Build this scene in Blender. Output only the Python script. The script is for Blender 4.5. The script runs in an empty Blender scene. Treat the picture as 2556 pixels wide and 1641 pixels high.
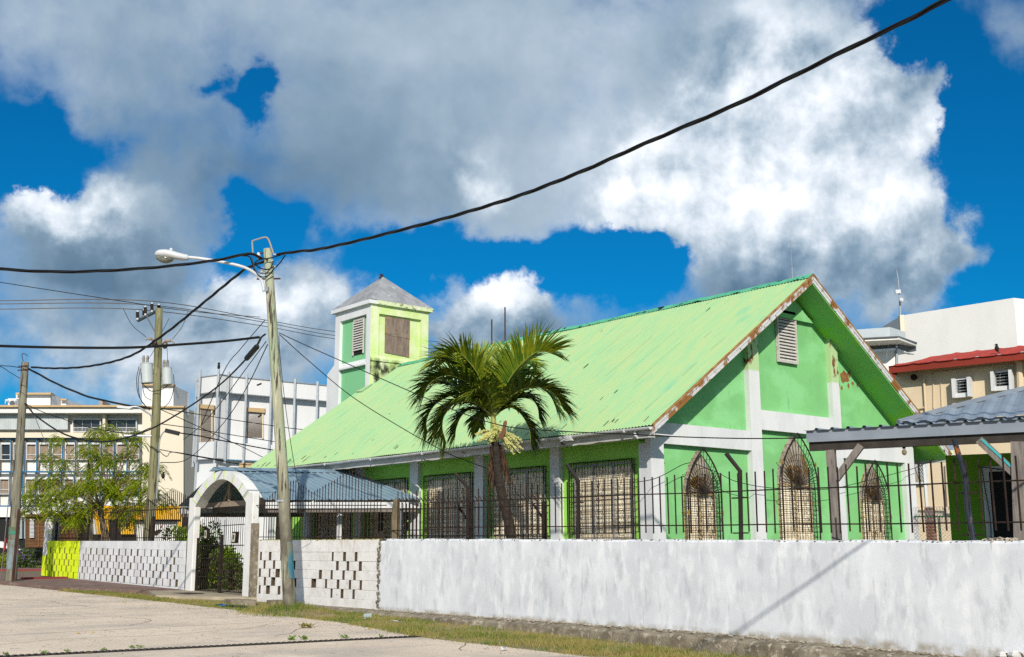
import bpy, math, random
import numpy as np
from mathutils import Vector, Matrix
random.seed(7); rng = np.random.default_rng(11)
SC = bpy.context.scene; COL = SC.collection
R = math.radians

# ------------------------------------------------------------------ camera
F, CX, CY = 2838.0, 1278.0, 820.5            # focal length and centre, in pixels of the 2556 x 1641 photograph
PITCH, ROLL, YAW, EYE = R(10.92), R(-0.2), R(39.9), 1.25
FW = np.array([math.sin(YAW)*math.cos(PITCH), math.cos(YAW)*math.cos(PITCH), math.sin(PITCH)])
_r = np.array([math.cos(YAW), -math.sin(YAW), 0]); _u = np.cross(_r, FW)
RT = math.cos(ROLL)*_r + math.sin(ROLL)*_u; UP = -math.sin(ROLL)*_r + math.cos(ROLL)*_u
O = np.array([0, 0, EYE]); NH = np.array([math.sin(YAW), math.cos(YAW), 0])
cam = bpy.data.cameras.new('camera'); co = bpy.data.objects.new('camera', cam); COL.objects.link(co); SC.camera = co
cam.sensor_width = 36; cam.lens = 36*F/2556; cam.clip_end = 3000; cam.clip_start = .1
co.matrix_world = Matrix(((RT[0], UP[0], -FW[0], 0), (RT[1], UP[1], -FW[1], 0), (RT[2], UP[2], -FW[2], EYE), (0, 0, 0, 1)))
# the survey: where a sight line of the photograph meets a plane of the place
def ray(x, y): return FW + RT*(x-CX)/F - UP*(y-CY)/F
def PX(x, y, X): d = ray(x, y); return O + d*(X/d[0])
def PY(x, y, Y): d = ray(x, y); return O + d*(Y/d[1])
def PZ(x, y, Z): d = ray(x, y); return O + d*((Z-EYE)/d[2])
def PV(x, y, D): d = ray(x, y); return O + d*(D/(d @ NH))
GA, GB = -.45, .017                          # the street climbs gently away from the camera
def PG(x, y): d = ray(x, y); return O + d*((GA-EYE)/(d[2]-GB*d[1]))
def gz(Y):
    if Y < 44: return GA + GB*max(Y, -60)
    return max(-.1, GA+GB*44 - (Y-44)*.02)
def PL(x, y, A, B):                          # on the vertical plane through A and B
    n = np.array([-(B[1]-A[1]), B[0]-A[0], 0]); d = ray(x, y); return O + d*(((np.array(A)-O) @ n)/(d @ n))

# ------------------------------------------------------------------ sun, sky, exposure
SUN = np.array([.74, 1.0, -.665]); SUN /= np.linalg.norm(SUN)
L = bpy.data.lights.new('sun', 'SUN'); L.energy = 4.05; L.angle = R(.53); L.color = (1, .93, .82)
lo = bpy.data.objects.new('sun', L); COL.objects.link(lo); lo.location = (-20, -25, 30)
lo.rotation_euler = Vector(SUN).to_track_quat('-Z', 'Y').to_euler()
SC.view_settings.view_transform = 'Standard'; SC.view_settings.look = 'None'
SC.view_settings.exposure = 0.36; SC.view_settings.gamma = 1; SC.view_settings.use_curve_mapping = False
SC.cycles.max_bounces = 6; SC.cycles.diffuse_bounces = 4; SC.cycles.glossy_bounces = 2; SC.cycles.transparent_max_bounces = 6
SC.cycles.use_denoising = False

def build_sky():
    w = bpy.data.worlds.new('World'); SC.world = w; w.use_nodes = True
    nt = w.node_tree; nt.nodes.clear(); N = nt.nodes; K = nt.links
    def lk(a, s):
        if isinstance(a, (int, float)): s.default_value = a
        elif isinstance(a, tuple): s.default_value = a
        else: K.new(a, s)
    def m(op, a, b=0, c=None, clamp=False):
        n = N.new('ShaderNodeMath'); n.operation = op; n.use_clamp = clamp
        lk(a, n.inputs[0]); lk(b, n.inputs[1])
        if c is not None: lk(c, n.inputs[2])
        return n.outputs[0]
    def vm(op, a, b=(0, 0, 0)):
        n = N.new('ShaderNodeVectorMath'); n.operation = op; lk(a, n.inputs[0]); lk(b, n.inputs[1]); return n
    def noise(v, scale, detail, rough, dist=0):
        n = N.new('ShaderNodeTexNoise'); n.noise_dimensions = '3D'; lk(v, n.inputs['Vector'])
        n.inputs['Scale'].default_value = scale; n.inputs['Detail'].default_value = detail
        n.inputs['Roughness'].default_value = rough; n.inputs['Distortion'].default_value = dist; return n
    def step(v, a, b):
        n = N.new('ShaderNodeMapRange'); n.interpolation_type = 'SMOOTHSTEP'; lk(v, n.inputs['Value'])
        n.inputs['From Min'].default_value = a; n.inputs['From Max'].default_value = b; return n.outputs[0]
    def mix(f, a, b):
        n = N.new('ShaderNodeMix'); n.data_type = 'RGBA'; lk(f, n.inputs[0]); lk(a, n.inputs[6]); lk(b, n.inputs[7]); return n.outputs[2]
    tc = N.new('ShaderNodeTexCoord').outputs['Generated']
    # turn the sky so that azimuth 0 is the street's view, then azimuth / elevation
    sp = N.new('ShaderNodeSeparateXYZ'); K.new(tc, sp.inputs[0])
    xr = m('ADD', m('MULTIPLY', sp.outputs[0], math.cos(YAW)), m('MULTIPLY', sp.outputs[1], -math.sin(YAW)))
    yr = m('ADD', m('MULTIPLY', sp.outputs[0], math.sin(YAW)), m('MULTIPLY', sp.outputs[1], math.cos(YAW)))
    az = m('ARCTAN2', xr, yr); el = m('ARCSINE', sp.outputs[2])
    wn = noise(tc, 7, 3, .55); w2 = noise(tc, 24, 6, .62)
    cb = N.new('ShaderNodeCombineXYZ'); K.new(az, cb.inputs[0]); K.new(el, cb.inputs[1])
    off = vm('MULTIPLY', vm('SUBTRACT', wn.outputs['Color'], (.5, .5, .5)).outputs[0], (.15, .12, 0)).outputs[0]
    off2 = vm('MULTIPLY', vm('SUBTRACT', w2.outputs['Color'], (.5, .5, .5)).outputs[0], (.075, .060, 0)).outputs[0]
    P = vm('ADD', vm('ADD', cb.outputs[0], off).outputs[0], off2).outputs[0]
    def ae(px, py):
        d = ray(px*1.0655, py*1.0655); d = d/np.linalg.norm(d)
        return (math.atan2(d @ np.array([math.cos(YAW), -math.sin(YAW), 0]), d @ NH), math.asin(d[2]))
    def blob(px, py, rx, ry, hard=.05):
        a, e = ae(px, py); k = 1.0655/F
        q = vm('MULTIPLY', vm('SUBTRACT', P, (a, e, 0)).outputs[0], (1/(rx*k), 1/(ry*k), 0)).outputs[0]
        return step(vm('LENGTH', q).outputs['Value'], 1.5, hard)
    def total(lst):
        t = None
        for (px, py, rx, ry, wt) in lst:
            b = m('MULTIPLY', blob(px, py, rx, ry), wt); t = b if t is None else m('ADD', t, b)
        return t
    cover = total(BLOBS); cum = total(CUMULUS)
    cum = step(cum, .05, .75)
    fb = noise(tc, 6, 9, .56, .15).outputs['Fac']
    fine = noise(tc, 30, 9, .60, .2).outputs['Fac']
    # unseen clouds behind the camera, made denser and brighter to add fill
    away = step(m('ABSOLUTE', az), .55, .9)
    def lerp(t, a, b): return m('ADD', m('MULTIPLY', t, b-a), a)
    D = m('ADD', cover, m('MULTIPLY', m('SUBTRACT', fb, .5), 1.5))
    D = m('ADD', D, m('MULTIPLY', m('SUBTRACT', fine, .5), lerp(cum, .75, 1.25)))
    D = m('ADD', D, m('MULTIPLY', away, .45))
    lo_ = lerp(cum, -.16, .02); hi_ = lerp(cum, 1.0, .50)
    al = m('DIVIDE', m('SUBTRACT', D, lo_), m('SUBTRACT', hi_, lo_), clamp=True)
    alpha = m('MULTIPLY', m('MULTIPLY', al, al), m('SUBTRACT', 3, m('MULTIPLY', al, 2)))
    # light and shade of the clouds: sun-facing billows white, bases and the near deck grey
    tcs = vm('ADD', tc, (-.010*math.cos(YAW), .010*math.sin(YAW), .016)).outputs[0]
    fb2 = noise(tcs, 6, 9, .56, .15).outputs['Fac']
    fine2 = noise(tcs, 30, 9, .60, .2).outputs['Fac']
    rel = m('ADD', m('MULTIPLY', m('SUBTRACT', fb, fb2), lerp(cum, .7, 3.4)), m('MULTIPLY', m('SUBTRACT', fine, fine2), lerp(cum, .0, .62)))
    S = m('ADD', m('ADD', total(LIGHTS), .40), rel)
    S = m('ADD', S, m('MULTIPLY', m('SUBTRACT', 1, alpha), .22))
    S = m('ADD', S, m('MULTIPLY', away, .35))
    S = m('ADD', S, m('MULTIPLY', m('SUBTRACT', noise(tc, 5, 4, .45).outputs['Fac'], .5), .7))
    ramp = N.new('ShaderNodeValToRGB'); K.new(m('MULTIPLY', S, .8, clamp=True), ramp.inputs[0])
    cr = ramp.color_ramp; cr.elements[0].position = 0; cr.elements[0].color = (.10, .175, .265, 1)
    cr.elements[1].position = 1; cr.elements[1].color = (1.02, 1.03, 1.04, 1)
    for p, c in ((.25, (.20, .295, .395, 1)), (.5, (.40, .49, .58, 1)), (.75, (.70, .76, .83, 1))):
        e = cr.elements.new(p); e.color = c
    sky = N.new('ShaderNodeTexSky'); sky.sky_type = 'NISHITA'; sky.sun_disc = False
    sky.sun_elevation = math.asin(-SUN[2]); sky.sun_rotation = math.atan2(-SUN[0], -SUN[1])
    sky.air_density = 1.0; sky.dust_density = .3; sky.ozone_density = 4
    tint = N.new('ShaderNodeMix'); tint.data_type = 'RGBA'; tint.blend_type = 'MULTIPLY'; tint.inputs[0].default_value = 1
    K.new(sky.outputs[0], tint.inputs[6]); tint.inputs[7].default_value = (.02, .74, 1.15, 1)
    b1 = N.new('ShaderNodeBackground'); K.new(tint.outputs[2], b1.inputs[0]); b1.inputs[1].default_value = SKYS
    b2 = N.new('ShaderNodeBackground'); K.new(ramp.outputs[0], b2.inputs[0]); b2.inputs[1].default_value = .93
    ms = N.new('ShaderNodeMixShader'); K.new(alpha, ms.inputs[0]); K.new(b1.outputs[0], ms.inputs[1]); K.new(b2.outputs[0], ms.inputs[2])
    o = N.new('ShaderNodeOutputWorld'); K.new(ms.outputs[0], o.inputs[0])
SKYS = .058
# cloud masses as (x, y, half width, half height, weight); directions taken from the photograph, x and y on a 2399 x 1540 grid
BLOBS = [(500, 40, 900, 250, .75), (700, 400, 460, 200, .62), (1300, 150, 560, 310, .75), (1150, 420, 430, 160, .62), (380, 470, 170, 120, .45),
         (1850, 250, 380, 270, .75), (1900, 470, 370, 230, .8), (1780, 40, 200, 150, .5), (2020, 640, 260, 140, .65), (2120, 320, 110, 160, .35),
         (150, 560, 190, 100, .8), (300, 660, 330, 140, .75), (640, 720, 260, 120, .75), (150, 850, 500, 150, .7), (650, 850, 260, 150, .7), (720, 650, 80, 70, .45),
         (1170, 745, 165, 110, .95), (1250, 850, 300, 90, .5), (2390, 50, 120, 110, .6), (1780, 640, 220, 90, .45), (2240, 600, 120, 45, .35), (1040, 640, 40, 40, .45),
         (570, 245, 66, 56, -1.5), (462, 205, 36, 30, -.7), (40, 345, 180, 105, -1.4), (640, 545, 120, 60, -1.0), (560, 590, 60, 80, -.9), (470, 645, 60, 40, -.5),
         (1450, 620, 190, 105, -1.4), (1150, 590, 330, 55, -.95), (920, 655, 110, 45, -.6), (2340, 330, 150, 330, -1.0), (2130, 60, 110, 130, -1.3), (2330, 690, 170, 120, -.8),
         (2140, 765, 90, 40, -.5), (2220, 230, 60, 120, -.7), (330, 610, 60, 30, .3)]
CUMULUS = [(1880, 330, 360, 300, 1), (2000, 600, 260, 170, .8), (1560, 400, 150, 160, .6), (170, 520, 170, 80, 1), (640, 730, 230, 110, 1), (1170, 745, 190, 120, 1), (1130, 400, 90, 90, .6), (300, 850, 500, 120, .5), (1600, 480, 160, 120, .7)]
LIGHTS = [(1880, 400, 330, 190, .50), (1850, 110, 160, 150, .40), (2120, 260, 120, 120, .26), (1900, 520, 380, 130, .15), (1520, 330, 170, 190, .22), (1150, 400, 70, 90, .38),
          (170, 505, 160, 70, .62), (640, 700, 220, 90, .46), (1180, 690, 150, 80, .55), (1350, 60, 500, 140, .16), (250, 40, 600, 120, .05), (450, 840, 500, 80, .28), (2390, 60, 130, 110, .1),
          (1640, 150, 200, 110, -.22), (800, 420, 430, 120, -.16), (560, 500, 130, 120, -.2), (260, 640, 230, 60, -.36), (1850, 655, 330, 75, -.34), (700, 480, 300, 60, -.08),
          (250, 330, 300, 110, -.10), (1200, 800, 200, 50, -.25), (1300, 300, 300, 120, .05), (700, 170, 300, 90, -.05)]
build_sky()

# ------------------------------------------------------------------ helpers
class MB:
    def __init__(s): s.v = []; s.f = []
    def add(s, vs, fs):
        b = len(s.v); s.v += [tuple(map(float, p)) for p in vs]; s.f += [tuple(i+b for i in f) for f in fs]; return s
    def quad(s, *p): return s.add(p, [tuple(range(len(p)))])
    def box(s, a, b):
        (x0, y0, z0), (x1, y1, z1) = a, b
        return s.add([(x0,y0,z0),(x1,y0,z0),(x1,y1,z0),(x0,y1,z0),(x0,y0,z1),(x1,y0,z1),(x1,y1,z1),(x0,y1,z1)],
                     [(0,3,2,1),(4,5,6,7),(0,1,5,4),(1,2,6,5),(2,3,7,6),(3,0,4,7)])
    def prism(s, poly, ext):                      # a planar polygon swept along ext
        n = len(poly); P = [np.array(p, float) for p in poly]; e = np.array(ext, float)
        return s.add(P+[p+e for p in P], [tuple(range(n))[::-1], tuple(range(n, 2*n))] + [(i, (i+1) % n, n+(i+1) % n, n+i) for i in range(n)])
    def bar(s, a, b, w, h=None, up=(0, 0, 1)):    # rectangular bar from a to b
        a = np.array(a, float); b = np.array(b, float); h = h or w; d = b-a; d = d/np.linalg.norm(d)
        u = np.array(up, float)
        if abs(d @ u) > .98: u = np.array([1., 0, 0])
        r = np.cross(d, u); r /= np.linalg.norm(r); u = np.cross(r, d)
        c = [a+r*i*w/2+u*j*h/2 for i, j in ((-1,-1),(1,-1),(1,1),(-1,1))]
        return s.prism(c, b-a)
    def tube(s, path, r, n=6, cap=True):
        P = [np.array(p, float) for p in path]; k = len(P); rr = r if hasattr(r, '__len__') else [r]*k
        u = None; rings = []
        for i in range(k):
            t = P[min(i+1, k-1)]-P[max(i-1, 0)]; t = t/(np.linalg.norm(t)+1e-12)
            if u is None:
                u = np.array([0, 0, 1.]) if abs(t[2]) < .9 else np.array([1., 0, 0])
            u = u-t*(u @ t); u /= np.linalg.norm(u); w = np.cross(t, u)
            rings += [P[i]+rr[i]*(math.cos(2*math.pi*j/n)*u+math.sin(2*math.pi*j/n)*w) for j in range(n)]
        fs = [(i*n+j, i*n+(j+1) % n, (i+1)*n+(j+1) % n, (i+1)*n+j) for i in range(k-1) for j in range(n)]
        if cap: fs += [tuple(range(n))[::-1], tuple((k-1)*n+j for j in range(n))]
        return s.add(rings, fs)
    def ball(s, c, r, n=8, m=5):
        c = np.array(c, float); r = np.array(r if hasattr(r, '__len__') else (r, r, r), float); vs = []
        for i in range(1, m):
            a = math.pi*i/m
            vs += [c+r*np.array([math.sin(a)*math.cos(2*math.pi*j/n), math.sin(a)*math.sin(2*math.pi*j/n), math.cos(a)]) for j in range(n)]
        fs = [(i*n+j, (i+1)*n+j, (i+1)*n+(j+1) % n, i*n+(j+1) % n) for i in range(m-2) for j in range(n)]
        T = len(vs); vs += [c+r*np.array([0, 0, 1]), c-r*np.array([0, 0, 1])]
        fs += [(T, j, (j+1) % n) for j in range(n)] + [(T+1, (m-2)*n+(j+1) % n, (m-2)*n+j) for j in range(n)]
        return s.add(vs, fs)
    def build(s, name, mat, parent=None, loc=None, smooth=False, bevel=0):
        me = bpy.data.meshes.new(name)
        o = bpy.data.objects.new(name, me); COL.objects.link(o)
        org = np.array(loc if loc is not None else (parent['_org'] if parent else (0, 0, 0)), float)
        me.from_pydata([tuple(np.array(p)-org) for p in s.v], [], s.f); me.update()
        if isinstance(mat, (list, tuple)):
            for q in mat: me.materials.append(q)
        else: me.materials.append(mat)
        if smooth: me.polygons.foreach_set('use_smooth', [True]*len(me.polygons))
        o['_org'] = [float(q) for q in org]
        if parent: o.parent = parent
        else: o.location = org
        if bevel:
            b = o.modifiers.new('bevel', 'BEVEL'); b.width = bevel; b.segments = 1; b.limit_method = 'ANGLE'
        return o
def thing(name, label, cat, loc, group=None):
    o = bpy.data.objects.new(name, None); COL.objects.link(o); o.location = [float(q) for q in loc]; o['_org'] = [float(q) for q in loc]
    o['label'] = label; o['category'] = cat
    if group: o['group'] = group
    return o
def tag(o, label, cat, group=None):
    o['label'] = label; o['category'] = cat
    if group: o['group'] = group
    return o
def kind(o, k): o['kind'] = k; return o
def smoothpath(P, n=8):                            # Catmull-Rom
    P = [np.array(p, float) for p in P]; P = [2*P[0]-P[1]]+P+[2*P[-1]-P[-2]]; out = []
    for i in range(1, len(P)-2):
        for k in range(n):
            t = k/n
            out.append(.5*((2*P[i])+(-P[i-1]+P[i+1])*t+(2*P[i-1]-5*P[i]+4*P[i+1]-P[i+2])*t*t+(-P[i-1]+3*P[i]-3*P[i+1]+P[i+2])*t**3))
    out.append(P[-2]); return out

# ------------------------------------------------------------------ materials
KEEP = {'worn_concrete_road', 'palm_leaflet', 'feathery_leaf', 'shrub_leaf', 'dry_green_grass', 'hedge_leaf', 'cream_louvre', 'yellow_green_bounce_plaster', 'unripe_fruit', 'concrete_apron', 'green_soffit_paint', 'lime_paint', 'yellow_sheet'}
def MAT(name, col, col2=None, scale=2., stretch=(1, 1, 1), lo=.35, hi=.65, rough=.8, bump=0., bscale=25., metal=0., layers=(), detail=5, island=None, bstretch=None, spec=.3, trans=0):
    if name not in KEEP:
        q_ = .78; col = tuple(c*q_ for c in col); col2 = tuple(c*q_ for c in col2) if col2 else None
        layers = [(tuple(c*q_ for c in l[0]),)+tuple(l[1:]) for l in layers]
    m = bpy.data.materials.new(name); m.use_nodes = True; nt = m.node_tree; N = nt.nodes; K = nt.links; b = N['Principled BSDF']
    b.inputs['Roughness'].default_value = rough; b.inputs['Metallic'].default_value = metal; b.inputs['Specular IOR Level'].default_value = spec
    tc = N.new('ShaderNodeTexCoord').outputs['Object']
    def noise(sc, st, det, seed):
        mp = N.new('ShaderNodeMapping'); K.new(tc, mp.inputs[0]); mp.inputs['Scale'].default_value = st; mp.inputs['Location'].default_value = (seed*3.1, seed*1.7, seed*2.3)
        n = N.new('ShaderNodeTexNoise'); K.new(mp.outputs[0], n.inputs['Vector']); n.inputs['Scale'].default_value = sc; n.inputs['Detail'].default_value = det; n.inputs['Roughness'].default_value = .6
        return n.outputs['Fac']
    def rngm(v, a, c):
        r = N.new('ShaderNodeMapRange'); K.new(v, r.inputs[0]); r.inputs[1].default_value = a; r.inputs[2].default_value = c; return r.outputs[0]
    def mix(f, a, c):
        x = N.new('ShaderNodeMix'); x.data_type = 'RGBA'; K.new(f, x.inputs[0])
        for q, i in ((a, 6), (c, 7)):
            if isinstance(q, tuple): x.inputs[i].default_value = (*q, 1)
            else: K.new(q, x.inputs[i])
        return x.outputs[2]
    cur = col
    if col2: cur = mix(rngm(noise(scale, stretch, detail, 1), lo, hi), col, col2)
    if island:
        g = N.new('ShaderNodeNewGeometry'); cur = mix(rngm(g.outputs['Random Per Island'], island[1], island[2]), cur, island[0])
    for i, l in enumerate(layers):
        c, sc, st, a, d = l[:5]
        f = rngm(noise(sc, st, 6, 5+i), a, d)
        if len(l) > 5:                              # only where the surface faces / lies: ('n', axis, a, b) or ('p', axis, a, b)
            kd, ax, lo_, hi_ = l[5]
            sx = N.new('ShaderNodeSeparateXYZ')
            K.new(N.new('ShaderNodeNewGeometry').outputs['Normal'] if kd == 'n' else tc, sx.inputs[0])
            q = N.new('ShaderNodeMath'); q.operation = 'MULTIPLY'; K.new(f, q.inputs[0]); K.new(rngm(sx.outputs[ax], lo_, hi_), q.inputs[1]); f = q.outputs[0]
        cur = mix(f, cur, c)
    if isinstance(cur, tuple): b.inputs['Base Color'].default_value = (*cur, 1)
    else: K.new(cur, b.inputs['Base Color'])
    if trans:
        tr_ = N.new('ShaderNodeBsdfTranslucent'); mx_ = N.new('ShaderNodeMixShader'); mx_.inputs[0].default_value = trans
        K.new(cur, tr_.inputs[0]); K.new(b.outputs[0], mx_.inputs[1]); K.new(tr_.outputs[0], mx_.inputs[2]); K.new(mx_.outputs[0], N['Material Output'].inputs[0])
    if bump:
        bp = N.new('ShaderNodeBump'); bp.inputs['Strength'].default_value = bump; bp.inputs['Distance'].default_value = .02
        K.new(noise(bscale, bstretch or (1, 1, 1), 6, 9), bp.inputs['Height']); K.new(bp.outputs[0], b.inputs['Normal'])
    return m
RUST = (.20, .075, .025)
M = {}
M['plaster'] = MAT('whitewashed_plaster', (.79, .815, .85), (.68, .70, .74), 1.1, (1, 1.0, 1.0), .42, .62, .9, .10, 45, layers=[
    ((.54, .56, .595), 1.8, (1, 2.2, 1.0), .53, .70), ((.86, .875, .90), 3.0, (1, 1.7, .7), .50, .66), ((.52, .535, .56), 5, (1, 2.4, .45), .62, .76), ((.30, .28, .25), 26, (1, 1, 1), .69, .75), ((.42, .38, .31), 4, (1, 1, 1), .42, .60, ('p', 2, .08, .0))])
M['rubble'] = MAT('broken_plaster', (.30, .27, .22), (.12, .095, .07), 16, (1, 1, 1), .42, .58, .95, .8, 30)
M['block_white'] = MAT('painted_block', (.86, .845, .825), (.70, .68, .65), 4, (1, 1, 1), .4, .7, .9, .3, 30, layers=[
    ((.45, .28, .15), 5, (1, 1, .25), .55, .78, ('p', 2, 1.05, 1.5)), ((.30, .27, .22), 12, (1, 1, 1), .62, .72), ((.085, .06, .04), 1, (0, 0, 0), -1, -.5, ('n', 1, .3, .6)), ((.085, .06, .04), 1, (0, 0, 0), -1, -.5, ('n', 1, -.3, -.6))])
M['block_grey'] = MAT('thin_painted_block', (.82, .83, .845), (.66, .67, .69), 3, (1, 1, .5), .4, .66, .9, .3, 30, layers=[
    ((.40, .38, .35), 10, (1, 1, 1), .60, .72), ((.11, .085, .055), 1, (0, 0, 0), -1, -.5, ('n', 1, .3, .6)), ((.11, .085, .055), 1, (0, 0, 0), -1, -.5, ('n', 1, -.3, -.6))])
M['lime'] = MAT('lime_paint', (.66, .80, .01), (.56, .70, .01), 3, (1, 1, 1), .4, .7, .85, .25, 30, layers=[
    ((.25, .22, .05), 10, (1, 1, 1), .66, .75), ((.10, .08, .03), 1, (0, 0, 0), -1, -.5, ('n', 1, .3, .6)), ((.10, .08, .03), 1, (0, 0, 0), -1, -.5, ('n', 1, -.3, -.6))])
M['pillar_white'] = MAT('pillar_paint', (.80, .80, .79), (.66, .65, .62), 3, (1, 1, .5), .45, .75, .9, .3, 25, layers=[((.25, .23, .2), 9, (1, 1, .6), .68, .76)])
M['mortar_lime'] = MAT('lime_line', (.45, .70, .03))
M['green_wall'] = MAT('mint_green_plaster', (.24, .61, .225), (.20, .52, .195), 1.2, (1, 1, 1), .35, .7, .85, .12, 30, layers=[((.27, .655, .275), .8, (1, 1, 1.6), .5, .62), ((.17, .42, .19), 6, (1.5, 1.5, .35), .60, .75)])
M['green_side_bounce'] = MAT('yellow_green_bounce_plaster', (.30, .60, .10), (.25, .52, .08), 1.2, (1, 1, 1), .35, .7, .85, .12, 30)  # yellow-green of the side wall has warm bounced light mixed into the colour
M['green_panel'] = MAT('mint_green_recess', (.22, .60, .28), (.25, .60, .33), 1.2, (1, 1, .4), .35, .7, .85, .12, 30)
M['green_soffit'] = MAT('green_soffit_paint', (.20, .52, .14), (.26, .56, .04), .6, (1, 1, 1), .44, .56, .7, .05, 20)
M['trim_white'] = MAT('weathered_white_trim', (.76, .77, .78), (.63, .65, .67), 2, (1, 1, .35), .42, .7, .85, .15, 25, layers=[((.33, .32, .30), 24, (1, 1, .4), .70, .78)])
M['pil_upper'] = MAT('pilaster_two_tone', (.76, .77, .78), (.68, .70, .70), 2, (1, 1, .4), .4, .7, .85, .15, 25, layers=[
    ((.48, .66, .34), 1, (0, 0, 0), -1, -.5, ('p', 2, 5.36, 5.42)), ((.23, .085, .04), 2.3, (1.5, 1.5, .7), .545, .57, ('p', 2, 5.5, 5.6))])
M['tower_yel'] = MAT('bleached_lime_plaster', (.60, .76, .30), (.74, .80, .52), 2.6, (1, 1, .6), .42, .62, .9, .2, 25, layers=[
    ((.30, .22, .08), 14, (1, 1, 1), .69, .74), ((.03, .035, .02), 3.6, (1, 1, .5), .40, .58, ('p', 2, 8.02, 7.82))])
M['tower_white'] = MAT('tower_white_trim', (.80, .82, .84), (.70, .72, .74), 2, (1, 1, .4), .4, .7, .85, .1, 20, layers=[((.12, .12, .11), 9, (1, 1, .6), .64, .72, ('n', 2, .2, .6))])
M['tower_corn'] = MAT('cornice_lime', (.62, .74, .38), (.74, .76, .60), 3, (1, 1, 1), .4, .65, .9, .2, 25, layers=[((.05, .055, .035), 7, (1, 1, 1), .52, .66)])
M['grey_roof'] = MAT('grey_cement_roof', (.36, .37, .39), (.25, .26, .28), 2.2, (1, 1, 1), .4, .65, .8, .2, 14, layers=[((.12, .08, .05), 9, (1, 1, 1), .62, .72), ((.52, .53, .55), 3, (1, 1, 1), .58, .7)])
M['roof'] = MAT('faded_green_sheet', (.335, .59, .295), (.435, .585, .275), 1.5, (.55, 3.2, .55), .38, .62, .55, .06, 12, detail=8, layers=[
    ((.22, .54, .32), 1.3, (.5, 2.0, .5), .58, .72), ((.46, .57, .285), 5, (.22, 4.5, .22), .57, .70), ((.20, .14, .05), 26, (.25, 2, .25), .68, .74), ((.44, .40, .14), 5, (.3, 5, .3), .69, .76)])
M['ridge'] = MAT('ridge_cap_green', (.09, .45, .26), (.14, .54, .32), 3, (1, 1, 1), .4, .6, .6, .2, 20, layers=[((.006, .01, .008), 5.5, (1, .55, 1), .55, .61)])
M['barge'] = MAT('rusty_bargeboard', (.70, .70, .71), (.58, .58, .58), 5, (1, 1, 1), .4, .6, .7, .3, 30, layers=[((.30, .13, .035), 2.4, (1, 1, 1), .49, .57), ((.13, .05, .02), 7, (1, 1, 1), .60, .66)])
M['gutter'] = MAT('old_white_gutter', (.72, .73, .73), (.55, .55, .54), 3, (1, 1, 1), .4, .7, .5, .1, 20, layers=[((.10, .09, .08), 7, (1, .5, 1), .66, .72)])
M['fascia'] = MAT('flaking_fascia', (.66, .65, .62), (.50, .48, .44), 4, (1, .4, 1), .4, .65, .85, .3, 25, layers=[((.05, .04, .035), 5, (1, .35, 1.6), .63, .68)])
M['bracket'] = MAT('orange_rusted_bracket', (.40, .30, .03), (.28, .10, .03), 9, rough=.9)
M['iron'] = MAT('black_iron', (.012, .008, .007), (.045, .022, .013), 8, (1, 1, 1), .48, .66, .8, .2, 60)
M['rebar'] = MAT('rusty_rebar', (.016, .010, .008), (.045, .022, .013), 7, (1, 1, 1), .45, .65, .85, .3, 80)
M['pipe_blue'] = MAT('rusted_painted_pipe', (.012, .016, .028), (.02, .03, .05), 4, (1, 1, 1), .4, .6, .45, .2, 40, layers=[((.26, .09, .025), 4, (1, 1, .6), .56, .60)])
M['louvre'] = MAT('cream_louvre', (.76, .66, .48), (.82, .73, .55), 3, (1, 1, 1), .4, .6, .5, .1, 30, island=((.60, .49, .33), .5, 1), layers=[((.22, .12, .05), 5, (1, 1, 1), .62, .72)])
M['louvre_dark'] = MAT('dusty_fanlight', (.33, .27, .19), (.44, .39, .32), 3, (1, 1, 1), .4, .6, .5, .1, 30, layers=[((.26, .14, .02), 3, (1, 1, 1), .56, .64)])
M['frame_grey'] = MAT('aluminium_frame', (.42, .43, .44), (.33, .33, .33), 6, rough=.5)
M['frame_cream'] = MAT('cream_frame', (.60, .48, .30), (.5, .38, .2), 6, rough=.6)
M['vent'] = MAT('white_vent_slat', (.66, .64, .61), (.50, .47, .43), 8, (1, 1, 3), .4, .65, .7, .15, 40)
M['dark'] = MAT('dark_interior', (.012, .012, .012))
M['ply'] = MAT('weathered_plywood', (.28, .22, .18), (.17, .125, .10), 4, (3, 3, .6), .35, .65, .9, .3, 20, bstretch=(3, 3, .3), layers=[((.40, .22, .09), 3, (1, 1, 2.2), .60, .67), ((.05, .04, .03), 13, (2, 2, .5), .64, .70)])
M['bluemetal'] = MAT('blue_grey_roof_sheet', (.20, .30, .37), (.25, .35, .42), 1.6, (1, 1, 1), .4, .65, .42, .03, 10, spec=.5)
M['bluemetal2'] = MAT('galvanised_roof_sheet', (.30, .36, .42), (.22, .27, .33), 1.6, (1, 1, 1), .4, .65, .38, .05, 10, spec=.5, layers=[((.16, .07, .03), 6, (1, 1, 1), .68, .74)])
M['flash'] = MAT('grey_flashing', (.20, .235, .28), (.26, .295, .34), 2, rough=.45)
M['timber'] = MAT('weathered_timber', (.26, .23, .20), (.15, .13, .12), 5, (4, 4, .5), .35, .65, .9, .3, 20, bstretch=(4, 4, .4), layers=[((.05, .045, .04), 12, (3, 3, .5), .62, .70)])
M['timber_dark'] = MAT('dark_timber', (.05, .042, .036), (.03, .025, .02), 5, (1, 1, 1), rough=.9)
M['timber_pale'] = MAT('pale_timber', (.36, .29, .22), (.25, .19, .14), 5, (4, 4, 1), .35, .65, .9, .2, 20)
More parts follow.
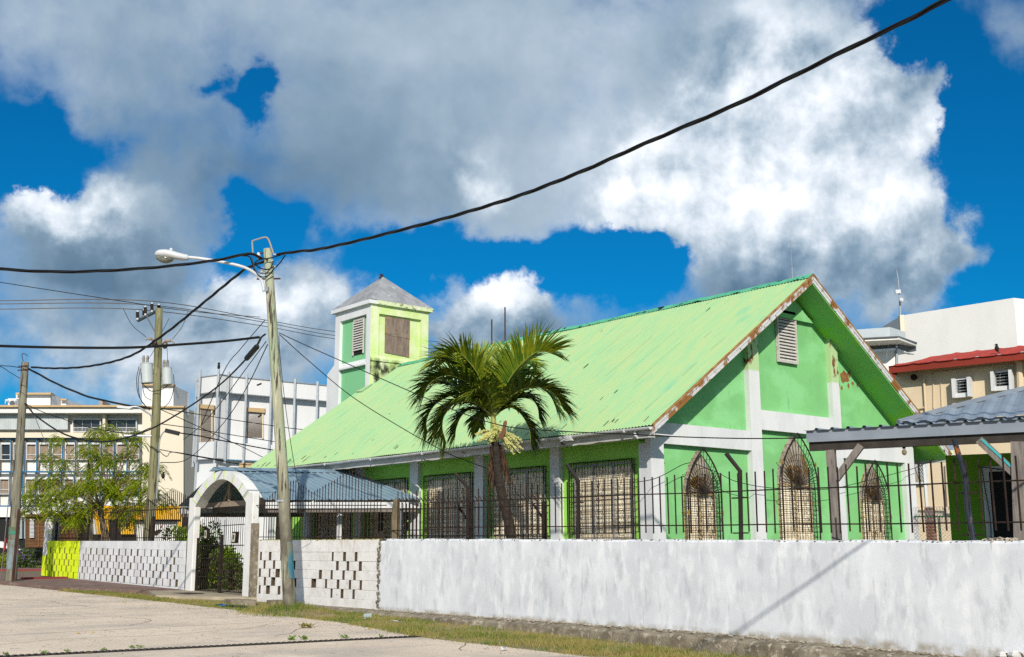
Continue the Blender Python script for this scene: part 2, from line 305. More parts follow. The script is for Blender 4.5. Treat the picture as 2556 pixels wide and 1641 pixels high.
M['pole_pale'] = MAT('bleached_pole', (.54, .53, .39), (.38, .37, .26), 2.6, (5, 5, .35), .40, .60, .95, .7, 14, bstretch=(6, 6, .25), layers=[
    ((.14, .125, .095), 1.0, (1, 1, .8), .25, .45, ('p', 2, 3.4, 1.5)), ((.36, .42, .28), 1.6, (2, 2, .4), .50, .62), ((.06, .05, .035), 3.2, (4, 4, .3), .55, .62)])
M['pole_old'] = MAT('weathered_pole', (.17, .16, .12), (.27, .255, .19), 2.6, (5, 5, .35), .40, .60, .95, .7, 14, bstretch=(6, 6, .25), layers=[((.035, .03, .025), 3, (4, 4, .3), .53, .61)])
M['pole_green'] = MAT('greenish_treated_pole', (.27, .255, .14), (.18, .175, .09), 2.6, (5, 5, .35), .40, .60, .95, .6, 14, bstretch=(6, 6, .25), layers=[((.05, .045, .03), 3.4, (4, 4, .3), .55, .63)])
M['dsp'] = MAT('dark_steel_post', (.010, .009, .010), (.025, .015, .011), 6, rough=.6, layers=[((.13, .055, .025), 7, (1, 1, 1), .66, .72)])
M['paint_blue'] = MAT('old_blue_paint', (.03, .17, .24), (.20, .20, .14), 6, (1, 1, .5), .36, .60, .9, .4, 20)
M['paint_pale'] = MAT('pale_blue_paint', (.20, .28, .31), (.16, .15, .11), 6, (1, 1, .5), .38, .58, .9, .4, 20)
M['paint_teal'] = MAT('teal_band', (.04, .24, .17), (.12, .14, .08), 8, (1, 1, .8), .45, .6, .9, .4, 20)
M['cable'] = MAT('black_cable', (.008, .008, .009), rough=.5)
M['wire'] = MAT('thin_dark_wire', (.02, .02, .022), rough=.6)
M['conductor'] = MAT('bare_conductor', (.16, .13, .11), rough=.5)
M['galv'] = MAT('galvanised_steel', (.42, .45, .48), (.33, .36, .39), 6, rough=.4, metal=.3)
M['lamp_white'] = MAT('lamp_housing', (.66, .68, .70), (.58, .60, .62), 5, rough=.4)
M['lens'] = MAT('lamp_lens', (.24, .25, .20), (.16, .17, .14), 18, rough=.2, spec=.5)
M['porcelain'] = MAT('brown_porcelain', (.06, .04, .03), rough=.3, spec=.5)
M['porc_white'] = MAT('white_porcelain', (.7, .7, .7), rough=.3)
M['trafo'] = MAT('transformer_paint', (.52, .56, .57), (.45, .49, .50), 3, rough=.45, layers=[((.20, .10, .05), 10, (1, 1, 1), .70, .75)])
M['palm_leaf'] = MAT('palm_leaflet', (.052, .125, .010), (.115, .175, .010), 3, (1, 1, 1), .4, .6, .5, 0, island=((.33, .34, .014), .4, 1.0), spec=.3, trans=.15)
M['palm_low_shade'] = MAT('shaded_palm_leaflet', (.038, .092, .009), (.075, .13, .009), 3, (1, 1, 1), .4, .6, .5, 0, island=((.20, .22, .012), .5, 1.0), spec=.25, trans=.06)  # darker leaflet copy: shade of the low hanging fronds put into the colour
M['palm_rib'] = MAT('palm_rachis', (.30, .33, .06), (.20, .26, .05), 4, rough=.5)
M['palm_shaft'] = MAT('crownshaft', (.28, .32, .08), (.40, .33, .10), 4, (1, 1, .4), rough=.5)
M['palm_trunk'] = MAT('palm_bark', (.022, .017, .014), (.05, .038, .030), 6, (1, 1, 4), .38, .62, .95, .8, 14, bstretch=(1, 1, 5))
M['palm_dead'] = MAT('dead_frond', (.05, .024, .013), (.025, .017, .012), 5, (2, 2, .5), rough=.9, island=((.11, .05, .02), .6, 1))
M['fruit'] = MAT('unripe_fruit', (.42, .42, .13), (.28, .32, .08), 6, rough=.5, island=((.58, .53, .22), .2, 1))
M['spathe'] = MAT('brown_spathe', (.20, .08, .035), (.12, .05, .025), 3, (2, 2, .4), rough=.7)
M['leaf'] = MAT('feathery_leaf', (.12, .22, .006), (.22, .30, .008), 1.0, (1, 1, 1), .4, .6, .55, 0, island=((.36, .38, .010), .3, 1.0), spec=.3, trans=.4)
M['leaf_shrub'] = MAT('shrub_leaf', (.07, .16, .010), (.13, .22, .012), 2, (1, 1, 1), .4, .6, .5, 0, island=((.24, .29, .02), .4, 1), spec=.4, trans=.3)
M['leaf_dark'] = MAT('hedge_leaf', (.035, .075, .012), (.06, .11, .015), 2, (1, 1, 1), .4, .6, .55, 0, island=((.10, .14, .02), .4, 1))
M['flower_red'] = MAT('red_flower', (.42, .012, .03))
M['flower_purple'] = MAT('purple_flower', (.16, .06, .36))
M['bark'] = MAT('tan_bark', (.30, .22, .14), (.20, .14, .09), 5, (3, 3, .6), .35, .65, .9, .3, 20)
M['concrete_road'] = MAT('worn_concrete_road', (.68, .565, .44), (.58, .485, .385), .45, (1, 1, 1), .38, .64, .92, .6, 45, detail=9, layers=[
    ((.46, .405, .335), .55, (.6, 1.4, 1), .48, .64), ((.68, .58, .465), 1.6, (1, .4, 1), .54, .68), ((.24, .20, .155), 3.2, (1, 1, 1), .62, .76), ((.40, .345, .28), 45, (1, 1, 1), .56, .68), ((.74, .65, .53), 60, (1, 1, 1), .58, .68), ((.30, .255, .20), 9, (1, .25, 1), .62, .72)])
M['soil'] = MAT('bare_earth', (.36, .29, .18), (.23, .185, .105), 2, (1, 1, 1), .4, .6, .95, .5, 40, layers=[((.42, .36, .25), 20, (1, 1, 1), .56, .66)])
M['yard'] = MAT('yard_earth', (.20, .17, .10), (.10, .13, .04), .8, (1, 1, 1), .4, .6, .95, .3, 30)
M['kerb'] = MAT('old_concrete_kerb', (.30, .255, .185), (.17, .14, .10), 4, (1, 1, 1), .40, .60, .95, .8, 35, layers=[((.46, .42, .34), 9, (1, 1, 1), .54, .64)])
M['apron'] = MAT('concrete_apron', (.36, .31, .23), (.25, .21, .15), 1.2, (1, 1, 1), .4, .62, .95, .4, 40)
M['redpave'] = MAT('faded_red_pavement', (.24, .155, .13), (.16, .105, .085), 1.5, (1, 1, 1), .4, .62, .95, .4, 40, layers=[((.33, .27, .22), 5, (1, 1, 1), .56, .7)])
M['grass'] = MAT('dry_green_grass', (.10, .165, .02), (.29, .24, .07), .9, (1, 1, 1), .42, .58, .8, 0, island=((.38, .31, .11), .55, 1.0), trans=.3)
M['lawn'] = MAT('far_lawn', (.16, .16, .03), (.11, .13, .03), 1.2, rough=.9)
M['asphalt'] = MAT('asphalt', (.10, .09, .085), (.07, .065, .06), .6, rough=.95)
M['redkerb'] = MAT('red_painted_kerb', (.30, .03, .035), (.2, .04, .04), 2)
M['grate'] = MAT('drain_iron', (.035, .028, .024), (.065, .05, .04), 6, rough=.8, bump=.2)
M['cream'] = MAT('cream_wall', (.78, .70, .55), (.72, .65, .52), .4, (1, 1, .4), .4, .65, .9, .05, 8)
M['cream2'] = MAT('ivory_render', (.80, .66, .46), (.72, .58, .40), .8, (1, 1, .4), .4, .65, .9, .1, 10)
M['white_wall'] = MAT('white_render', (.84, .83, .80), (.77, .76, .73), .5, (1, 1, .4), .4, .65, .9, .05, 8)
M['white_panel'] = MAT('white_cladding', (.82, .83, .84), (.77, .77, .77), 1.2, (1, 1, .3), .4, .7, .6, .05, 8, layers=[((.42, .29, .18), 5, (1, 1, .5), .68, .76)])
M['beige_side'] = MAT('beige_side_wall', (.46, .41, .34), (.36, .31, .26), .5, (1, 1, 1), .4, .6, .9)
M['tan_cap'] = MAT('tan_coping', (.60, .43, .23), (.52, .36, .19), 1, rough=.8)
M['bluetrim'] = MAT('blue_trim', (.02, .16, .33), (.02, .12, .25), 1, rough=.6)
M['glass'] = MAT('dark_window_glass', (.02, .024, .028), (.05, .05, .05), .3, rough=.12, spec=.6)
M['curtain'] = MAT('curtained_pane', (.36, .27, .20), (.27, .20, .15), 1.4, (4, 4, .2), .4, .6, .5)
M['corr_white'] = MAT('white_corrugated', (.66, .70, .71), (.55, .59, .61), .8, (1, 1, .4), .4, .6, .5)
M['yellow'] = MAT('yellow_sheet', (.75, .42, .008), (.62, .33, .006), .7, rough=.6)
M['logwood'] = MAT('log_siding', (.20, .10, .045), (.13, .062, .028), 1.5, (1, 1, 6), .4, .6, .8, .3, 5)
M['redroof'] = MAT('red_metal_roof', (.56, .075, .04), (.48, .06, .035), .7, rough=.6)
M['redfascia'] = MAT('red_fascia', (.30, .035, .018), (.24, .03, .015), .7, rough=.6)
M['greyblock'] = MAT('grey_block_parapet', (.50, .56, .58), (.44, .49, .51), 1, rough=.8)
M['dkgrey'] = MAT('dark_grey_trim', (.11, .13, .14), (.09, .10, .11), 1, rough=.7)
M['booth'] = MAT('deep_green_booth', (.18, .42, .02), (.15, .36, .02), 1.2, rough=.8, bump=.08, bscale=20)
M['brick'] = MAT('brick', (.20, .06, .035), (.14, .05, .03), 6, rough=.9)
M['mortar'] = MAT('mortar', (.55, .48, .40))
M['orange'] = MAT('orange_paint', (.55, .20, .01), (.40, .12, .01), 5, rough=.7)
M['steelrust'] = MAT('rusted_post', (.075, .03, .02), (.04, .018, .014), 4, rough=.9, bump=.3)
M['litter_white'] = MAT('white_litter', (.75, .75, .75)); M['litter_blue'] = MAT('blue_litter', (.03, .16, .45)); M['litter_clear'] = MAT('clear_plastic', (.35, .42, .42), rough=.15, spec=.6)
M['yellowleaf'] = MAT('fallen_yellow_leaf', (.62, .42, .02)); M['weed'] = MAT('weed_leaf', (.10, .19, .025), island=((.17, .26, .04), .3, 1))
M['bird'] = MAT('dark_plumage', (.012, .011, .011)); M['bulb'] = MAT('bulb_glass', (.25, .20, .12), rough=.2)
M['red'] = MAT('red_tag', (.6, .03, .02)); M['greenpost'] = MAT('green_fence_post', (.02, .10, .06)); M['gutter_green'] = MAT('pale_green_gutter', (.58, .74, .50)); M['teal'] = MAT('peeling_teal', (.05, .40, .42))
M['stone_old'] = MAT('mossy_post', (.20, .16, .10), (.12, .095, .06), 5, (1, 1, .6), .4, .62, .95, .6, 20)

# ------------------------------------------------------------------ the ground
def sheet(name, poly, mat, lift, nx=1, step=None):
    """polygon (x, y) laid on the climbing ground"""
    b = MB(); b.add([(x, y, gz(y)+lift) for x, y in poly], [tuple(range(len(poly)))]); return kind(b.build(name, mat), 'structure')
b = MB(); ys = [-60, -20, 44, 62, 140, 400, 1500]; xs = [-900, 60, 1500]
vs = [(x, y, gz(y)-.02) for y in ys for x in xs]
b.add(vs, [(j*3+i, j*3+i+1, (j+1)*3+i+1, (j+1)*3+i) for j in range(len(ys)-1) for i in range(2)])
kind(b.build('ground', M['yard']), 'structure')
XW = 13.57                                        # street face of the boundary walls
edge = [(11.55, -20), (11.55, 8)] + [tuple(PG(*p)[:2]) for p in ((1400, 1632), (1050, 1592), (860, 1556), (640, 1530), (400, 1502), (213, 1482))] + [(11.0, 36.4), (10.6, 40.5), (9.6, 43.9)]
sheet('road', [(-60, -20)]+edge+[(-60, 43.9)], M['concrete_road'], 0.004)
sheet('verge_soil', [(11.2, -20), (13.5, -20), (13.5, 28.6), (10.9, 28.6), (10.8, 20)], M['soil'], 0.0)
b = MB(); rc = random.Random(3)
def crack(x, y, a, n_, w):
    P_ = []
    for k in range(n_): P_.append((x, y)); a += rc.uniform(-.45, .45); x += .28*math.cos(a); y += .28*math.sin(a)
    for (xa, ya), (xb, yb) in zip(P_, P_[1:]):
        l_ = math.hypot(xb-xa, yb-ya); nx_, ny_ = -(yb-ya)/l_*w, (xb-xa)/l_*w
        b.quad((xa-nx_, ya-ny_, gz(ya)+.0065), (xa+nx_, ya+ny_, gz(ya)+.0065), (xb+nx_, yb+ny_, gz(yb)+.0065), (xb-nx_, yb-ny_, gz(yb)+.0065))
for (x_, y_, a_, n_) in ((5.2, 18.2, .4, 22), (8.2, 20.5, 1.2, 18), (3.8, 22.5, -.1, 26), (9.5, 25.5, 2.0, 16), (6.2, 27.5, .1, 20), (9.3, 17.2, .9, 9), (2.5, 30.0, .3, 28), (10.4, 13.6, 1.3, 10)): crack(x_, y_, a_, n_, rc.uniform(.005, .010))
for y_ in (19.6, 24.4, 30.2, 37.0): b.quad((-20, y_, gz(y_)+.0063), (-20, y_+.018, gz(y_)+.0063), (10.9, y_+.318, gz(y_)+.0063+.005), (10.9, y_+.30, gz(y_)+.0063+.005))
kind(b.build('road_cracks', MAT('crack_dirt', (.16, .13, .10), (.26, .22, .17), 6, rough=.95)), 'stuff')
b = MB()
for _ in range(1500):
    x_, y_ = rc.uniform(1.5, 11.6), rc.uniform(12.5, 36); s_ = rc.uniform(.006, .018)
    if rc.random() < .45: x_ = 11.5-abs(rc.gauss(0, .5))
    b.add([(x_, y_, gz(y_)+.006), (x_+s_*1.6, y_+s_*.3, gz(y_)+.006), (x_+s_*.7, y_+s_*1.5, gz(y_)+.006), (x_+s_*.6, y_+s_*.6, gz(y_)+.006+s_*.8)], [(0, 1, 3), (1, 2, 3), (2, 0, 3)])
kind(b.build('road_grit', MAT('road_grit_bits', (.14, .10, .07), (.34, .27, .20), 20, island=((.42, .34, .22), .5, 1))), 'stuff')
b = MB(); b.add([(-60, 43.9, gz(43.9)+.004), (60, 43.9, gz(43.9)+.004), (60, 61.9, gz(61.9)+.004), (-60, 61.9, gz(61.9)+.004)], [(0, 1, 2, 3)]); kind(b.build('cross_street', M['asphalt']), 'structure')
# concrete ledge (kerb) along the foot of the plastered wall
kb = MB(); n = 90; prof = []
for i in range(n+1):
    y = 4 + 20.1*i/n; g = gz(y); w = .02*math.sin(i*1.7)+.015*math.sin(i*.61); h = .012*math.sin(i*2.3)
    top = min(-.05, g+.20)
    prof.append([(13.2+w, y, g-.05), (13.22+w, y, max(g+.03, top-.03+h)), (13.26+w, y, max(g+.04, top+h)), (13.62, y, max(g+.05, top+.05))])
b = MB(); b.add([p for r in prof for p in r], [(i*4+j, (i+1)*4+j, (i+1)*4+j+1, i*4+j+1) for i in range(n) for j in range(3)]); b.add(prof[-1], [(0, 1, 2, 3)]); b.add(prof[0], [(3, 2, 1, 0)])
kind(b.build('kerb', M['kerb']), 'structure')
# apron in front of the gate and red pavement along the far wall
b = MB(); P0 = [(11.95, 28.3), (13.56, 26.0), (16.5, 26.0), (16.5, 30.35), (12.6, 30.35)]
b.prism([(x, y, gz(y)-.03) for x, y in P0], (0, 0, .11)); kind(b.build('gate_apron', M['apron']), 'structure')
b = MB(); P1 = [(12.75, 30.36), (13.9, 30.36), (13.9, 44.2), (10.75, 44.2), (10.9, 38), (11.3, 33.2)]
b.prism([(x, y, gz(y)-.03) for x, y in P1], (0, 0, .12)); kind(b.build('red_pavement', M['redpave']), 'structure')

# drain channel across the road: slotted grating pieces
A0, A1 = PG(-40, 1643), PG(1045, 1590)
d = (A1-A0); Ld = np.linalg.norm(d[:2]); d = d/np.linalg.norm(d); nrm = np.array([-d[1], d[0], 0])
b = MB(); k = 0; t = 0.
while t < Ld:
    p = A0+d*t+np.array([0, 0, .008]); b.bar(p-nrm*.10-d*.02, p+nrm*.10+d*.05, .05, .022); t += .088
b2 = MB(); b2.prism([A0-nrm*.12+[0, 0, .007], A1-nrm*.12+[0, 0, .007], A1+nrm*.12+[0, 0, .007], A0+nrm*.12+[0, 0, .007]], (0, 0, .004))
dr = thing('drain_grate', 'long rusty slotted drain grate running across the pale concrete road', 'drain', (A0+A1)/2)
b2.build('channel', M['dark'], dr); b.build('bars', M['grate'], dr)
# access covers
for (px, py, w, l, lab) in ((470, 1490, .45, .9, 'flat dark iron cover let into the concrete in front of the gate'),):
    p = PG(px, py); p[2] = gz(p[1])+.085; b = MB(); b.box(p-[w/2, l/2, .01], p+[w/2, l/2, .008]); tag(b.build('access_cover', M['grate'], loc=p), lab, 'cover')
# hole and broken slab beside the gate
p = PG(600, 1508); b = MB()
for q, s in (((0, 0), (.6, 1.5)), ((.5, -.9), (.45, .8))):
    c = p+[q[0], q[1], .03]; b.prism([(c[0]+s[0]*.5*math.cos(a)*random.uniform(.75, 1.1), c[1]+s[1]*.5*math.sin(a)*random.uniform(.8, 1.1), c[2]-.06) for a in np.linspace(0, 6.28, 9)[:-1]], (0, 0, .13))
tag(b.build('broken_slab', M['kerb'], loc=p), 'broken concrete slab lying over the hole beside the gate', 'slab')
p = PG(595, 1511)+np.array([-.35, -.3, .012]); b = MB(); b.prism([(p[0]+.22*math.cos(a)*random.uniform(.8, 1.1), p[1]+.75*math.sin(a), p[2]) for a in np.linspace(0, 6.28, 11)[:-1]], (0, 0, .006)); kind(b.build('drain_hole', M['dark']), 'structure')

# ------------------------------------------------------------------ boundary walls
# plastered wall with an uneven broken top
def wall_top(y): return 1.318+.0098*(y-7.5)+.004*math.sin(y*3.1)+.004*math.sin(y*7.7+1)+.003*math.sin(y*19.)
pw = thing('boundary_wall', 'long plastered wall in streaky white paint along the street', 'wall', (XW, 13, 0))
Y0, Y1, n = 1.0, 20.62, 240
front = MB(); topb = MB(); V = []; Tt = []
for i in range(n+1):
    y = Y0+(Y1-Y0)*i/n; z = wall_top(y) - (.05 if y > 20.45 else 0)
    jx = .006*math.sin(y*2.1)+.004*math.sin(y*5.3)
    zb = min(.0, gz(y)+.0) - .12
    V.append([(XW+jx, y, zb), (XW+jx, y, .35), (XW+jx, y, .8), (XW+jx+.004, y, z-.03), (XW+jx+.03, y, z), (XW+.17, y, z+.005), (XW+.2, y, z-.03), (XW+.2, y, zb)])
m = len(V[0])
front.add([p for r in V for p in r], [(i*m+j, (i+1)*m+j, (i+1)*m+j+1, i*m+j+1) for i in range(n) for j in range(m-1)]); front.add(V[-1], [tuple(range(m))]); front.add(V[0], [tuple(range(m))[::-1]])
front.build('wall_body', M['plaster'], pw)
for i in range(900):
    y = random.uniform(2, 20.6); s = random.uniform(.005, .014); topb.ball((XW+random.uniform(-.002, .15), y, wall_top(y)+random.uniform(-.02, .003)), (s, s*1.6, s*.6), 5, 4)
topb.build('broken_edge', M['rubble'], pw)
ft = MB()
for i in range(700):
    y = random.uniform(5, 20.6); s = random.uniform(.008, .028); ft.ball((13.57-abs(random.gauss(0, .09)), y, max(gz(y)+.05, min(-.05, gz(y)+.20)+.03)+.01), (s, s*1.4, s*.7), 5, 4)
kind(ft.build('rubble_strip', MAT('pale_rubble', (.46, .42, .35), (.24, .20, .15), 12, (1, 1, 1), .4, .6, .95)), 'stuff')

def block_wall(th, Ys, Ye, zb, zt, mat, rows, row0, thick, skip=lambda y, r: False, gap=.075, pitch=.48, rowh=.2, name='wall_body', capmat=None):
    """courses of blocks standing apart so that upright slots stay open between them"""
    b = MB(); rr = random.Random(int(Ys*10))
    ztf = zt if callable(zt) else (lambda y: zt)
    zbf = zb if callable(zb) else (lambda y: zb)
    def course(y0, y1, z0f, z1f):
        jx = rr.uniform(-.006, .006)
        b.add([(XW+jx, y0, z0f(y0)), (XW+thick, y0, z0f(y0)), (XW+thick, y1, z0f(y1)), (XW+jx, y1, z0f(y1)), (XW+jx, y0, z1f(y0)), (XW+thick, y0, z1f(y0)), (XW+thick, y1, z1f(y1)), (XW+jx, y1, z1f(y1))],
              [(0,3,2,1),(4,5,6,7),(0,1,5,4),(1,2,6,5),(2,3,7,6),(3,0,4,7)])
    yb = lambda r: (lambda y: zbf(y)+row0+r*rowh)
    course(Ys, Ye, lambda y: zbf(y)-.3, lambda y: zbf(y)+row0)
    course(Ys, Ye, yb(rows), ztf)
    for r in range(rows):
        y = Ys; off = (pitch/2 if r % 2 else 0)+rr.uniform(-.03, .03); k = 1; start = Ys
        e = 1e-3
        while True:
            s = Ys+off+k*pitch-gap/2+rr.uniform(-.035, .035)
            if s+gap > Ye-.05: break
            if not skip(s, r):
                course(start, s, lambda y: yb(r)(y)+e, lambda y: yb(r+1)(y)-e); start = s+gap*(rr.uniform(.6, 1.25) if rr.random() > .06 else 1.9)
            k += 1
        course(start, Ye, lambda y: yb(r)(y)+e, lambda y: yb(r+1)(y)-e)
    return b.build(name, mat, th, bevel=.006)
w2 = thing('pierced_wall', 'white pierced block wall behind the leaning pole, right of the gate', 'wall', (XW, 23.3, 0))
block_wall(w2, 20.63, 26.05, lambda y: -.05, lambda y: 1.43+.004*(y-20), M['block_white'], 5, .22, .15,
           skip=lambda y, r: (y < 21.1) or (22.75 < y < 24.1 and not (r in (1, 2) and y < 23.3)) or (r % 2 and y > 25.75), gap=.10)
b = MB()
for (y0, z0, l) in ((22.6, 0, 0), ): pass
for i in range(160):
    y = random.uniform(20.7, 26); b.ball((XW+random.uniform(0, .14), y, 1.43+.004*(y-20)+random.uniform(-.005, .012)), (.02, random.uniform(.03, .08), .012), 5, 4)
b.build('moss_crust', MAT('yellow_moss', (.40, .38, .05), (.16, .14, .06), 8, rough=.95), w2)
b = MB()
for i in range(60): b.ball((XW+random.uniform(-.03, .02), 20.63+random.uniform(-.05, .03), random.uniform(0, 1.4)), (.03, .03, .03), 5, 4)
b.build('broken_joint', M['rubble'], w2)
w3 = thing('pierced_wall', 'grey-white pierced block wall left of the gate, beside its lime green end', 'wall', (XW, 34, .1))
zb3 = lambda y: .075+.011*(y-30); zt3 = lambda y: 1.465+.007*(y-30.2)
block_wall(w3, 30.26, 38.53, zb3, zt3, M['block_grey'], 5, .13, .15, gap=.085)
b = MB(); b.box((XW+.01, 30.26, 0), (XW+.02, 30.3, .1)); 
w4 = thing('pierced_wall', 'short lime green pierced block wall at the far left end', 'wall', (XW, 40, .15))
block_wall(w4, 38.54, 41.75, zb3, zt3, M['lime'], 5, .13, .15, gap=.085)
b = MB(); b.box((XW-.02, 41.76, -.1), (XW+.42, 42.16, 1.05)); b.build('column_base', M['lime'], w4)
# tall white column at the end of the lime wall
c4 = thing('gate_column', 'white column with thin lime lines standing on the lime green wall end', 'column', (XW, 41.9, 1.05))
b = MB(); b.box((XW-.02, 41.76, 1.051), (XW+.4, 42.16, 2.52)); b.build('shaft', M['pillar_white'], c4, bevel=.01)
for z in (1.45, 1.85, 2.22): b = MB(); b.box((XW-.024, 41.756, z), (XW+.404, 42.164, z+.02)); b.build('joint_line', M['mortar_lime'], c4)

p = PX(2497, 1356, XW+.1); b = MB()
for i in range(46): s_ = random.uniform(.012, .034); b.ball(p+np.array([random.uniform(-.07, .07), random.uniform(-.20, .20), random.uniform(-.01, .05)]), (s_, s_*1.3, s_*.8), 5, 4)
b.tube([p+np.array([0, -.15, .02]), p+np.array([0, 0, .07]), p+np.array([.02, .18, .03])], .006, 4)
tag(b.build('rubble_heap', MAT('pale_mortar_rubble', (.62, .57, .48), (.30, .24, .17), 12, (1, 1, 1), .42, .6, .95), loc=p), 'small heap of pale rubble and wire on the wall top at the right', 'rubble')
p = PX(2525, 1628, XW-.06); b = MB()
for i in range(14): s_ = random.uniform(.03, .08); b.ball(p+np.array([random.uniform(-.08, .03), random.uniform(-.22, .22), random.uniform(-.14, -.02)]), (s_, s_*1.3, s_*.8), 6, 4)
tag(b.build('broken_stone', M['block_white'], loc=p), 'broken whitewashed lump of masonry at the lower right foot of the wall', 'masonry')
# ------------------------------------------------------------------ fences
def picket(b, x, y, z0, z1, r=.011, tip=True, lean=0, bend=None):
    if bend:
        b.tube([(x, y, z0), (x, y, z1), (x+bend[0], y+bend[1], z1+bend[2])], r, 5)
    elif tip:
        b.tube([(x, y, z0), (x+lean*.3, y+lean, z1-.10), (x+lean*.33, y+lean*1.1, z1-.055), (x+lean*.35, y+lean*1.15, z1)], [r, r, r*1.6, r*.25], 5)
    else: b.tube([(x, y, z0), (x+lean*.3, y+lean, z1)], r, 5)
XF = 13.66
fa = thing('rebar_fence', 'rusty rebar picket fence standing along the long plastered wall', 'fence', (XF, 11, 1.45))
b = MB(); y = 5.2; k = 0
while y < 19.0:
    z0 = 1.425+.0085*(y-7); z1 = 2.335+.006*(y-7)+random.uniform(-.02, .02)
    picket(b, XF, y, z0+random.uniform(-.015, .015), z1, .0125, False, random.uniform(-.012, .012)); y += .158*random.uniform(.93, 1.07); k += 1
b.build('pickets', M['rebar'], fa)
for z0 in (1.53, 2.03):
    b = MB(); b.tube([(XF+.014, yy, z0+.0105*(yy-6.7)+.004*math.sin(yy*2)) for yy in np.linspace(4.8, 19.0, 30)], .0105, 5); b.build('rail', M['rebar'], fa)
for (a, bb, c, big) in (((1167, 1343), (1167, 1216), (1149, 1186), 0), ((1443, 1346), (1443, 1200), (1427, 1163), 0), ((1850, 1348), (1847, 1176), (1825, 1136), 0), ((2430, 1356), (2413, 1255), (2393, 1100), 1)):
    p0, p1, p2 = (PX(*q, XF+.02) for q in (a, bb, c)); p2 = p2+np.array([-.12, 0, .02])
    b = MB(); 
    if big:
        p1 = PX(2410, 1192, XF+.02); b.tube([p0, (p0+p1)/2+[0, .02, 0], p1, p2], [.042, .04, .038, .032], 10)
    else: b.tube([p0, p1, p2], .034, 8)
    b.build('post', M['pipe_blue'] if big else M['dsp'], fa)
    for zz in (.1, .62): b = MB(); b.bar(np.array([XF+.02, p0[1]-.14, p0[2]+zz]), np.array([XF+.02, p0[1]+.14, p0[2]+zz]), .03, .02); b.build('bracket', M['rebar'], fa)
# fence with rising and falling spear tops on the pierced wall right of the gate
fb = thing('spear_fence', 'iron fence with spear tops rising in peaks on the pierced wall right of the gate', 'fence', (XF, 23.3, 1.45))
b = MB(); y = 20.75; pk = [(26.0, 2.45), (25.0, 2.85), (24.45, 2.9), (23.65, 2.56), (22.5, 2.86), (21.98, 3.0), (21.75, 2.98), (20.75, 2.62)]
def interp(y, P):
    P = sorted(P); return float(np.interp(y, [p[0] for p in P], [p[1] for p in P]))
while y < 26:
    picket(b, XF, y, 1.43, interp(y, pk)+random.uniform(-.015, .015), .0095, True, random.uniform(-.02, .02)); y += .128*random.uniform(.94, 1.06)
b.build('pickets', M['rebar'], fb)
for (pa, pb) in (((640, 1262), (965, 1262)), ((640, 1341), (955, 1341)), ((860, 1253), (953, 1248))):
    b = MB(); b.tube([PX(*pa, XF+.01), PX(*pb, XF+.01)], .011, 5); b.build('rail', M['rebar'], fb)
# denser fence with outward bent tips, a little behind the wall
fc = thing('bent_tip_fence', 'dense iron fence with bent tips behind the plastered wall near the palm', 'fence', (14.2, 19, 1.4))
b = MB(); y = 16.0; XC2 = 14.2
while y < 20.9:
    picket(b, XC2, y, 1.2, 2.10+.02*(y-16), .0105, False, 0, bend=(-.05, .075, .13)); y += .135*random.uniform(.94, 1.06)
b.build('pickets', M['rebar'], fc)
for z in (1.46, 2.02):
    b = MB(); b.tube([(XC2, 15.9, z), (XC2, 20.95, z+.06)], .012, 5); b.build('rail', M['rebar'], fc)
for yy in (16.1, 18.4, 20.8):
    b = MB(); b.bar((XC2+.03, yy, .6), (XC2+.03, yy, 2.1), .045); b.bar((XC2+.03, yy, 1.75), (XC2+.03, yy+.3, 2.05), .03); b.build('post', M['galv'] if yy > 20 else M['iron'], fc)
# straight pickets between the two fences near the stone post
fe = thing('rebar_fence', 'short run of tall rebar pickets beside the mossy concrete post', 'fence', (13.9, 20.5, 1.4))
b = MB()
for k in range(12): picket(b, 13.9, 18.95+k*.135+random.uniform(-.015, .015), 1.3, 2.42+random.uniform(-.03, .03), .0105, False, random.uniform(-.01, .01))
b.build('pickets', M['rebar'], fe)
b = MB(); b.tube([(13.9, 18.9, 1.62), (13.9, 20.7, 1.62)], .011, 5); b.build('rail', M['rebar'], fe)
p = PX(988, 1345, 14.0); q = PX(990, 1245, 14.0); b = MB(); b.tube([p-[0, 0, .6], p, (p+q)/2+[0, .03, 0], q-[0, 0, .05], q], [.10, .10, .09, .075, .03], 8)
tag(b.build('stone_post', M['stone_old'], loc=p-[0, 0, .6]), 'rough mossy concrete post wired into the iron fence', 'post')
# fence on the far left wall
fd = thing('spear_fence', 'black iron fence with wavy picket tops on the grey-white pierced wall', 'fence', (XF, 36, 1.5))
b = MB(); y = 30.4; pk2 = [(30.4, 2.68), (31.6, 2.98), (32.6, 2.72), (33.9, 2.62), (35.2, 2.70), (36.2, 2.55), (37.3, 2.5), (38.5, 2.6), (39.5, 2.62), (40.5, 2.5), (41.6, 2.5)]
while y < 41.7:
    picket(b, XF, y, 1.47, interp(y, pk2), .0125, False, random.uniform(-.01, .01)); y += .137*random.uniform(.95, 1.05)
b.build('pickets', M['iron'], fd)
for z0, s in ((1.56, .007), (2.38, .004)):
    b = MB(); b.tube([(XF+.012, 30.35, z0), (XF+.012, 41.7, z0+s*11)], .014, 5); b.build('rail', M['iron'], fd)
for yy in (32.9, 35.8, 38.2, 41.3):
    b = MB(); b.bar((XF+.03, yy, 1.47), (XF+.03, yy, 2.2), .07); b.build('post', M['iron'], fd)

